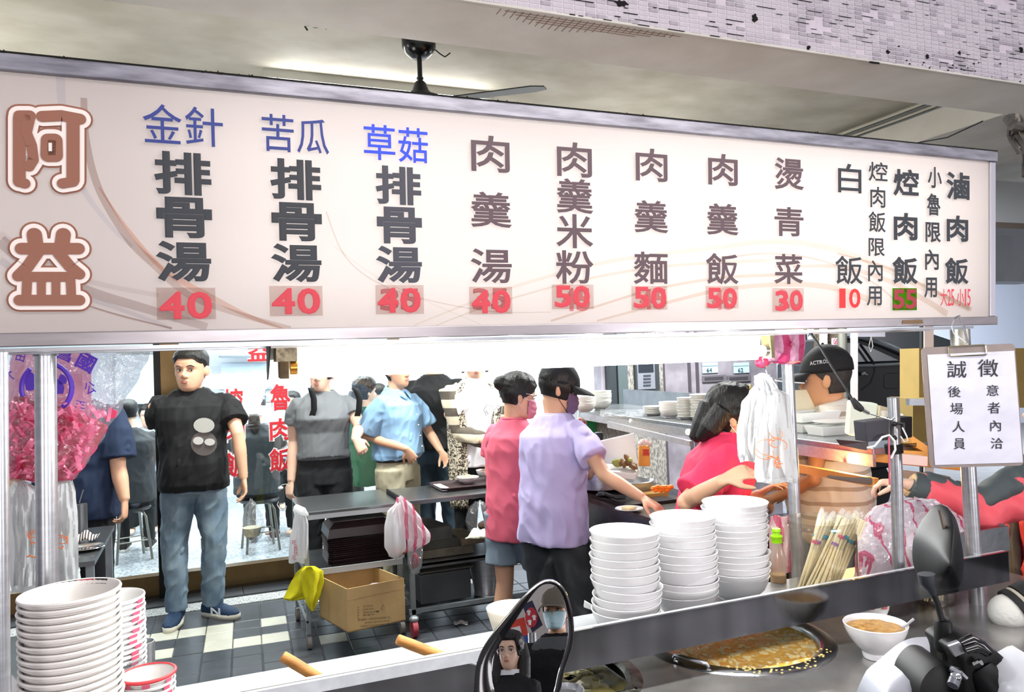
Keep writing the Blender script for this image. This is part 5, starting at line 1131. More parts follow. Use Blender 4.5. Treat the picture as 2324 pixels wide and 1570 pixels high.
boxtxt(824, 1374, 846, 1378, '免洗餐具用'); boxtxt(824, 1381, 848, 1385, '白色湯碗'); boxtxt(824, 1388, 860, 1392, '規格說明一'); boxtxt(824, 1394, 850, 1398, '數量共')
for q in range(5): boxtxt(811, 1376+q*6, 815, 1380+q*6, '品名數重地'[q])
boxtxt(812, 1404, 885, 1409, '請勿重壓小心輕放保持乾燥遠離火源'); boxtxt(828, 1411, 884, 1415, '避免陽光直射高溫潮濕處'); boxtxt(818, 1419, 883, 1423, '本產品可回收再利用請分類')
b.build('box_lettering', ink, bx)
b = MB(); n_ = V((ux.y, -ux.x, 0)).normalized()
def onb(x, y): r = ray(x, y); return C0+r*((A-C0).dot(n_)/r.dot(n_))+n_*.002
tri = [onb(869, 1371), onb(873, 1381), onb(864, 1382)]; b.tube(tri+[tri[0]], .0009, 5, False); b.build('recycling_mark', ink, bx)
for k in range(5):
    c_ = A+ux*(.25+.14*k)+uy*.35+V((0, 0, .165+.02*math.sin(k*3))); MB().ball(c_, (.05, .045, .028), 12).build('wrapped_item', mat('lilac_plastic', ['b6a8b4', 'c7bcc2', '8c8288'][k % 3], .4), bx, True)
# towels, bags at the cart
def cloth(name, label, cat, pts, d, m, solid=.006, folds=7, amp=.008, seed=0, par=None, ret=None):
    """pts: left edge and right edge pixel rows [(xl, xr, y)], built as a folded sheet with real depth"""
    o = [pts]; b = MB(); n = len(pts)-1
    def f(u, v):
        i = min(int(v*n), n-1); w = v*n-i; a, c = pts[i], pts[i+1]; xl = a[0]+(c[0]-a[0])*w; xr = a[1]+(c[1]-a[1])*w; y = a[2]+(c[2]-a[2])*w
        dd = d+amp*math.sin(u*folds*2*PI/2+seed+v*2)+amp*.8*noise.noise(V((u*4, v*5, seed)))-amp*3*math.sin(u*PI)
        return atd(xl+(xr-xl)*u, y, dd)
    b.grid(f, 28, 24); o = b.build(name, m, par, True, solid=solid)
    if label: tag(o, label, cat)
    return o
yel = mat('yellow_microfibre', 'e2da1c', .95, bump=.6, bs=220)
t = thing('yellow_cloth', 'bright yellow cleaning cloth hung over the front rail of the left cart', 'cloth', atd(690, 1300, 4.38))
cloth('cloth_fold', None, None, [(688, 708, 1286), (672, 716, 1300), (660, 716, 1322), (648, 710, 1348), (644, 690, 1358), (655, 668, 1362)], 4.42, yel, par=t, folds=3, amp=.01)
cloth('cloth_fold', None, None, [(694, 712, 1285), (684, 733, 1294), (684, 735, 1320), (688, 728, 1348), (697, 718, 1370), (708, 712, 1386)], 4.36, yel, par=t, folds=4, amp=.012, seed=3)
def filmbag(name, label, pts, d, m, folds=6, amp=.012, seed=0, par=None, back=True, thick=.03):
    """a hanging plastic bag: front and rear sheet that meet at the sides"""
    n = len(pts)-1; b = MB(); random.seed(seed+11)
    def f(u, v):
        sgn = 1 if u < .5 else -1; uu = u*2 if u < .5 else 2-u*2
        i = min(int(v*n), n-1); w = v*n-i; a, c = pts[i], pts[i+1]; w2 = w*w*(3-2*w)
        xl = a[0]+(c[0]-a[0])*w2; xr = a[1]+(c[1]-a[1])*w2; y = a[2]+(c[2]-a[2])*w
        bul = thick*math.sin(uu*PI)**.6*(.35+.65*math.sin(min(1, v*1.15)*PI)**.5)
        dd = d-sgn*bul+amp*noise.noise(V((uu*folds, v*folds*.6, seed+sgn)))+amp*.5*abs(noise.noise(V((uu*folds*3, v*folds*1.4, seed+sgn*5))))
        return atd(xl+(xr-xl)*uu, y+2*math.sin(uu*9+seed), dd)
    b.grid(f, 56, 34, True); return b.build(name, m, par, True)
def red_stripe_film():
    m = film('white_red_stripe_bag', 'fbf4f6', .10, .25, 1.0, 25, .62, 'f6eef1'); nt = m.node_tree
    tc = nt.nodes.new('ShaderNodeTexCoord'); sp = nt.nodes.new('ShaderNodeSeparateXYZ'); nt.links.new(tc.outputs['Object'], sp.inputs[0])
    a = nt.nodes.new('ShaderNodeMath'); a.operation = 'MULTIPLY'; a.inputs[1].default_value = 22; nt.links.new(sp.outputs[0], a.inputs[0])
    fr = nt.nodes.new('ShaderNodeMath'); fr.operation = 'FRACT'; nt.links.new(a.outputs[0], fr.inputs[0]); g = nt.nodes.new('ShaderNodeMath'); g.operation = 'GREATER_THAN'; g.inputs[1].default_value = .62; nt.links.new(fr.outputs[0], g.inputs[0])
    mx = nt.nodes.new('ShaderNodeMix'); mx.data_type = 'RGBA'; nt.links.new(g.outputs[0], mx.inputs[0]); mx.inputs[6].default_value = lin('f6eef1'); mx.inputs[7].default_value = lin('e35f86')
    for n in nt.nodes:
        if n.type in ('BSDF_DIFFUSE', 'BSDF_TRANSLUCENT'): nt.links.new(mx.outputs[2], n.inputs[0])
    return m
rs = red_stripe_film(); milky = film('milky_bag', 'ffffff', .12, .25, 1.0, 30, .70, 'fafbfc'); clear = film('clear_bag', 'f4f6f8', .22, .12, 1.2, 35, .10, 'e8ecef')
t = thing('printed_bag', 'small white plastic bag with red print tied to the left cart corner', 'plastic bag', atd(680, 1160, 4.4))
filmbag('bag', None, [(664, 690, 1155), (668, 696, 1168), (664, 700, 1190), (657, 700, 1225), (655, 697, 1262), (655, 692, 1277)], 4.42, milky, par=t, thick=.03, amp=.01)
MB().tube([atd(672, 1152, 4.42), atd(688, 1160, 4.38), atd(698, 1168, 4.42)], [.02, .022, .008], 10).build('knot', milky, t, True)
b = MB()
for px, py, s_ in ((668, 1236, 10), (671, 1248, 10), (672, 1259, 9), (668, 1270, 8)):
    put_glyph(b, random.choice('福旺喜'), atd(px-s_/2, py, 4.36), atd(px+s_/2, py, 4.36)-atd(px-s_/2, py, 4.36), V((0, 0, .025)))
b.build('bag_print', mat('crimson_print', 'c8304e', .6), t)
t = thing('takeaway_bag', 'pink and white striped plastic bag hanging between the two carts', 'plastic bag', atd(920, 1130, 4.4))
filmbag('striped_bag', None, [(900, 918, 1126), (896, 940, 1150), (902, 958, 1180), (910, 978, 1215), (924, 976, 1226), (922, 940, 1252)], 4.38, rs, par=t, thick=.035, amp=.02)
filmbag('clear_bag', None, [(898, 910, 1140), (878, 912, 1165), (872, 920, 1200), (872, 922, 1240), (882, 918, 1262), (890, 910, 1268)], 4.36, milky, par=t, thick=.05, amp=.014, seed=4)
filmbag('clear_bag', None, [(930, 955, 1220), (924, 960, 1250), (926, 958, 1280), (936, 952, 1302)], 4.42, clear, par=t, thick=.04, seed=9)
MB().ball(atd(905, 1252, 4.37), (.05, .04, .02), 12).build('soup', mat('brown_soup', '9c5f3c', .4), t, True); MB().ball(atd(942, 1272, 4.42), (.022, .02, .045), 12).build('red_sauce', mat('red_sauce', 'a8374a', .3), t, True)
# small bag held by the man
t = thing('held_bag', 'small clear plastic bag with a soup bowl held by the man in black', 'plastic bag', atd(573, 1130, 4.92))
filmbag('bag', None, [(566, 572, 1132), (556, 584, 1150), (550, 598, 1175), (552, 602, 1200), (562, 596, 1215), (572, 584, 1232)], 4.92, clear, par=t, thick=.06, amp=.012, seed=2)
MB().lathe([(.0, -.055), (.045, -.055), (.06, 0), (.058, 0), (.0, -.012)], 20, atd(572, 1196, 4.92)).build('soup_bowl', mat('cream_food', 'e3dfbe', .5, ns=40, na=.3), t, True)
# cart 2 (longer worktop) with its things
c2 = thing('prep_table', 'longer steel prep table with undershelf, right of the service cart', 'table', (1.5, 4.75, 0))
x0, x1, y0, y1 = 1.12, 2.35, 4.50, 5.0
MB().box((x0, y0, .772), (x1, y1, .80)).build('top', topst, c2, bevel=.003)
MB().box((x0-.012, y0, .765), (x0, y1, .803)).build('edge_strip', blackm, c2)
for x, y in ((x0+.01, y0+.02), (x1-.03, y0+.02), (x0+.01, y1-.03), (x1-.03, y1-.03)): MB().box((x, y, .03), (x+.028, y+.028, .772)).build('leg', galv, c2, bevel=.002)
MB().box((x0, y0+.02, .40), (x1, y1, .415)).build('undershelf', steel_d, c2)
MB().box((x0, y0+.02, .12), (x1, y0+.045, .15)).build('lower_rail', galv, c2); MB().box((x0, y0+.02, .385), (x1, y0+.03, .418)).build('shelf_rail', steel_d, c2)
w = MB(); w.tube([(x0+.0, y0-.01, .05), (x0+.03, y0-.01, .05)], .05, 18); wo = w.build('caster', mat('red_rubber', '9c3a44', .6), c2, True); MB().ball((x0+.015, y0-.01, .105), (.03, .03, .022), 12).build('caster_plate', galv, wo, True)
t = thing('serving_tray', 'dark brown tray with bowls on the longer prep table', 'tray', (1.62, 4.85, .80))
tray_mesh(1.38, 4.66, 1.92, 4.98, .801, .022).build('tray_base', brown, t)
MB().box((1.395, 4.68, .8065), (1.46, 4.95, .812)).build('napkin', mat('napkin_white', 'e4e0e4', .8), t)
bowlm = mat('white_melamine', 'e4e3e3', .16, coat=.4); bowlg = mat('worn_melamine', 'e9e7e2', .25)
def bowl_prof(r, h, foot=.45, t=.003, flare=.0):
    out = [(r*foot, 0), (r*foot, h*.09), (r*.62, h*.16), (r*.84, h*.45), (r*.95, h*.78), (r, h), (r-t*.6, h+t*.3), (r-t, h)]
    return [(0, h*.04)]+[(r*foot-.003, 0)]+out+[(r*.95-t, h*.78), (r*.84-t, h*.47), (r*.62-t, h*.2), (r*.3, h*.14), (0, h*.13)]
def bowl_obj(name, r, h, m, par=None, loc=None, **k):
    b = MB(); b.lathe(bowl_prof(r, h, **k), 40); o = b.build(name, m, par, True, local=True)
    if loc is not None: o.location = loc
    return o
def food_bowl(label, px, py, z, r, h, fc, top=.75, mound=.0, par=None, cat='bowl', name='food_bowl', fc2=None, n=0, rz=0):
    c = atz(px, py, z); t = thing(name, label, cat, c)
    bowl_obj('bowl', r, h, bowlm, t)
    fm_ = mat('food_'+fc, fc, .5, ns=70, na=.3, col2=fc2 or None, bump=.5, bs=90)
    MB().grid(lambda u, v: (math.cos(2*PI*u)*r*.86*v, math.sin(2*PI*u)*r*.86*v, h*top+mound*(1-v*v)+.006*noise.noise(V((u*5 if v > 0 else 0, v*9, px)))), 24, 8, True).build('food', fm_, t, True, local=True)
    return t
food_bowl('small white bowl with a pale dumpling on the tray on the prep table', 1062, 1096, .808, .075, .042, 'd9c08c', .6, .03)
food_bowl('white bowl of minced red-brown pork on the tray behind the dumpling bowl', 1101, 1084, .808, .062, .055, '8b4a34', .85, .008)
food_bowl('white bowl partly hidden behind the cook in coral pink, on the same tray', 1126, 1090, .808, .055, .05, '9a5a3c', .85, .004)
t = thing('grey_boxes', 'stack of worn grey boards and boxes on the prep table’s undershelf', 'box', (1.4, 4.8, .415))
for k, (a, c, h0, h1, cc) in enumerate(((1.17, 1.56, .418, .47, '6f6a5c'), (1.16, 1.46, .471, .52, '4f5149'), (1.46, 1.62, .471, .505, '867d68'), (1.2, 1.40, .521, .60, '5b5f5b'))):
    MB().box((a, 4.6, h0), (c, 4.95, h1), rz=.06*k).build('board', mat('worn_board_%d' % k, cc, .8, ns=12, na=.4), t, bevel=.003)
t = thing('waste_bag', 'clear plastic bag with leftovers on the undershelf behind a white rag', 'plastic bag', atd(1092, 1195, 4.6))
filmbag('bag', None, [(1078, 1098, 1136), (1062, 1120, 1155), (1056, 1126, 1180), (1062, 1124, 1205)], 4.75, clear, par=t, thick=.09, amp=.03, seed=6)
MB().ball(atd(1102, 1192, 4.72), (.05, .05, .03), 12).build('leftovers', mat('brown_scraps', '6b4f3c', .8, ns=30, na=.4), t, True)
t = thing('wet_rag', 'crumpled off-white rag on the undershelf', 'cloth', atd(1085, 1212, 4.55))
MB().grid(lambda u, v: atd(1056+62*u, 1222-22*math.sin(u*PI)*(1-v)**.5+4*math.sin(u*15)*(1-v), 4.50+.12*(v-.5)*-1+.015*math.sin(u*12+v*5)), 26, 12).build('rag', mat('rag_cream', 'd7d6bf', .9, bump=.4, bs=60), t, True, solid=.008)
t = thing('steel_bucket', 'tapered stainless steel bucket on the floor under the prep table', 'bucket', atz(1108, 1345, .02))
c = atz(1108, 1345, .13); MB().lathe([(0, 0), (.085, 0), (.092, .012), (.088, .02), (.125, .26), (.132, .265), (.130, .272), (.122, .262), (.088, .03), (0, .02)], 32, (c.x, c.y, .12)).build('bucket_body', steel, t, True)
c3 = thing('metal_bin', 'dark grey metal box with a notched lid standing under the prep table', 'box', (1.4, 4.62, 0))
MB().box((1.20, 4.56, .16), (1.52, 4.95, .335)).build('bin_body', mat('dark_sheet', '5a5e61', .4, .6, ns=6, na=.2), c3, bevel=.004); MB().box((1.2, 4.56, .34), (1.54, 4.95, .352)).build('bin_lid', mat('olive_lid', '4c4a40', .6), c3, bevel=.003)
MB().box((1.19, 4.52, .115), (1.8, 4.95, .125)).build('base_plate', steel_d, c3)
t = thing('floor_litter', 'crumpled white tissue lying on the dark floor tiles', 'tissue', atz(1045, 1412, 0))
MB().grid(lambda u, v: atz(1030+32*u, 1416-8*v+2*math.sin(u*9), .004+.012*abs(noise.noise(V((u*3, v*3, 1))))), 12, 5).build('tissue', mat('tissue_white', 'd9d7d2', .9), t, True, solid=.002)
# ---- street-side kitchen counter running away from the camera on the right
k1 = thing('side_counter', 'long steel plate counter running back towards the meter wall', 'counter', (2.5, 3.5, 0))
SX0 = 2.2
def ksl(u0, u1, v0, v1, z0, z1):
    """slab along the counter: u across (0 at its stall edge), v = Y; the edge runs slightly askew"""
    e = lambda v: 2.19+(v-2.05)*.093
    return MB().slab([(e(v0)+u0, v0, z0), (e(v0)+u1, v0, z0), (e(v1)+u1, v1, z0), (e(v1)+u0, v1, z0)], (0, 0, z1-z0))
ksl(0, .27, 2.05, 3.0, 1.225, 1.25).build('upper_shelf', topst, k1, bevel=.003)
ksl(0, .55, 3.0, 5.2, 1.225, 1.25).build('upper_shelf', topst, k1, bevel=.003)
ksl(.54, .55, 3.0, 5.2, 1.25, 1.36).build('back_guard', steel_d, k1)
ksl(-.004, .01, 2.05, 5.2, 1.185, 1.228).build('shelf_lip', steel, k1)
for y in (3.3, 5.1): ksl(.04, .08, y, y+.04, 0, 1.225).build('leg', steel_d, k1)
ksl(.14, .5, 3.1, 5.15, 0, .72).build('cabinet', mat('dark_cabinet', '30343b', .5, .3), k1)
ksl(.12, .14, 4.3, 4.9, .2, 1.2).build('mosaic_panel', mosaic, k1)
sb = aty(1379, 957, 4.4); 
MB().slab([atd(1378, 956, 4.6), atd(1565, 1001, 3.5), atd(1565, 1013, 3.5), atd(1378, 970, 4.6)], (.02, .01, 0)).build('lower_rail', steel, k1)
ksl(-.05, -.03, 2.0, 2.95, 1.125, 1.155).build('wooden_rail', mat('warm_wood_shelf', 'c98c4a', .5), k1)
gl2 = film('counter_glass', 'f2f3f4', .05, .05)
ksl(-.055, -.052, 2.0, 2.95, .9, 1.125).build('glass_guard', gl2, k1)
bulb = atd(1946, 1022, 2.95)
t = thing('heat_lamp_bulb', 'small glowing bulb under the takeout shelf', 'lamp', bulb); MB().ball(bulb, (.012, .018, .011), 12).build('bulb', mat('warm_bulb', 'ffd9a0', .3, emit=25), t, True)
l_ = bpy.data.lights.new('heat_lamp', 'POINT'); l_.energy = 15; l_.color = (1, .58, .2); l_.shadow_soft_size = .06; lo = bpy.data.objects.new('heat_lamp', l_); COL.objects.link(lo); lo.location = atd(1925, 1045, 2.85)
for px, d in ((1433, 4.6), (1562, 3.75)):
    q = atd(px, 955 if px < 1500 else 980, d); t = thing('small_bulb', 'tiny warm bulb on the counter lip %s' % ('near the stacked bowls' if px < 1500 else 'beside the cook’s hair'), 'lamp', q); MB().ball(q, .014, 10).build('bulb', mat('warm_bulb', 'ffd9a0', .3, emit=25), t, True)
# plates and bowls on the counter
plm = mat('cream_china', 'f0efe6', .25); plb = mat('blue_rim', '5a6c86', .3)
def flat_stack(px, py, r, h, pitch, n, where, kind='plate', z=1.251, prof=None, X=None):
    c = atz(px, py, z); b = MB()
    if kind == 'plate': b.lathe([(0, 0), (r*.6, 0), (r*.68, h*.25), (r, h), (r-.003, h+.002), (r*.66, h*.42), (0, h*.3)], 28)
    else: b.lathe(bowl_prof(r, h), 28)
    me = b.mesh(kind); me.materials.append(plm); me.polygons.foreach_set('use_smooth', [True]*len(me.polygons)); me.set_sharp_from_angle(angle=.9)
    for i in range(n):
        o = bpy.data.objects.new(kind, me); COL.objects.link(o); o.location = (c.x+random.uniform(-.002, .002), c.y+random.uniform(-.002, .002), z+i*pitch)
        tag(o, 'cream %s in the stack %s, %s' % (kind, where, from_top(n-1-i)), kind, 'plates and bowls stacked on the side counter')
flat_stack(1328, 935, .072, .05, .0095, 7, 'left on the counter', 'bowl'); flat_stack(1362, 929, .082, .062, .0095, 8, 'beside the door jamb', 'bowl')
flat_stack(1484, 942, .062, .016, .0075, 6, 'left of centre', 'plate'); flat_stack(1523, 947, .066, .05, .008, 6, 'with the deep bottom bowl', 'bowl'); flat_stack(1558, 950, .05, .014, .0085, 13, 'next to the tallest', 'plate'); flat_stack(1596, 952, .068, .018, .0085, 15, 'tallest beside the cook', 'plate')
t = thing('plastic_sheet', 'crumpled clear plastic wrap with red marks lying on the side counter', 'plastic wrap', atz(1410, 938, 1.25))
MB().grid(lambda u, v: atz(1362+98*u, 945-16*v, 1.256+.04*abs(noise.noise(V((u*5, v*3, 4))))*math.sin(u*PI)), 34, 10).build('wrap', clear, t, True)
# bins, green poster, pot, styrofoam box, cup behind the cooks
t = thing('green_poster', 'green and white food banner with red character behind the cooks', 'banner', atd(1350, 990, 5.6))
a = [atd(1318, 940, 5.4), atd(1372, 948, 5.4), atd(1372, 1000, 5.4), atd(1318, 1000, 5.4)]
MB().slab(a, (0, .01, 0)).build('banner_sheet', mat('banner_green', '1f8f52', .6), t); MB().slab([atd(1312, 928, 5.38), atd(1372, 938, 5.38), atd(1372, 956, 5.38), atd(1312, 952, 5.38)], (0, .01, 0)).build('banner_band', mat('banner_pale', 'd6e6e4', .6), t)
b = MB(); put_glyph(b, '肉', atd(1304, 996, 5.33), atd(1330, 996, 5.33)-atd(1304, 996, 5.33), V((0, 0, .14)), bold=.05, th=.001); b.build('banner_lettering', redl, t)
b = MB(); put_glyph(b, '肉', atd(1301, 999, 5.34), atd(1333, 999, 5.34)-atd(1301, 999, 5.34), V((0, 0, .16)), thick=.09, th=.001); b.build('banner_lettering_edge', mat('cream_edge', 'efe6cf', .6), t)
st = thing('cooking_station', 'steel cooking station with griddle, trays and pans between the cooks', 'stove', (2.0, 3.3, 0))
q0 = atz(1400, 1165, .9)
MB().box((1.84, 2.72, .1), (2.18, 4.0, .88)).build('station_body', steel_d, st); MB().box((1.80, 2.70, .88), (2.20, 4.0, .90)).build('station_top', mat('greasy_steel', '77716b', .3, .8, ns=10, na=.3), st)
MB().box((1.82, 3.15, .90), (2.1, 3.6, .915)).build('griddle', mat('griddle_black', '2c2a2a', .35, .3, ns=30, na=.5), st)
for k in range(3): MB().box((1.85, 3.62+k*.12, .90), (2.18, 3.71+k*.12, .93)).build('food_tray', mat('tray_food_%d' % k, ['b0602c', '9a7a4a', '7a4a2a'][k], .4, ns=40, na=.4), st, bevel=.003)
t = thing('lidded_pot', 'tall steel stockpot with glass lid behind the lavender shirt', 'pot', atd(1362, 1030, 4.05))
c = atd(1362, 1065, 4.05)
MB().lathe([(0, 0), (.125, 0), (.125, .19), (.132, .195), (.13, .2), (.12, .19), (0, .19)], 32, (c.x, c.y, .93)).build('pot_body', steel, t, True)
MB().lathe([(.134, .2), (.13, .208), (.09, .225), (.03, .238), (0, .24)], 32, (c.x, c.y, .93)).build('pot_lid', film('lid_glass', 'aab3b6', .4, .1), t, True); MB().lathe([(0, .24), (.022, .242), (.026, .275), (.02, .285), (0, .287)], 16, (c.x, c.y, .93)).build('lid_knob', blackp, t, True)
t = thing('takeout_box', 'open white foam takeout box with meat and greens held up by the cook', 'food box', atd(1408, 1040, 3.9))
fo = mat('white_foam', 'f3f5ef', .6)
q = [atd(1362, 1000, 3.86), atd(1440, 982, 3.86), atd(1448, 1060, 3.82), atd(1366, 1050, 3.84)]; MB().slab(q, (.0, .008, 0)).build('box_lid', fo, t, bevel=.004)
q = [atd(1366, 1050, 3.84), atd(1448, 1058, 3.82), atd(1442, 1075, 3.70), atd(1372, 1068, 3.70)]; MB().slab(q, (0, 0, -.03)).build('box_base', fo, t, bevel=.004)
for k in range(16):
    c = atd(1385+random.uniform(0, 56), 1054+random.uniform(-14, 8), 3.76+random.uniform(-.03, .03)); MB().ball(c, (random.uniform(.015, .035), .012, random.uniform(.008, .016)), 8, Euler((0, random.uniform(-.8, .8), random.uniform(0, 3))).to_matrix()).build('meat_piece' if k < 9 else 'vegetable_piece', mat('meat_brown' if k < 9 else 'greens', '8f6a40' if k < 9 else 'b0b45a', .6, ns=50, na=.3), t, True)
t = thing('orange_cup', 'orange printed paper bag of ice-like snacks beside the takeout box', 'paper bag', atd(1462, 1030, 4.0))
q = [atd(1450, 1058, 4.0), atd(1476, 1058, 4.0), atd(1474, 1012, 4.0), atd(1450, 1012, 4.0)]; MB().slab(q, (.02, .04, 0)).build('cup_body', mat('orange_paper', 'f0a24a', .6, ns=30, na=.1), t, bevel=.003)
for k in range(5): MB().ball(atd(1453+k*5, 1006-4*(k % 2), 4.0), .014, 8).build('snack', mat('snack_pink', 'e6cfcb', .5), t, True)
b = MB(); put_glyph(b, '嘉', atd(1458, 1034, 3.985), atd(1474, 1034, 3.985)-atd(1458, 1034, 3.985), V((0, 0, .035)), bold=.02); b.build('cup_print', redl, t)
t = thing('steel_pan', 'shallow round steel pan glinting orange on the cooking station', 'pan', atd(1440, 1110, 3.5))
c = atz(1441, 1115, .915); MB().lathe([(0, 0), (.085, 0), (.1, .055), (.104, .057), (.1, .06), (.095, .055), (.08, .005), (0, .005)], 32, c).build('pan_body', steel, t, True)
t = thing('orange_food', 'bright orange food pieces in a tray beside the steel pan', 'food', atd(1496, 1108, 3.4))
for k in range(10): MB().ball(atd(1484+k*4.2, 1108+4*math.sin(k*2), 3.4), (.016, .014, .012), 8).build('food_piece', mat('orange_food', 'f08a22', .4), t, True)
MB().slab([atz(1436, 1140, .9), atz(1516, 1130, .9), atz(1516, 1117, .9), atz(1436, 1122, .9)], (0, 0, .03)).build('food_tin', mat('amber_tin', 'd9a860', .25, .5), t)
t = thing('small_plate', 'small white plate with a piece of tofu under the reaching hand', 'plate', atz(1428, 1158, .905)); c = atz(1428, 1158, .905)
MB().lathe([(0, 0), (.04, 0), (.065, .01), (.063, .012), (.04, .004), (0, .004)], 28, c).build('plate_base', bowlm, t, True); MB().box((c.x-.03, c.y-.02, c.z+.004), (c.x+.03, c.y+.02, c.z+.018), rz=.3).build('tofu', mat('tofu', 'e9cfa0', .5), t, bevel=.004)
t = thing('ladle', 'black ladle lying on the griddle beside the cook', 'ladle', atz(1380, 1125, .92)); MB().tube([atz(1362, 1118, .925), atz(1400, 1130, .93), atz(1420, 1130, .93)], [.014, .009, .006], 8).ball(atz(1368, 1122, .925), (.035, .03, .012), 12).build('ladle_body', blackp, t, True)
# takeout boxes, lid and napkin holder on the near end of the shelf
def tbox(px, py, w, dpt, h, label, rz=0, lid=False):
    c = atz(px, py, 1.251); t = thing('foam_box', label, 'food box', c, rz, 'foam takeout boxes on the counter')
    e = .012; b = MB(); b.add([(-w/2+e, -dpt/2+e, 0), (w/2-e, -dpt/2+e, 0), (w/2-e, dpt/2-e, 0), (-w/2+e, dpt/2-e, 0), (-w/2, -dpt/2, h), (w/2, -dpt/2, h), (w/2, dpt/2, h), (-w/2, dpt/2, h), (-w/2+.006, -dpt/2+.006, h), (w/2-.006, -dpt/2+.006, h), (w/2-.006, dpt/2-.006, h), (-w/2+.006, dpt/2-.006, h), (-w/2+e+.004, -dpt/2+e+.004, .006), (w/2-e-.004, -dpt/2+e+.004, .006), (w/2-e-.004, dpt/2-e-.004, .006), (-w/2+e+.004, dpt/2-e-.004, .006)],
        [(3, 2, 1, 0), (0, 1, 5, 4), (1, 2, 6, 5), (2, 3, 7, 6), (3, 0, 4, 7), (4, 5, 9, 8), (5, 6, 10, 9), (6, 7, 11, 10), (7, 4, 8, 11), (8, 9, 13, 12), (9, 10, 14, 13), (10, 11, 15, 14), (11, 8, 12, 15), (12, 13, 14, 15)])
    b.build('box_tray', fo, t, local=True)
    if lid: MB().slab([(-w/2, dpt/2, h), (w/2, dpt/2, h), (w/2, dpt/2+.05, h+.09), (-w/2, dpt/2+.05, h+.09)], (0, .004, .002)).build('box_lid', mat('cream_card', 'e3d9b8', .8), t, local=True)
    return t
b_ = tbox(1832, 977, .20, .13, .035, 'white foam box, lowest beside the post', .1)
b_ = tbox(1838, 972, .24, .15, .04, 'open white foam box with raised cream lid on top beside the post', .05, True); b_.location.z += .037
tbox(1885, 985, .17, .12, .036, 'small white foam box under the white plate', -.1)
t = thing('white_plate', 'round white plate lying on the small foam box', 'plate', atz(1900, 975, 1.29)); c = atz(1894, 983, 1.251); MB().lathe([(0, 0), (.05, 0), (.08, .008), (.078, .011), (.05, .004), (0, .004)], 28, (c.x+.01, c.y+.02, 1.292)).build('lid_disc', bowlg, t, True)
t = thing('napkin_holder', 'pale green-white plastic napkin holder at the end of the takeout shelf', 'napkin holder', atz(1965, 1000, 1.25))
q = [atd(1926, 988, 2.78), atd(1984, 992, 2.70), atd(1994, 916, 2.70), atd(1932, 910, 2.78)]; MB().slab(q, (.05, .07, 0)).build('holder_body', mat('pale_green_plastic', 'dfe6d6', .45), t, bevel=.006)
q = [atd(1994, 988, 2.68), atd(2018, 985, 2.76), atd(2016, 925, 2.76), atd(1998, 920, 2.68)]; MB().slab(q, (.01, .02, 0)).build('holder_side', mat('beige_plastic', 'cfc6a2', .5), t)
for k in range(6): MB().tube([atd(1999+k*3, 972, 2.675), atd(1999+k*3, 932, 2.675)], .0012, 5).build('holder_grille', mat('grille_white', 'eceadf', .4), t)
q = [atd(2020, 930, 2.72), atd(2050, 940, 2.72), atd(2048, 985, 2.72), atd(2022, 975, 2.72)]; MB().slab(q, (.01, .02, 0)).build('napkins', white_p, t)
# ledger-like dark strip in front of the takeout shelf
t = thing('shelf_box', 'long dark grey tray lip beneath the napkin holder', 'tray', atz(1920, 1010, 1.22)); q = [atd(1897, 997, 2.62), atd(1966, 1003, 2.5), atd(1966, 1022, 2.5), atd(1906, 1010, 2.62)]; MB().slab(q, (.03, .02, 0)).build('tray_lip', mat('dark_sheet', '5a5e61', .4, .6), t)
# ---- short post with black box and cable
t = thing('signal_post', 'short steel post carrying a black box, cables and clamps beside the clipboard', 'post', atd(2030, 1140, 2.1))
MB().tube([atd(2027, 902, 2.1), atd(2035, 1075, 2.1), atd(2040, 1330, 2.1)], .0155, 18).build('post', steel, t, True)
MB().tube([atd(2022, 905, 2.1), atd(2027, 898, 2.1)], .0158, 18).build('post_cap', chrome, t, True) if False else None
q = [atd(1963, 957, 2.07), atd(2018, 950, 2.07), atd(2018, 998, 2.07), atd(1967, 1003, 2.07)]; MB().slab(q, (.01, .05, 0)).build('black_box', mat('box_charcoal', '2d2c33', .5), t, bevel=.002)
q = [atd(2040, 948, 2.1), atd(2071, 945, 2.1), atd(2071, 992, 2.1), atd(2042, 998, 2.1)]; MB().slab(q, (.01, .05, 0)).build('black_box', mat('box_charcoal', '2d2c33', .5), t, bevel=.002)
for y in (962, 994): MB().ball(atd(2030, y, 2.075), .007, 10).build('clamp_bolt', blackp, t, True)
MB().tube([atd(2042, 960, 2.08), atd(2052, 962, 2.06), atd(2052, 975, 2.06)], .005, 8).build('cable_plug', blackp, t, True)
MB().tube([atd(x, y, 2.05) for x, y in ((1968, 1016), (1985, 1012), (2002, 992), (2018, 987), (2030, 1000), (2032, 1020), (2022, 1040))], .003, 8).build('white_cable', white_p, t, True)
MB().tube([atd(x, y, 2.05) for x, y in ((2048, 970), (2058, 990), (2060, 1000), (2052, 1002), (2044, 990))], .002, 8).build('white_cable', white_p, t, True)
MB().tube([atd(2017, 992, 2.05), atd(2018, 1040, 2.05), atd(2019, 1100, 2.05)], .0025, 6).build('pink_string', mat('pink_string', 'd9697c', .7), t, True)
MB().tube([atd(2027, 1008, 2.1), atd(2030, 1028, 2.1)], .023, 14).build('black_tape', blackm, t, True)
for k in range(3): MB().tube([atd(2044, 1008+k*3, 2.09), atd(2080, 1006+k*2+k, 2.09)], .0013, 5).build('cable_tie_tail', blackm, t)
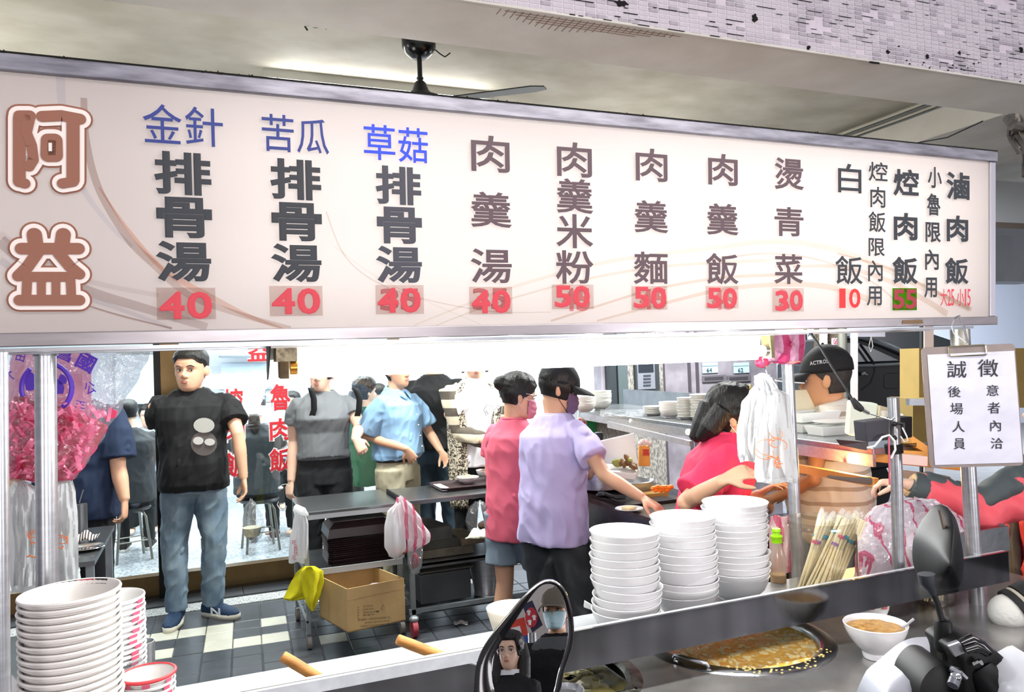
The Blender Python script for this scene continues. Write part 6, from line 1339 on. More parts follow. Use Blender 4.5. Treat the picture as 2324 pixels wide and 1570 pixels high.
# ---- striped pink bag up behind the lamp's right end
t = thing('pink_striped_bag', 'pink and white striped plastic bag tucked under the sign by the middle post', 'plastic bag', atd(1770, 790, 2.35))
pks = stripes('pink_stripe_film', 'e9a9c8', 'd1487c', 16, 0, .4, duty=.55, warp=.05)
filmbag('bag_body', None, [(1738, 1826, 752), (1732, 1828, 775), (1724, 1826, 800), (1722, 1822, 820), (1728, 1816, 826)], 2.4, pks, par=t, thick=.05, amp=.02, seed=8)
MB().ball(atd(1730, 822, 2.38), (.025, .02, .018), 10).build('bag_corner', mat('hot_pink_film', 'ee4d78', .4), t, True)
# ---- intercom, meters, notices on the wall
t = thing('intercom', 'silver intercom panel with four rows of buttons on the mosaic pillar', 'intercom', ywall(1467, 885))
def wbox(x0, y0, x1, y1, Y, th, name, m, par, **k):
    a = aty(x0, y1, Y); c = aty(x1, y0, Y); return MB().box((a.x, Y-th, a.z), (c.x, Y, c.z)).build(name, m, par, **k)
wbox(1440, 790, 1490, 888, 6.09, .03, 'housing', mat('intercom_frame', '3f4549', .5, .4), t); wbox(1447, 824, 1484, 884, 6.06, .01, 'front_plate', mat('intercom_plate', 'b9c0cc', .3, .7), t); wbox(1449, 824, 1482, 846, 6.05, .006, 'screen', mat('intercom_screen', '2a3038', .2), t)
for k in range(4): wbox(1460, 850+k*7.3, 1476, 854.6+k*7.3, 6.05, .008, 'button', mat('button_dark', '3a4048', .4), t)
for k, (px, n_) in enumerate(((1592, '64'), (1663, '62'))):
    t = thing('house_number_plate', ['pale blue house number plate reading 64, the left of two', 'pale blue house number plate reading 62, the right of two'][k], 'number plate', ywall(px, 848), 0)
    wbox(px+2, 822, px+36, 847, 6.145, .006, 'plate', mat('pale_blue_enamel', 'b9d6e2', .35), t); wbox(px+2, 829, px+36, 831.5, 6.138, .002, 'plate_band', mat('teal_band', '4f8190', .4), t)
    b = MB(); a = aty(px+12, 845, 6.134); c = aty(px+24, 845, 6.134); put_text(b, n_, a, V((c.x-a.x, 0, 0)), V((0, 0, .042)), bold=.02, th=.0005); a = aty(px+6, 829, 6.134); c = aty(px+32, 829, 6.134); put_text(b, '某某街', a, V((c.x-a.x, 0, 0)), V((0, 0, .02)), gap=.2, th=.0005) if False else None
    b.build('number', mat('number_ink', '2d4a55', .5), t)
    t = thing('mail_slot', ['grey metal mail slot under the left number plate', 'grey metal mail slot under the right number plate'][k], 'mailbox', ywall(px, 862), 0)
    x0_ = 1594 if k == 0 else 1650
    wbox(x0_, 850, x0_+52, 867, 6.145, .012, 'slot_frame', mat('slot_metal', '96939c', .4, .6), t); wbox(x0_+5, 854, x0_+47, 863, 6.132, .004, 'slot_flap', mat('slot_dark', '5c5860', .5, .5), t)
# pipes, post and no-smoking sign beyond the cap
def far_box(x0, y0, x1, y1, d, dep, name, m, par=None, **k):
    q = [atd(x0, y1, d), atd(x1, y1, d), atd(x1, y0, d), atd(x0, y0, d)]; return MB().slab(q, V((CF.x, CF.y, 0))*dep).build(name, m, par, **k)
t = thing('pillar_post', 'brown-grey speckled pillar with pipes and a no smoking notice right of the stained wall', 'pillar', ppos(1893, 6.6))
far_box(1868, 560, 1916, 1350, 6.6, .2, 'pillar', mat('speckled_pillar', '7a6d5c', .7, ns=50, na=.5, col2='3d3930'), t)
far_box(1868, 610, 1878, 1350, 6.5, .08, 'pillar_edge', mat('pale_pink_frame', 'cfc0bd', .6), t)
MB().tube([atd(1908, 600, 6.5), atd(1922, 1340, 6.5)], .04, 12).build('pipe', mat('steel_pipe_grey', '8f9187', .4, .6), t, True)
far_box(1936, 560, 1947, 1330, 6.3, .05, 'white_post', mat('pale_pink_frame', 'cfc0bd', .6), t)
far_box(1888, 767, 1904, 783, 6.55, .01, 'notice', mat('notice_white', 'e8e0e0', .5), t)
c = atd(1896, 775, 6.53); MB().tube([c+V((math.cos(a)*.022, 0, math.sin(a)*.022)) for a in [2*PI*k/16 for k in range(17)]], .004, 6, False).tube([c+V((-.016, 0, .016)), c+V((.016, 0, -.016))], .003, 6).build('no_smoking_mark', mat('notice_pink', 'c86a86', .5), t)
t = thing('hanging_notice', 'small white card notice hanging under the sign above the black car', 'notice', atd(1975, 755, 2.4)); far_box(1948, 746, 2009, 764, 2.4, .004, 'card', mat('card_white', 'dadcea', .5), t)
MB().tube([atd(x, y, 2.4) for x, y in ((1977, 764), (1972, 785), (1976, 798), (1981, 785), (1977, 764))], .0012, 5).build('string', white_p, t)
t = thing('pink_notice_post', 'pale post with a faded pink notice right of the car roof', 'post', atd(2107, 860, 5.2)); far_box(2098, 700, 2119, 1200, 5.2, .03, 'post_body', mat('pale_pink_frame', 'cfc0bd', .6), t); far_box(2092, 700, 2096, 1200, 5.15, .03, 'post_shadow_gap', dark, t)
# ---- fittings seen through the shop glass
for (r, d_, cc, nm, lb, ct) in (((500, 822, 606, 872), 9.6, 'bccbd9', 'extractor_hood', 'pale blue-grey steel extractor hood inside behind the man’s shoulder', 'hood'), ((496, 783, 606, 812), 9.4, 'c9d6e0', 'wall_cabinet', 'pale blue wall cabinet above the extractor hood', 'cabinet')):
    t = thing(nm, lb, ct, atd((r[0]+r[2])/2, r[3], d_)); far_box(*r, d_, .3, 'body', mat('fit_'+cc, cc, .5, .2), t, bevel=.01); far_box(r[0], r[3]-5, r[2], r[3]-1, d_-.02, .02, 'lower_edge', mat('fit_edge', '8b98a3', .4, .4), t)
WB = [o for o in COL.objects if o.name == 'wall_back'][0]; wtm = mat('white_wall_tile', 'e6ebee', .2)
for i in range(9):
    for j in range(4):
        q = [aty(498+i*15, 884+j*14, 10.58), aty(511.6+i*15, 884+j*14, 10.58), aty(511.6+i*15, 871.5+j*14, 10.58), aty(498+i*15, 871.5+j*14, 10.58)]; MB().slab(q, (0, .015, 0)).build('wall_tile', wtm, WB)
t = thing('louvre_panel', 'small beige louvred panel inside left of the man’s head', 'panel', atd(424, 880, 10.5/ray(424, 880).y)); DD = 10.5/ray(424, 880).y; far_box(404, 842, 442, 884, DD, .12, 'panel_back', mat('louvre_beige', 'd8d2c0', .6), t)
for k in range(9): far_box(405, 844+k*4.4, 441, 846+k*4.4, DD-.03, .02, 'slat', mat('louvre_slat', 'a9a290', .6), t)
t = thing('back_window', 'bright framed window inside the shop above the cropped-haired diner', 'window', atd(330, 922, 10.4/ray(330, 922).y)); DW = 10.4/ray(330, 922).y; far_box(262, 800, 362, 920, DW, .2, 'pane', mat('window_glow', 'e8eef4', .3), t)
far_box(262, 917, 364, 926, DW-.05, .05, 'bottom_frame', mat('frame_dark', '3d4246', .4, .4), t); far_box(358, 795, 364, 924, DW-.05, .05, 'side_frame', mat('frame_pale', 'aab3ae', .4, .4), t); far_box(262, 796, 364, 801, DW-.05, .05, 'top_frame', mat('frame_pale', 'aab3ae', .4, .4), t)
# ---- black car in the lane
car = thing('car', 'black car parked in the lane beyond the stall, rear door and fuel flap visible', 'car', ppos(2020, 7.2))
cpnt = mat('car_black', '101216', .42, 0, spec=.3); D0 = 7.0; DV = V((CF.x, CF.y, 0)).normalized()
def carpoly(pts, d, dep, name, m, **k): return MB().slab([atd(x, y, d) for x, y in pts], DV*dep).build(name, m, car, **k)
carpoly([(1900, 826), (2084, 818), (2082, 830), (2070, 905), (2050, 985), (2030, 1060), (1900, 1080)], D0, 1.6, 'rear_body', cpnt, bevel=.02)
carpoly([(1900, 765), (1950, 768), (1990, 778), (2084, 818), (1900, 826)], D0+.06, 1.5, 'cabin', cpnt, bevel=.02)
carpoly([(1900, 775), (1950, 778), (1983, 790), (2046, 819), (1900, 824)], D0+.04, .02, 'side_window', mat('car_glass', '2c363b', .25, 0), bevel=.005)
carpoly([(1955, 760), (2025, 745), (2100, 752), (2160, 772), (2160, 830), (2084, 816), (2000, 780)], D0+.5, 1.0, 'rear_window', mat('car_glass', '2c363b', .25, 0), bevel=.01)
MB().tube([atd(1930, 762, D0-.01), atd(1970, 768, D0-.01), atd(2020, 786, D0-.01), (atd(2086, 816, D0-.01))], .022, 8).build('roof_trim', mat('car_trim', 'c9d0d6', .15, .9), car, True)
MB().tube([atd(1905, 831, D0-.01), atd(1980, 829, D0-.01), atd(2082, 824, D0-.01)], .016, 8).build('belt_trim', mat('car_trim', 'c9d0d6', .15, .9), car, True)
MB().tube([atd(1952, 781, D0-.02), atd(1968, 803, D0-.02), atd(1984, 826, D0-.02)], .012, 6).build('window_divider', cpnt, car, True)
q = [(2008, 852), (2012, 848), (2036, 847), (2040, 851), (2040, 876), (2036, 880), (2011, 881), (2007, 877)]; MB().tube([atd(x, y, D0-.004) for x, y in q+[q[0]]], .005, 5, False).build('fuel_flap_gap', mat('gap_black', '040405', .6), car)
carpoly(q, D0-.008, .004, 'fuel_flap', cpnt)
MB().tube([atd(x, y, D0-.004) for x, y in ((1985, 826), (1985, 845), (1976, 868), (1955, 885))], .006, 5).build('door_gap', mat('gap_black', '040405', .6), car)
MB().tube([atd(1955, 850, D0-.05), atd(1962, 848, D0-.05), atd(1969, 850, D0-.03)], [.012, .018, .008], 8).build('door_handle', mat('car_trim', 'c9d0d6', .15, .9), car, True)
for px in (1935,):
    c = ppos(px, 7.2); MB().lathe([(0, -.1), (.33, -.1), (.34, 0), (.33, .1), (0, .1)], 28, (c.x, c.y, .34), axis=DV).build('wheel', blackm, car, True)
# lane background
struct(MB().box((7.3, 10.6, 0), (30, 10.8, 3.2)).build('wall_lane', mat('pale_blue_wall', 'd3dbea', .8)))
struct(MB().box((9.0, 2.9, .0), (9.1, 6.0, 3.2)).build('wall_lane_side', mat('pale_blue_wall', 'd3dbea', .8))) if False else None
a = atd(2236, 520, 6.4); t = thing('roller_shutter_box', 'grey steel shutter housing right of the sign', 'shutter', atd(2280, 465, 6.4))
MB().slab([atd(2180, 402, 6.4), atd(2400, 420, 6.0), atd(2400, 510, 6.0), atd(2180, 500, 6.4)], DV*.3).build('housing', mat('shutter_grey', '85888c', .4, .4), t); MB().slab([atd(2180, 500, 6.38), atd(2400, 510, 5.98), atd(2400, 522, 5.98), atd(2180, 514, 6.38)], DV*.3).build('rail', mat('rail_brown', '4b423c', .4, .4), t)
t = thing('cardboard_stack', 'large olive-brown cardboard sheets standing behind the clipboard', 'cardboard', ppos(2090, 4.6))
far_box(2086, 790, 2360, 925, 5.0, .25, 'sheet', mat('olive_card', '8a7440', .85, ns=4, na=.15), t); far_box(2072, 905, 2180, 1020, 4.8, .3, 'sheet', mat('olive_card2', '7a6636', .85), t); far_box(2064, 905, 2130, 920, 4.6, .04, 'rail', steel_d, t)
# wooden box tops lit orange right of the cap man
t = thing('wooden_shelf', 'orange-lit wooden counter boards running right behind the short post', 'shelf', ppos(2080, 3.0))
wd = mat('orange_wood', 'e0a04c', .5, ns=6, na=.15, stretch=(1, 8, 1))
for q, nm in (([(1966, 1018), (2110, 1025), (2180, 1048), (2180, 1068), (1966, 1046)], 'board'), ([(2066, 985), (2110, 1015), (2105, 1030), (2070, 1010)], 'board')):
    MB().slab([atd(x, y, 2.75) for x, y in q], DV*.12).build(nm, wd, t, bevel=.002)
q = [(2040, 1030), (2105, 1036), (2105, 1058), (2042, 1052)]; MB().slab([atd(x, y, 2.7) for x, y in q], DV*.1).build('clear_tub', mat('tub_pink', 'e9d5cb', .3), t)
q = [(2048, 1068), (2158, 1082), (2158, 1102), (2048, 1084)]; MB().slab([atd(x, y, 2.68) for x, y in q], DV*.04).build('board', mat('worn_board_x', '8f8574', .6), t)
b = MB(); q = [(1860, 1040), (1900, 1042), (2010, 1050), (2030, 1080), (2028, 1160), (1870, 1165)]
# crates low right behind the board
t = thing('cardboard_crate', 'brown cardboard crate with red print low behind the right post', 'box', ppos(2200, 2.7)); far_box(2150, 1290, 2300, 1360, 2.75, .3, 'crate', mat('crate_brown', 'b98a58', .85), t); far_box(2160, 1345, 2270, 1440, 2.6, .3, 'crate', mat('crate_pink', 'dfc2b0', .8, ns=20, na=.1), t)
# ================= FOREGROUND =================
SZ = .9445
def bowl_stack(px, Y, r, h, pitch, n, z0, m, where, seed=0, tilt=.02, name='bowl', rim=None, prt=None, jit=.003, flare=None, band=None, lab='white bowl'):
    p = aty(px, 1300, Y); random.seed(seed); b = MB(); b.lathe(flare or bowl_prof(r, h, .5), 48); me = b.mesh('bowl_body')
    me.materials.append(m); me.polygons.foreach_set('use_smooth', [True]*len(me.polygons)); me.set_sharp_from_angle(angle=.7)
    rm = None
    if rim: b = MB(); b.lathe([(r-.001, h-.004), (r+.0016, h-.002), (r+.0018, h+.002), (r-.002, h+.0035), (r-.004, h+.001)], 48); rm = b.mesh('rim_band'); rm.materials.append(rim); rm.polygons.foreach_set('use_smooth', [True]*len(rm.polygons))
    pm_ = None
    if prt:
        b = MB()
        for a0 in (3.9, 4.6, 5.5): b.lathe([(r*.985, h*.80), (r*.998, h*.93)], 6, a0=a0, a1=a0+.28)
        b.v = [V((v.x*1.006, v.y*1.006, v.z)) for v in b.v]; pm_ = b.mesh('printed_mark'); pm_.materials.append(prt)
    for i in range(n):
        o = bpy.data.objects.new(name, me); COL.objects.link(o); o.location = (p.x+random.uniform(-jit, jit), p.y+random.uniform(-jit, jit), z0+i*pitch); o.rotation_euler = (random.uniform(-tilt, tilt), random.uniform(-tilt, tilt), random.uniform(0, .6) if not prt else random.uniform(-.2, .2))
        tag(o, '%s in the %s, %s' % (lab, where, from_top(n-1-i)), 'bowl', 'bowls in the '+where)
        if rm and i == n-1: q = bpy.data.objects.new('rim_band', rm); COL.objects.link(q); q.parent = o
        if pm_: q = bpy.data.objects.new('printed_mark', pm_); COL.objects.link(q); q.parent = o
    return p
# three stacks of white bowls behind the board
bowl_stack(1420, 1.62, .083, .062, .0183, 11, SZ, bowlm, 'lowest white stack behind the steel board', 1, .028)
bowl_stack(1554, 1.66, .083, .062, .0172, 12, SZ, bowlm, 'middle white stack behind the steel board', 2, .028)
bowl_stack(1672, 1.715, .087, .064, .0163, 13, SZ, bowlm, 'tallest white stack behind the steel board', 3, .022)
# tall stack of rimmed bowls at the left
def cup_prof(r, h): return [(0, .001), (r*.60, 0), (r*.66, h*.12), (r*.86, h*.62), (r*.90, h*.86), (r*.985, h*.90), (r, h*.965), (r*.985, h), (r*.955, h*1.0), (r*.9, h*.9), (r*.83, h*.6), (r*.62, h*.14), (0, h*.1)]
lilac = mat('ivory_paper_bowl', 'ebe6e0', .35)
pl = bowl_stack(158, 1.60, .0835, .07, .0124, 22, SZ-.056, lilac, 'tall left stack', 5, .006, flare=cup_prof(.0835, .07), jit=.001, lab='ivory thick-rimmed bowl', rim=None)
z_ = SZ-.056+21*.0124+.07
for a0, a1, c in ((.25, .6, '2b2b2b'), (.62, 1.0, 'b03a44'), (1.0, 1.5, '2b2b2b'), (1.5, 2.1, 'b9464a'), (2.1, 2.8, '3a3032'), (2.8, 3.1, 'c9564a')):
    b = MB(); b.lathe([(.0835*.955-.0005, z_-.0012), (.0835*.925, z_-.006), (.0835*.90, z_-.0095)], 10, (pl.x, pl.y, 0), a0=a0, a1=a1)
    tp_ = [o for o in COL.objects if o.get('label') == 'ivory thick-rimmed bowl in the tall left stack, topmost'][0]
    b.v = [V((v.x, v.y, v.z))*1 for v in b.v]; b.v = [V((pl.x+(v.x-pl.x)*.994, pl.y+(v.y-pl.y)*.994, v.z)) for v in b.v]; b.build('rim_pattern', mat('rim_print_'+c, c, .4), tp_)
redp = mat('rose_print', 'd8607a', .5)
paper = mat('white_paper_cup', 'f4f3ef', .4)
bowl_stack(248, 1.90, .070, .068, .0116, 16, .8805, paper, 'narrow left stack', 6, .006, flare=cup_prof(.070, .068), jit=.001, prt=redp, lab='rose-marked white bowl')
bowl_stack(330, 1.66, .050, .055, .0118, 4, SZ-.008, paper, 'short stack at bottom left', 7, .004, flare=cup_prof(.050, .055), jit=.001, prt=redp, rim=mat('red_rim', 'cf3d42', .4), lab='red-rimmed bowl')
bowl_stack(500, 1.50-.08, .055, .05, .012, 1, .8805, paper, 'middle of the bottom edge', 8, .0, flare=cup_prof(.055, .05), prt=redp, rim=mat('red_rim', 'cf3d42', .4), lab='red-rimmed bowl')
t = thing('steel_cup', 'narrow stainless steel cup behind the short red-rimmed stack', 'cup', aty(326, 1500, 1.95)); c = aty(326, 1480, 1.95); MB().lathe([(0, .88), (.022, .88), (.024, 1.0), (.022, 1.0), (.02, .885), (0, .885)], 24, (c.x, c.y, 0)).build('cup_body', steel, t, True)
t = thing('clear_bag', 'crumpled clear plastic bag between the stacks at the bottom left', 'plastic bag', aty(305, 1560, 1.72))
filmbag('bag', None, [(318, 322, 1490), (288, 336, 1508), (276, 340, 1535), (274, 342, 1570), (278, 338, 1600)], 1.62, clear, par=t, thick=.02, amp=.02, seed=12)
t = thing('white_tag', 'small white card clipped at the very left beside the tall stack', 'tag', atd(35, 1560, 1.35)); MB().slab([atd(26, 1575, 1.35), atd(44, 1575, 1.35), atd(40, 1548, 1.35), atd(26, 1532, 1.35)], (.001, .002, 0)).build('card', white_p, t)
# wooden handles across the trough
for k, (a, c, lb) in enumerate((((642, 1489), (728, 1541), 'left'), ((903, 1451), (1010, 1492), 'right'))):
    A_ = atz(*a, 1.012); B_ = atz(*c, .962); d = B_-A_; o = MB().tube([A_-d*.02, A_, A_+d*.3, B_, B_+d*.25], [.0085, .0112, .0118, .011, .0105], 14).build('wooden_stick', mat('orange_beech', 'c98a45', .5, ns=7, na=.35, stretch=(1, 9, 9), bump=.1, bs=40), None, True)
    tag(o, 'round orange wooden stick lying across the steel shelf, %s of two' % lb, 'stick')
# cream cup-shaped bowl behind the left mirror
t = thing('soup_ladle_bowl', 'cream flared bowl with yellow soup standing on the shelf behind the left mirror', 'bowl', (0, 0, 0)); c = aty(1162, 1400, 1.64); t.location = (c.x, c.y, SZ)
MB().lathe([(0, .004), (.026, 0), (.03, .012), (.044, .05), (.058, .098), (.0575, .101), (.055, .1), (.041, .052), (.02, .02), (0, .018)], 40).build('bowl', mat('cream_melamine', 'f0e9d4', .25), t, True, local=True)
MB().lathe([(0, .066), (.046, .066)], 32).build('soup', mat('yellow_soup_small', 'ecd98c', .15), t, True, local=True)
t = thing('clear_clip', 'small clear plastic clip with red end beside the lowest white stack', 'clip', aty(1335, 1380, 1.7)); MB().slab([atd(1325, 1378, 1.9), atd(1349, 1387, 1.9), atd(1349, 1377, 1.9), atd(1327, 1364, 1.9)], (.004, .01, 0)).build('clip_body', mat('clear_grey', 'cfd2d0', .1), t, bevel=.001); MB().box((0, 0, 0), (.012, .01, .008)).v
# ---- soups
pot = thing('soup_pot', 'large round steel soup pot of thick golden egg soup sunk in the counter', 'pot', (1.24, 1.62, .88))
pm = mat('soup_pot_steel', 'aeb0b0', .22, 1, ns=22, na=.3, bump=.06, bs=60)
MB().lathe([(.195, .80), (.195, .876), (.2, .884), (.212, .889), (.236, .8825), (.2385, .8805), (.2385, .868)], 64, (1.24, 1.62, 0)).build('pot_rim', pm, pot, True)
MB().lathe([(0, .60), (.19, .60), (.195, .80)], 48, (1.24, 1.62, 0)).build('pot_body', pm, pot, True)
sm = bpy.data.materials.new('golden_soup'); sm.use_nodes = True; nt = sm.node_tree; pb = nt.nodes['Principled BSDF']; pb.inputs['Roughness'].default_value = .15; pb.inputs['Specular IOR Level'].default_value = .6
tc = nt.nodes.new('ShaderNodeTexCoord'); n1 = nt.nodes.new('ShaderNodeTexNoise'); n1.inputs['Scale'].default_value = 38; n1.inputs['Detail'].default_value = 5; n1.inputs['Distortion'].default_value = 1.5; nt.links.new(tc.outputs['Object'], n1.inputs['Vector'])
cr = nt.nodes.new('ShaderNodeValToRGB'); e = cr.color_ramp.elements; e[0].position = .42; e[0].color = lin('eeb04a'); e[1].position = .66; e[1].color = lin('fff6d2'); q = cr.color_ramp.elements.new(.54); q.color = lin('f8ca60'); q = cr.color_ramp.elements.new(.6); q.color = lin('fde29a')
nt.links.new(n1.outputs[0], cr.inputs[0]); nt.links.new(cr.outputs[0], pb.inputs['Base Color']); bp = nt.nodes.new('ShaderNodeBump'); bp.inputs['Strength'].default_value = .5; bp.inputs['Distance'].default_value = .006; nt.links.new(n1.outputs[0], bp.inputs['Height']); nt.links.new(bp.outputs[0], pb.inputs['Normal'])
MB().lathe([(0, .868), (.1, .8685), (.19, .868), (.1945, .870)], 48, (1.24, 1.62, 0)).build('soup', sm, pot, True)
b = MB(); random.seed(21)
for k in range(150):
    a = random.uniform(0, 2*PI); r_ = .185*math.sqrt(random.random()); c = V((1.24+math.cos(a)*r_, 1.62+math.sin(a)*r_, .8685)); w = random.uniform(.003, .009); b.ball(c, (w*random.uniform(.8, 1.8), w, .0022), 6, Euler((0, 0, random.uniform(0, 3))).to_matrix())
tag(b.build('egg_flakes', mat('egg_flake', 'fdeeb4', .35), pot, True), kind='stuff')
b = MB()
for k in range(60):
    a = random.uniform(-2.4, -.9); r_ = random.uniform(.197, .232); b.ball((1.24+math.cos(a)*r_, 1.62+math.sin(a)*r_, .8885-(r_-.212)**2*6 if r_ < .215 else .8825+(.236-r_)*.25), (.004, .003, .0012), 6)
tag(b.build('spilled_soup', mat('egg_spill', 'e4c77c', .4), pot, True), kind='stuff')
for a in (math.radians(205), math.radians(28)):
    c = V((1.24+math.cos(a)*.222, 1.62+math.sin(a)*.222, .888)); tdir = V((-math.sin(a), math.cos(a), 0)); o = V((math.cos(a), math.sin(a), 0))
    MB().tube([c-tdir*.045, c-tdir*.04+V((0, 0, .008)), c-tdir*.02+V((0, 0, .012))+o*.01, c+tdir*.02+V((0, 0, .012))+o*.01, c+tdir*.04+V((0, 0, .008)), c+tdir*.045], .0055, 10).build('pot_handle', chrome, pot, True)
sq = thing('tofu_soup_pot', 'round steel pot with square insert of pale tofu soup at the bottom', 'pot', (.70, 1.60, .88))
MB().lathe([(.19, .80), (.19, .878), (.2, .886), (.222, .8825), (.228, .8805), (.228, .868)], 56, (.70, 1.62, 0)).build('pot_rim', mat('sooty_steel', '8f8d84', .35, .8, ns=25, col2='4a463e', bump=.1, bs=70), sq, True)
MB().box((.54, 1.47, .70), (.545, 1.77, .885)).box((.855, 1.47, .70), (.86, 1.77, .885)).box((.54, 1.47, .70), (.86, 1.475, .885)).box((.54, 1.765, .70), (.86, 1.77, .885)).build('square_insert', pm, sq)
MB().box((.545, 1.475, .70), (.855, 1.765, .845)).build('soup', mat('pale_yellow_soup', 'e3d27c', .08, ns=12, na=.12, spec=.7), sq)
tf = mat('tofu_white', 'f3ecc4', .4); random.seed(9)
for k in range(14):
    c = atz(1320+random.uniform(-30, 110), 1535+random.uniform(-12, 30), .845); b = MB(); w = random.uniform(.010, .017); b.box((c.x-w, c.y-w*.8, c.z-.008), (c.x+w, c.y+w*.8, c.z+.004), rz=random.uniform(0, 3)); b.build('tofu_cube', tf, sq, bevel=.002)
MB().tube([V((.86, 1.70, .888)), V((.885, 1.71, .897)), V((.90, 1.68, .897)), V((.895, 1.65, .888))], .004, 8).build('pot_handle', chrome, sq, True)
t = thing('ladle_cup', 'round steel ladle cup at the bottom edge right of the mirror', 'ladle', atz(1285, 1570, .91)); c = atz(1283, 1572, .91); MB().lathe([(0, -.03), (.02, -.026), (.036, -.008), (.04, .006), (.038, .006), (.034, -.006), (0, -.02)], 28, c).build('cup', steel, t, True); MB().tube([c+V((-.038, 0, .006)), c+V((-.1, .02, .05)), c+V((-.2, .03, .09))], .004, 8).build('ladle_handle', steel, t, True)
# porridge bowl with spoon
t = thing('porridge_bowl', 'white footed bowl of brown porridge with a spoon and a brown drip', 'bowl', atz(1990, 1490, .881))
c = t.location; R_ = .071; H_ = .078
MB().lathe([(0, .004), (.030, 0), (.032, .010), (.031, .014), (.046, .028), (.060, .048), (.068, .066), (.071, .078), (.0695, .0795), (.0675, .078), (.064, .064), (.054, .044), (.02, .02), (0, .018)], 48).build('bowl', bowlm, t, True, local=True)
MB().grid(lambda u, v: (math.cos(2*PI*u)*.0655*v, math.sin(2*PI*u)*.0655*v, .0665+.004*noise.noise(V((math.cos(2*PI*u)*v*4, math.sin(2*PI*u)*v*4, 3)))), 32, 8, True).build('porridge', mat('brown_porridge', 'c89a52', .35, ns=60, col2='8a6230', bump=.5, bs=120), t, True, local=True)
MB().grid(lambda u, v: (math.cos(-.95+.28*u)*(.0715-.012*v*v), math.sin(-.95+.28*u)*(.0715-.012*v*v), .079-.028*v*(1-.6*abs(u-.4))), 8, 8).build('drip', mat('brown_drip', '6b4420', .4), t, True, local=True)
q = MB().tube([atz(2048, 1424, .955), atz(2062, 1414, .965), atz(2074, 1404, .975)], [.0035, .0028, .003], 8); q.build('spoon', steel, t, True)
# floral paper cups under the board, second chopstick jar
cs_ = bowl_stack(1974, 1.56, .052, .055, .009, 3, .8805, paper, 'short stack under the board', 14, .004, flare=cup_prof(.052, .055), prt=mat('coral_flower', 'e0766a', .5), lab='paper cup with coral flowers')
def jar(t, c, r, h, m=None):
    jm = m or film('jar_plastic', 'f6f4f0', .10, .08)
    MB().lathe([(0, .001), (r*.93, 0), (r, .01), (r*1.0, h*.9), (r*1.03, h*.93), (r*1.0, h*.95), (r*1.02, h), (r*.99, h), (r*.97, h*.92), (r*.97, .012), (0, .006)], 40, c).build('jar', jm, t, True)
wood = mat('pale_chopstick', 'faeec4', .6, ns=8, na=.05, stretch=(1, 1, .2)); wrapm = film('chopstick_wrapper', 'fdfdfb', .10, .15, 1, 60, .10, 'ffffff')
def chops(c, r, h, n, lean, label, grp, seed, wrap=True, L=.2):
    random.seed(seed)
    for k in range(n):
        a = 2*PI*k/n+random.uniform(-.2, .2); rr = r*.62*math.sqrt((k+.5)/n); base = V(c)+V((math.cos(a)*rr-lean*.045, math.sin(a)*rr, .012)); top = V(c)+V((math.cos(a+.4)*rr*.9+lean*random.uniform(.2, 1)*r*1.0, math.sin(a+.4)*rr*.9, L*random.uniform(.94, 1.05)))
        t = thing('chopsticks', label, 'chopsticks', base, 0, grp); d = (top-base).normalized(); s_ = d.cross(V((CF.x, CF.y, 0))).normalized()*.0038
        for sg in (-1, 1): MB().tube([base+s_*sg, top+s_*sg*1.1], [.0030, .0040], 6).build('stick', wood, t, True)
        if wrap:
            b = MB(); b.tube([base.lerp(top, .62), base.lerp(top, .8), top+d*.006, top+d*.022], [.0072, .0078, .0085, .004], 8); b.build('wrapper', wrapm, t, True)
            q = base.lerp(top, random.uniform(.66, .8)); b = MB(); b.tube([q, q+d*.008], [.0088, .0088], 8); b.build('wrapper_print', mat('wrap_'+str(k % 3), ['3fa0c0', 'c8506e', '8a5aa0'][k % 3], .5), t, True)
c = aty(1868, 1300, 1.62); c.z = SZ
t = thing('chopstick_jar', 'large clear plastic jar full of wrapped chopsticks behind the steel board', 'jar', c)
jar(t, c, .088, .205)
b = MB(); b.lathe([(.0888, .03), (.0888, .165)], 8, c, a0=-.95, a1=-.45); b.build('jar_label', mat('jar_label', 'e6e4dc', .5), t)
b = MB()
for q in range(5): b.lathe([(.0893, .035+.0), (.0893, .035+.05-.008*q)], 2, c, a0=-.9+q*.09, a1=-.88+q*.09)
b.build('label_lettering', mat('ink_black', '1b1b20', .5), t)
chops(c, .088, .2, 22, 1.0, 'pair of pale wooden chopsticks in a clear printed wrapper in the large jar', 'wrapped chopsticks in the large jar', 31)
c = aty(2118, 1400, 1.60); c.z = .8805
t = thing('chopstick_jar', 'clear jar of loose chopsticks under the board near the right post', 'jar', c); jar(t, c, .062, .15)
chops(c, .062, .15, 12, .5, 'pair of bare pale chopsticks in the jar under the board', 'chopsticks in the jar under the board', 33, False, .17)
b = MB(); b.lathe([(.0628, .09), (.0628, .135)], 6, c, a0=-2.3, a1=-1.7); b.build('jar_label', mat('jar_label_tan', 'd9cfa6', .5), t)
t = thing('sauce_bottle', 'clear squeeze bottle with lime green cap beside the tallest white stack', 'bottle', aty(1765, 1300, 1.78)); c = aty(1766, 1300, 1.78)
MB().lathe([(0, 0), (.022, 0), (.023, .07), (.016, .10), (.012, .115), (0, .115)], 24, (c.x, c.y, SZ)).build('bottle_body', film('bottle_clear', 'ece4dc', .15, .1, 0, 0, .35, 'e8ddd0'), t, True)
MB().lathe([(0, .112), (.0155, .112), (.0155, .125), (.017, .127), (.017, .131), (.011, .134), (.010, .142), (.013, .144), (.012, .152), (0, .154)], 24, (c.x, c.y, SZ)).build('bottle_cap', mat('lime_plastic', 'a6f01c', .3), t, True)
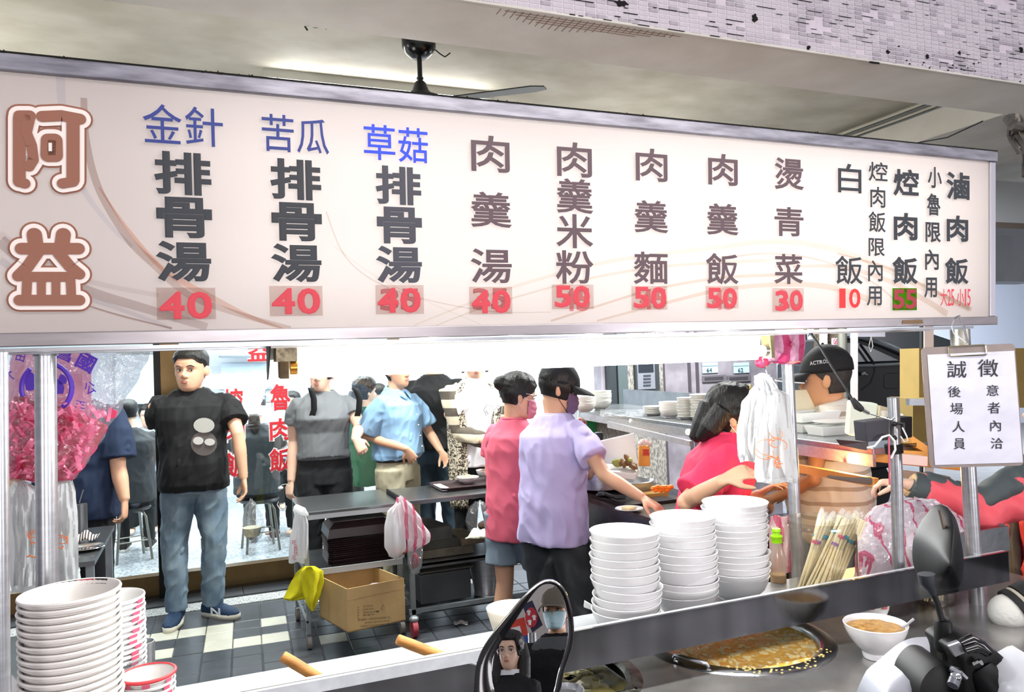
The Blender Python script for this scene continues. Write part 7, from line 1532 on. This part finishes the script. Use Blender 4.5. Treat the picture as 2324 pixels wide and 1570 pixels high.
MB().lathe([(0, .001), (.021, .001), (.021, .022), (0, .022)], 20, (c.x, c.y, SZ)).build('sauce', mat('yellow_sauce', 'e2b23a', .3), t, True)
t = thing('striped_pouch', 'white and pink striped plastic bag behind the green-capped bottle', 'plastic bag', aty(1778, 1250, 2.3)); filmbag('bag', None, [(1748, 1796, 1170), (1744, 1800, 1200), (1746, 1802, 1240), (1750, 1800, 1275), (1756, 1796, 1300)], 2.7, rs, par=t, thick=.04, amp=.02, seed=15)
# ---- big crumpled clear bag with red stripes
t = thing('crumpled_bag', 'large crumpled clear plastic bag with red stripes on the right end of the shelf', 'plastic bag', aty(2080, 1300, 1.75))
def crm(name, bumps):
    m = film(name, 'faf8fa', .20, .10, bumps, 28, .48, 'fbf9fc'); nt = m.node_tree; tc = nt.nodes.new('ShaderNodeTexCoord'); w = nt.nodes.new('ShaderNodeTexWave'); w.inputs['Scale'].default_value = 5.5; w.inputs['Distortion'].default_value = 5; w.inputs['Detail'].default_value = 2; w.inputs['Detail Scale'].default_value = 1.2
    nt.links.new(tc.outputs['Object'], w.inputs['Vector']); r = nt.nodes.new('ShaderNodeMapRange'); r.inputs[1].default_value = .90; r.inputs[2].default_value = .93; nt.links.new(w.outputs['Fac'], r.inputs[0])
    mx = nt.nodes.new('ShaderNodeMix'); mx.data_type = 'RGBA'; mx.inputs[6].default_value = lin('fbf9fc'); mx.inputs[7].default_value = lin('e26a8c'); nt.links.new(r.outputs[0], mx.inputs[0])
    for n in nt.nodes:
        if n.type in ('BSDF_DIFFUSE', 'BSDF_TRANSLUCENT', 'BSDF_TRANSPARENT'):
            if n.type == 'BSDF_TRANSPARENT':
                m2 = nt.nodes.new('ShaderNodeMix'); m2.data_type = 'RGBA'; m2.inputs[6].default_value = lin('f7f3f7'); m2.inputs[7].default_value = lin('ee9ab4'); nt.links.new(r.outputs[0], m2.inputs[0]); nt.links.new(m2.outputs[2], n.inputs[0])
            else: nt.links.new(mx.outputs[2], n.inputs[0])
    return m
sil = [(2010, 1300, 2), (1944, 1300, 0)]
def ridge(p, s): return 1-abs(noise.noise(p*s))*2
def crumple(lay, m, sc, seed):
    L = [(1945, 2232, 1310), (1943, 2233, 1262), (1950, 2226, 1238), (1956, 2205, 1205), (1966, 2175, 1176), (1990, 2140, 1152), (2035, 2110, 1137), (2075, 2080, 1134)]
    n = len(L)-1; b = MB()
    def f(u, v):
        i = min(int(v*n), n-1); w = v*n-i; a, c_ = L[i], L[i+1]; xl = a[0]+(c_[0]-a[0])*w; xr = a[1]+(c_[1]-a[1])*w; y = a[2]+(c_[2]-a[2])*w; t_ = 2*PI*u
        x = (xl+xr)/2+(xr-xl)/2*math.cos(t_)*sc; Yb = 1.70+.10*math.sin(t_)*(1-v*.7)*sc
        P_ = aty(x, y, Yb); q = V((math.cos(t_)*2.2, math.sin(t_)*2.2, v*3+seed)); h = noise.voronoi(q*.9)[0][0]*.020+noise.voronoi(q*2.3+V((3, 3, 3)))[0][0]*.014+ridge(q, 7)*.003
        return P_+V((math.cos(t_), math.sin(t_), .3))*(h-.012)*1.3
    b.grid(f, 130, 70, True); return b.build('bag_layer', m, t, True, ang=28)
crumple(0, crm('crumpled_film', .6), 1.0, 1)
crumple(1, film('inner_film', 'f6f4f8', .12, .2, .5, 30, .7, 'f4f2f8'), .86, 7)
# ---- hanging bags at the left
t = thing('pink_bag_bundle', 'large clear bag full of shredded-looking bright pink plastic bags hanging at the upper left', 'plastic bag', atd(130, 950, 1.8))
DL = 1.80
pinkm = film('pink_plastic', 'ffb0c8', .10, .15, 1.2, 30, .86, 'ff6c98'); pink2 = film('light_pink_plastic', 'ffe0ec', .10, .2, .8, 20, .78, 'ffb9d6')
filmbag('clear_outer', None, [(28, 342, 792), (22, 338, 812), (14, 318, 850), (10, 280, 920), (10, 240, 985), (10, 205, 1040), (14, 176, 1082), (40, 160, 1096)], DL+.05, film('outer_clear', 'f4f6f8', .24, .12, 1.2, 34, .14, 'd8dce0'), par=t, thick=.075, amp=.03, seed=20, folds=5)
filmbag('light_pink_bag', None, [(30, 206, 794), (22, 206, 830), (16, 208, 880), (14, 206, 930), (14, 200, 980), (20, 190, 1010)], DL+.09, pink2, par=t, thick=.045, amp=.03, seed=22)
filmbag('pink_bags', None, [(34, 60, 900), (12, 180, 935), (11, 222, 950), (11, 246, 965), (11, 222, 1010), (12, 196, 1050), (18, 168, 1086), (60, 130, 1092)], DL+.06, pinkm, par=t, thick=.06, amp=.055, seed=24, folds=9)
b = MB(); random.seed(44)
for k in range(170):
    y = random.uniform(915, 1085); xr = 262-(y-940)*.62 if y > 930 else 190; x = random.uniform(14, max(40, xr-14)); a = random.uniform(0, PI); L_ = random.uniform(10, 34); dd = DL-random.uniform(.012, .05)
    q = [atd(x+math.cos(a)*L_*s_, y+math.sin(a)*L_*s_+4*math.sin(k+s_*3), dd+.01*math.sin(s_*4+k)) for s_ in (-.5, -.2, .2, .5)]; w_ = (CR*math.sin(a)+CU*math.cos(a))*random.uniform(.001, .0045)
    b.add([p_-w_ for p_ in q]+[p_+w_+CF*.004 for p_ in q], [(0, 1, 5, 4), (1, 2, 6, 5), (2, 3, 7, 6)])
tag(b.build('pink_strands', film('pink_strand', 'ffc0d4', .25, .18, 0, 0, .75, 'ff96b8'), t, True, ang=180), kind='stuff')
# corner of the bundle
MB().slab([atd(236, 952, DL-.01), atd(256, 928, DL-.01), atd(266, 934, DL-.01), atd(262, 948, DL-.01)], (0, .01, 0)).build('pink_bag_corner', pinkm, t)
pur = mat('purple_print', '5a35b8', .5); b = MB()
def tilt_ch(ch, cx, cy, w, h, ang, d=DL-.032, bold=.012):
    a = math.radians(ang); ux_ = (CR*math.cos(a)+CU*math.sin(a))*(w*d/FPX); uy_ = (CU*math.cos(a)-CR*math.sin(a))*(h*d/FPX); put_glyph(b, ch, atd(cx, cy, d)-ux_/2-uy_/2, ux_, uy_, bold=bold, th=.0004)
tilt_ch('國', 195, 822, 42, 40, -28, bold=.03); tilt_ch('昌', 146, 806, 34, 24, -22, bold=.03); tilt_ch('田', 47, 809, 20, 22, -15); tilt_ch('大', 20, 850, 18, 30, 20); tilt_ch('公', 204, 880, 24, 28, 20); tilt_ch('王', 182, 918, 24, 16, -12)
for r_, w_ in ((57, .0055), (0, 0)):
    if r_: 
        for a0, a1 in ((200, 130), (80, -50)):
            q = [atd(106+r_*math.cos(math.radians(a)), 880-r_*math.sin(math.radians(a)), DL-.03) for a in [a0+(a1-a0)*k/10 for k in range(11)]]; b.tube(q, w_, 6)
for cx, cy, rx, ry in ((72, 868, 16, 22), (132, 880, 14, 18), (142, 862, 10, 12)): b.slab([atd(cx+rx*math.cos(2*PI*k/10), cy+ry*math.sin(2*PI*k/10)*(1+.3*math.sin(k*2)), DL-.03) for k in range(10)], (0, .001, 0))
b.build('bag_print', pur, t)
def doodle(t, cx, cy, s, d, nm='bag_print'):
    b = MB(); rnd = random.Random(int(cx))
    for k in range(5):
        a0 = rnd.uniform(0, 6); r_ = s*rnd.uniform(.25, .6); ox, oy = rnd.uniform(-s*.5, s*.5), rnd.uniform(-s, s)
        b.tube([atd(cx+ox+r_*math.cos(a0+q*.5)*(1+.1*q), cy+oy+r_*math.sin(a0+q*.5), d) for q in range(9)], .0009*d/1.8, 5, False)
    b.tube([atd(cx+dx*s, cy+dy*s, d) for dx, dy in ((-.4, 1.3), (-.1, 1.15), (.3, 1.35), (.5, 1.1))], .0016, 5, False); b.build(nm, mat('orange_print', 'f07a3c', .5), t)
t = thing('white_bags_left', 'bundle of white plastic carrier bags with faint orange print hanging under the pink bundle', 'plastic bag', atd(100, 1200, 1.85))
wbag = film('white_carrier', 'ffffff', .10, .25, .9, 16, .88, 'e4e6e6')
filmbag('carrier_bag', None, [(30, 64, 1092), (14, 120, 1120), (12, 165, 1160), (12, 172, 1220), (18, 172, 1300), (26, 168, 1345)], 1.92, wbag, par=t, thick=.05, amp=.03, seed=30, folds=8)
filmbag('carrier_bag', None, [(118, 164, 1082), (104, 172, 1120), (100, 177, 1180), (98, 178, 1260), (96, 180, 1340)], 1.88, wbag, par=t, thick=.02, amp=.02, seed=32, folds=6)
filmbag('carrier_bag', None, [(40, 70, 1098), (30, 88, 1125), (28, 90, 1180), (34, 84, 1240), (30, 80, 1330)], 1.84, wbag, par=t, thick=.022, amp=.02, seed=34, folds=5)
doodle(t, 72, 1230, 26, 1.79); doodle(t, 133, 1215, 22, 1.84)
# ---- hanging white bags at the right end of the lamp
t = thing('white_bags_right', 'bundle of white plastic carrier bags hanging on a hook from the lamp', 'plastic bag', atd(1742, 960, 1.9))
DR = 1.93
MB().tube([atd(x, y, DR) for x, y in ((1731, 812), (1735, 830), (1741, 850), (1748, 858), (1752, 850))], .0013, 6).build('hook_wire', chrome, t, True)
filmbag('carrier_bag', None, [(1712, 1746, 852), (1714, 1752, 870), (1700, 1765, 888), (1682, 1770, 915), (1672, 1760, 980), (1674, 1750, 1030), (1680, 1742, 1048)], DR+.02, wbag, par=t, thick=.035, amp=.02, seed=40, folds=9)
filmbag('carrier_bag', None, [(1724, 1752, 856), (1728, 1766, 880), (1722, 1792, 896), (1716, 1798, 960), (1714, 1806, 1030), (1712, 1812, 1080), (1718, 1808, 1096)], DR-.03, wbag, par=t, thick=.02, amp=.016, seed=42, folds=6)
MB().ball(atd(1731, 866, DR), (.022, .018, .022), 16).build('bag_knot', wbag, t, True)
doodle(t, 1752, 1000, 30, DR-.062); doodle(t, 1766, 1045, 12, DR-.062)
# ---- steel dish and striped snack on the left below the napkins, chopstick cup
t = thing('metal_cutlery_cup', 'dark steel cutlery cup with a handle behind the white bags at left', 'cup', atz(188, 1212, .85)); dq = (.852-CAMH)/ray(188, 1212).z; MB().tube([atd(188, 1212, dq), atd(186, 1143, dq)], .022, 18).build('cup_body', steel_d, t, True); MB().tube([atd(180, 1140, dq), atd(189, 1112, dq)], .003, 6).build('spoon', steel, t, True)
t = thing('left_side_table', 'narrow grey steel side table behind the white bags', 'table', atd(205, 1300, 2.7)); c = atz(196, 1247, .85); MB().box((c.x-.5, c.y-.25, .83), (c.x+.06, c.y+.55, .85)).build('top', topst, t)
for x, y in ((c.x-.48, c.y-.2), (c.x+.02, c.y-.2), (c.x+.02, c.y+.5)): MB().box((x, y, 0), (x+.03, y+.03, .83)).build('leg', galv, t)
c = atz(196, 1247, .85); t = thing('steel_dish', 'oval steel dish on the narrow side table', 'dish', c); MB().lathe([(0, 0), (.05, 0), (.075, .012), (.073, .014), (.05, .004), (0, .004)], 32, c).build('dish_body', chrome, t, True)
t = thing('striped_cloth', 'black and white striped cloth on the narrow side table', 'cloth', atz(195, 1228, .85)); cc = atz(192, 1232, .86); MB().grid(lambda u, v: cc+V((-.06+.11*u, .10*v, .012+.03*math.sin(u*PI)*math.sin(v*PI)+.006*math.sin(u*14))), 20, 10).build('cloth_body', stripes('zebra', 'e8e2dc', '3a2e2c', 90, 0, .8), t, True, solid=.003)
# ================= SCOOTER MIRRORS AND HANDLEBAR =================
def spline(pts, n=6):
    out = []; L = len(pts)
    for i in range(L):
        a, b_, c, d = (V(pts[(i+k-1) % L]) for k in range(4))
        for q in range(n): u = q/n; out.append(.5*((2*b_)+(c-a)*u+(2*a-5*b_+4*c-d)*u*u+(3*b_-a-3*c+d)*u**3))
    return out
MP = atd(1205, 1450, .98); dv = (MP-C0).normalized(); rv = V((-.42, -1, .07)).normalized(); MN = (rv-dv).normalized()
def onm(px, py, o=0): r = ray(px, py); p0 = MP+MN*o; return C0+r*((p0-C0).dot(MN)/r.dot(MN))
def refl(px, py, L):
    h = onm(px, py); d = (h-C0).normalized(); r = d-MN*2*d.dot(MN); return h+r*L
t = thing('scooter_mirror', 'black scooter wing mirror at the bottom centre reflecting two people', 'mirror', tuple(MP))
out = spline([(1250, 1316), (1282, 1338), (1299, 1390), (1302, 1455), (1282, 1520), (1258, 1590), (1160, 1640), (1085, 1600), (1077, 1540), (1092, 1478), (1145, 1405), (1208, 1334)])
inn = spline([(1247, 1325), (1272, 1342), (1287, 1390), (1289, 1452), (1268, 1525), (1246, 1590), (1170, 1625), (1126, 1580), (1115, 1520), (1124, 1480), (1165, 1415), (1216, 1340)])
O1 = [onm(p.x, p.y, .004) for p in [V((q[0], q[1])) for q in out]]; I1 = [onm(q[0], q[1], .004) for q in inn]; I0 = [onm(q[0], q[1], -.002) for q in inn]
n = len(O1); cen = sum(O1, V((0, 0, 0)))/n
b = MB(); rings = [I0, I1, [p_*.6+q_*.4+MN*.004 for p_, q_ in zip(O1, I1)], O1, [cen+(p_-cen)*1.0-MN*.018 for p_ in O1], [cen+(p_-cen)*.86-MN*.04 for p_ in O1], [cen+(p_-cen)*.5-MN*.055 for p_ in O1]]
vs = sum(rings, []); b.add(vs, [(i*n+k, i*n+(k+1) % n, (i+1)*n+(k+1) % n, (i+1)*n+k) for i in range(6) for k in range(n)]+[tuple(range(6*n, 7*n))]); b.build('mirror_housing', mat('gloss_black_housing', '0e0e10', .18, coat=.5), t, True, ang=60)
MB().add([onm(q[0], q[1], 0) for q in inn], [tuple(range(n))]).build('mirror_glass', mat('mirror_glass', 'f2f2f2', .0, 1), t)
MB().tube([onm(1190, 1600, -.03), onm(1180, 1700, -.03), onm(1200, 1900, .0)], [.012, .007, .007], 12).build('mirror_stem', blackm, t, True)
# what stands across the road and shows in the mirror
for lb, px, py, L_, H_, kw in (('woman with long dark hair and glasses in a black jacket behind the camera', 1160, 1478, 3.9, 1.60, dict(skin=skin2)), ('man in cap, blue face mask and black fleece standing behind the camera', 1262, 1388, 4.4, 1.72, dict(skin=skin1))):
    hp_ = refl(px, py, L_); hd_ = math.atan2(-(0-hp_.x), (1.2-hp_.y)); s_ = (hp_.z)/1.60
    p = Person(lb, hp_.x, hp_.y, hd_+(.5 if H_ < 1.7 else .0), 1.72*s_, kw['skin'], .0075, yaw=(-.35 if H_ < 1.7 else .1), masked=H_ > 1.7, el=[(-.22, .08, 1.13), (.22, .08, 1.15)], wr=[(-.1, .3, 1.22), (.1, .32, 1.28)] if H_ < 1.7 else [(-.24, .1, .9), (.24, .1, .9)], curl=[.8, .8])
    if H_ < 1.7:
        p.hair(t=.018, extra=lambda b, s: [b.tube([s.h((q*.055, -.05, .05)), s.h((q*.08, -.04, -.05)), s.h((q*.09, -.0, -.16)), s.h((q*.085, .02, -.26))], [.045, .045, .04, .018], 12) for q in (-1, 1)], hl=lambda th: (.065 if .2*PI < th < .8*PI else -.03))
        for sx in (-1, 1): b = MB(); b.tube([p.h((sx*.033+.024*math.cos(a), .098, .0+.018*math.sin(a))) for a in [2*PI*k/14 for k in range(15)]], .0016, 6, False); p.part(b, 'glasses_frame', mat('glasses_metal', 'c9c6c8', .3, .8))
        p.tee(blackc, hem=.8, sl=1.6, loose=.035, name='jacket'); b = MB(); b.lathe([(.075, 0), (.068, .03)], 20, (0, -.005, 1.455*p.s)); p.part(b, 'white_shirt_collar', mat('white_cotton', 'e9eaee', .85))
        b = MB(); b.box((-.035, .36, 1.27), (.04, .37, 1.42)); b.v = [v*p.s for v in b.v]; p.part(b, 'phone', blackp)
    else:
        p.hair(); p.cap(mat('cap_olive', '6d6658', .8)); p.mask(mat('pale_blue_mask', 'b5d6de', .7), white_p); p.tee(mat('black_fleece', '16171a', .95, bump=.4, bs=80), hem=.75, sl=1.75, loose=.04, name='fleece_jacket')
        b = MB(); b.loft([(V((0, 0, zz))*p.s, w*p.s, d_*p.s) for zz, w, d_ in ((1.30, .20, .155), (1.40, .175, .12), (1.45, .11, .09))], 24); p.part(b, 'fleece_yoke', mat('grey_fleece', '55575a', .95), .009, 3)
    p.legs(mat('charcoal_trousers', '2b2f33', .85)); p.shoes(mat('black_shoe', '1c1c1e', .5))
def rpoly(pts, L, nm, m, par): 
    P_ = [refl(x, y, L) for x, y in pts]; return MB().slab(P_, (P_[1]-P_[0]).cross(P_[2]-P_[1]).normalized()*-.02).build(nm, m, par)
t = thing('umbrella_sign', 'dark blue street sign with a red disc and three white umbrellas behind the camera', 'sign', tuple(refl(1205, 1405, 4.6)-V((0, 0, .5))))
rpoly([(1185, 1372), (1208, 1362), (1232, 1418), (1208, 1436)], 4.6, 'sign_panel', mat('sign_navy', '23284a', .5), t)
rpoly([(1206+14*math.cos(2*PI*k/24), 1401+23*math.sin(2*PI*k/24)) for k in range(24)], 4.55, 'red_disc', mat('disc_red', 'c0263c', .5), t)
for cx, cy in ((1200, 1389), (1212, 1400), (1202, 1411)):
    rpoly([(cx+5*math.cos(PI+PI*k/8), cy+5*math.sin(PI+PI*k/8)) for k in range(9)], 4.5, 'umbrella_mark', white_p, t); MB().tube([refl(cx, cy, 4.5), refl(cx+.6, cy+7, 4.5)], .008, 6).build('umbrella_stick', white_p, t)
MB().tube([refl(1208, 1436, 4.62), V((refl(1208, 1436, 4.62).x, refl(1208, 1436, 4.62).y, 0))], .03, 10).build('sign_pole', steel_d, t, True)
t = thing('red_poster', 'bright red shop poster with white and blue lettering behind the camera', 'poster', tuple(refl(1178, 1425, 4.9)-V((0, 0, .6))))
rpoly([(1150, 1412), (1190, 1400), (1212, 1500), (1170, 1500)], 4.9, 'poster_sheet', mat('poster_red', 'd9402e', .5), t); rpoly([(1170, 1450), (1196, 1440), (1203, 1470), (1178, 1478)], 4.87, 'poster_band', mat('poster_blue', '2b55a8', .5), t); rpoly([(1160, 1425), (1180, 1420), (1184, 1436), (1164, 1440)], 4.87, 'poster_block', white_p, t)
MB().box((-7, -7.2, 0), (7, -7, 3.5)).build('shopfront_wall', mat('shop_wall_dark', '55525a', .7, ns=2, na=.3))['kind'] = 'structure'
_q = refl(1215, 1450, 5.2); MB().box((_q.x-1.1, _q.y-.6, 0), (_q.x+.9, _q.y-.4, 3.2)).build('pale_pillar', mat('pale_pillar', 'd9d4cc', .7))['kind'] = 'structure'
# right mirror, seen from behind
t = thing('scooter_mirror', 'black scooter wing mirror at the right seen from its back, on a thin stem', 'mirror', atd(2120, 1250, 1.02))
DM = 1.02; gb = mat('satin_black', '0c0d0e', .5, spec=.3)
o2 = spline([(2133, 1144), (2148, 1160), (2158, 1200), (2165, 1250), (2160, 1300), (2150, 1328), (2125, 1332), (2100, 1322), (2084, 1300), (2078, 1262), (2084, 1215), (2108, 1172)])
n = len(o2); c0 = atd(2118, 1250, DM); O_ = [atd(q[0], q[1], DM+.03+(q[0]-2078)/87*.012) for q in o2]
def ringb(k, off, sh=0): return [c0+(p_-c0)*k-CF*off+CR*sh for p_ in O_]
b = MB(); rings = [ringb(.93, -.012), ringb(1, 0), ringb(.99, .012), ringb(.90, .030, -.002), ringb(.68, .048, -.006), ringb(.35, .058, -.010), ringb(.08, .060, -.011)]
vs = sum(rings, []); b.add(vs, [(i*n+k, i*n+(k+1) % n, (i+1)*n+(k+1) % n, (i+1)*n+k) for i in range(6) for k in range(n)]+[tuple(range(6*n, 7*n)), tuple(range(n-1, -1, -1))]); b.build('mirror_shell', gb, t, True, ang=60)
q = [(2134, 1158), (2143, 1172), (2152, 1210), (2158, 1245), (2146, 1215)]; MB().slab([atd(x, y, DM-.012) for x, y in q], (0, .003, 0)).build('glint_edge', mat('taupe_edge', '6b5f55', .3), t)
MB().tube([atd(2102, 1302, DM-.03), atd(2104, 1318, DM-.03), atd(2112, 1334, DM-.028), atd(2118, 1347, DM-.026)], [.0105, .0102, .006, .0045], 16).build('mirror_joint', mat('rubber_grey', '35383d', .5), t, True)
MB().tube([atd(2118, 1345, DM-.026), atd(2128, 1370, DM-.03), atd(2138, 1410, DM-.04)], .0038, 12).build('mirror_stem', gb, t, True)
MB().tube([atd(2138, 1408, DM-.04), atd(2140, 1412, DM-.04), atd(2142, 1470, DM-.05), atd(2142, 1476, DM-.05)], [.0095, .0105, .011, .009], 16).build('stem_boot', gb, t, True)
MB().tube([atd(2140, 1476, DM-.05), atd(2142, 1492, DM-.05)], .008, 6).build('stem_nut', mat('nut_dark', '4a4a45', .4, .7), t, True)
t = thing('scooter_handlebar', 'black scooter handlebar with brake lever and grey-white cowl at the bottom right', 'scooter', atd(2200, 1560, .95))
def cow(pts, d, off, name, m, k=.94):
    O_ = [atd(q[0], q[1], d) for q in spline(pts, 4)]; n = len(O_); c = sum(O_, V((0, 0, 0)))/n; b = MB(); R_ = [[p_+CF*.05 for p_ in O_], O_, [c+(p_-c)*k-CF*off for p_ in O_], [c+(p_-c)*k*.8-CF*off*1.25 for p_ in O_]]
    b.add(sum(R_, []), [(i*n+q, i*n+(q+1) % n, (i+1)*n+(q+1) % n, (i+1)*n+q) for i in range(3) for q in range(n)]+[tuple(range(3*n, 4*n))]); return b.build(name, m, t, True, ang=50)
cow([(2000, 1570), (2040, 1530), (2090, 1490), (2140, 1478), (2190, 1490), (2230, 1560), (2220, 1640), (2000, 1640)], 1.0, .02, 'cowl', mat('silver_cowl', 'a9abb4', .35, .2))
cow([(2074, 1570), (2080, 1530), (2108, 1500), (2140, 1502), (2175, 1530), (2200, 1600), (2180, 1650), (2090, 1650)], .97, .012, 'instrument_panel', mat('panel_black', '101112', .55))
cow([(2148, 1466), (2175, 1450), (2205, 1448), (2235, 1462), (2262, 1478), (2266, 1498), (2248, 1510), (2240, 1560), (2230, 1600), (2170, 1590), (2160, 1500)], .95, .015, 'switch_housing', gb)
MB().tube([atd(2180, 1462, .93), atd(2205, 1452, .93), atd(2228, 1462, .93), atd(2250, 1482, .925)], [.006, .007, .006, .005], 12).build('brake_lever', mat('gloss_black_housing', '0e0e10', .18), t, True)
MB().tube([atd(2190, 1476, .92), atd(2215, 1468, .92), atd(2240, 1482, .92)], .0045, 10).build('lever_cable', mat('gloss_black_housing', '0e0e10', .18), t, True)
MB().slab([atd(2150, 1466, .925), atd(2178, 1456, .925), atd(2196, 1480, .925), atd(2168, 1492, .925)], (.0, .004, .002)).build('clamp_plate', mat('clamp_grey', '8d8f94', .3, .6), t, bevel=.001)
MB().tube([atd(2168, 1541, .92), atd(2162, 1556, .915)], .0065, 12).build('cable_sleeve', mat('sleeve_grey', '5a5e66', .4), t, True); MB().ball(atd(2170, 1536, .92), .007, 12).build('ball_joint', chrome, t, True)
MB().tube([atd(2155, 1515, .925), atd(2178, 1525, .92), atd(2192, 1538, .92)], [.004, .005, .0035], 8).build('linkage', chrome, t, True)
MB().tube([atd(2214, 1508, .925), atd(2226, 1502, .92)], [.005, .004], 8).build('bolt', chrome, t, True)
MB().tube([atd(2225, 1520, .94), atd(2250, 1550, .93), atd(2268, 1600, .93)], [.018, .02, .02], 16).build('grip', gb, t, True)
cow([(2280, 1570), (2296, 1540), (2324, 1518), (2370, 1510), (2380, 1640), (2280, 1640)], .9, .015, 'rear_cowl', mat('white_cowl', 'cfd2d8', .3))

# faint steam rising from the left soup pot in front of the dark trousers
vm = bpy.data.materials.new('steam'); vm.use_nodes = True; nt = vm.node_tree; nt.nodes.remove(nt.nodes['Principled BSDF'])
vs_ = nt.nodes.new('ShaderNodeVolumePrincipled'); tc = nt.nodes.new('ShaderNodeTexCoord'); nz = nt.nodes.new('ShaderNodeTexNoise'); nz.inputs['Scale'].default_value = 9; nz.inputs['Detail'].default_value = 4; nz.inputs['Distortion'].default_value = 1.2
nt.links.new(tc.outputs['Object'], nz.inputs['Vector']); mr = nt.nodes.new('ShaderNodeMapRange'); mr.inputs[1].default_value = .5; mr.inputs[2].default_value = .72; mr.inputs[4].default_value = 3.2; nt.links.new(nz.outputs[0], mr.inputs[0])
nt.links.new(mr.outputs[0], vs_.inputs['Density']); nt.links.new(vs_.outputs[0], nt.nodes['Material Output'].inputs['Volume'])
c = aty(1300, 1335, 1.86); b = MB(); b.ball(c, (.10, .05, .12), 20)
tag(b.build('steam', vm, None, True), 'faint wisp of steam rising beside the lowest white stack before dark trousers', 'steam', kind='stuff')

for _o in list(COL.objects):
    if _o.name.startswith('printed_mark'): _o['kind'] = 'stuff'
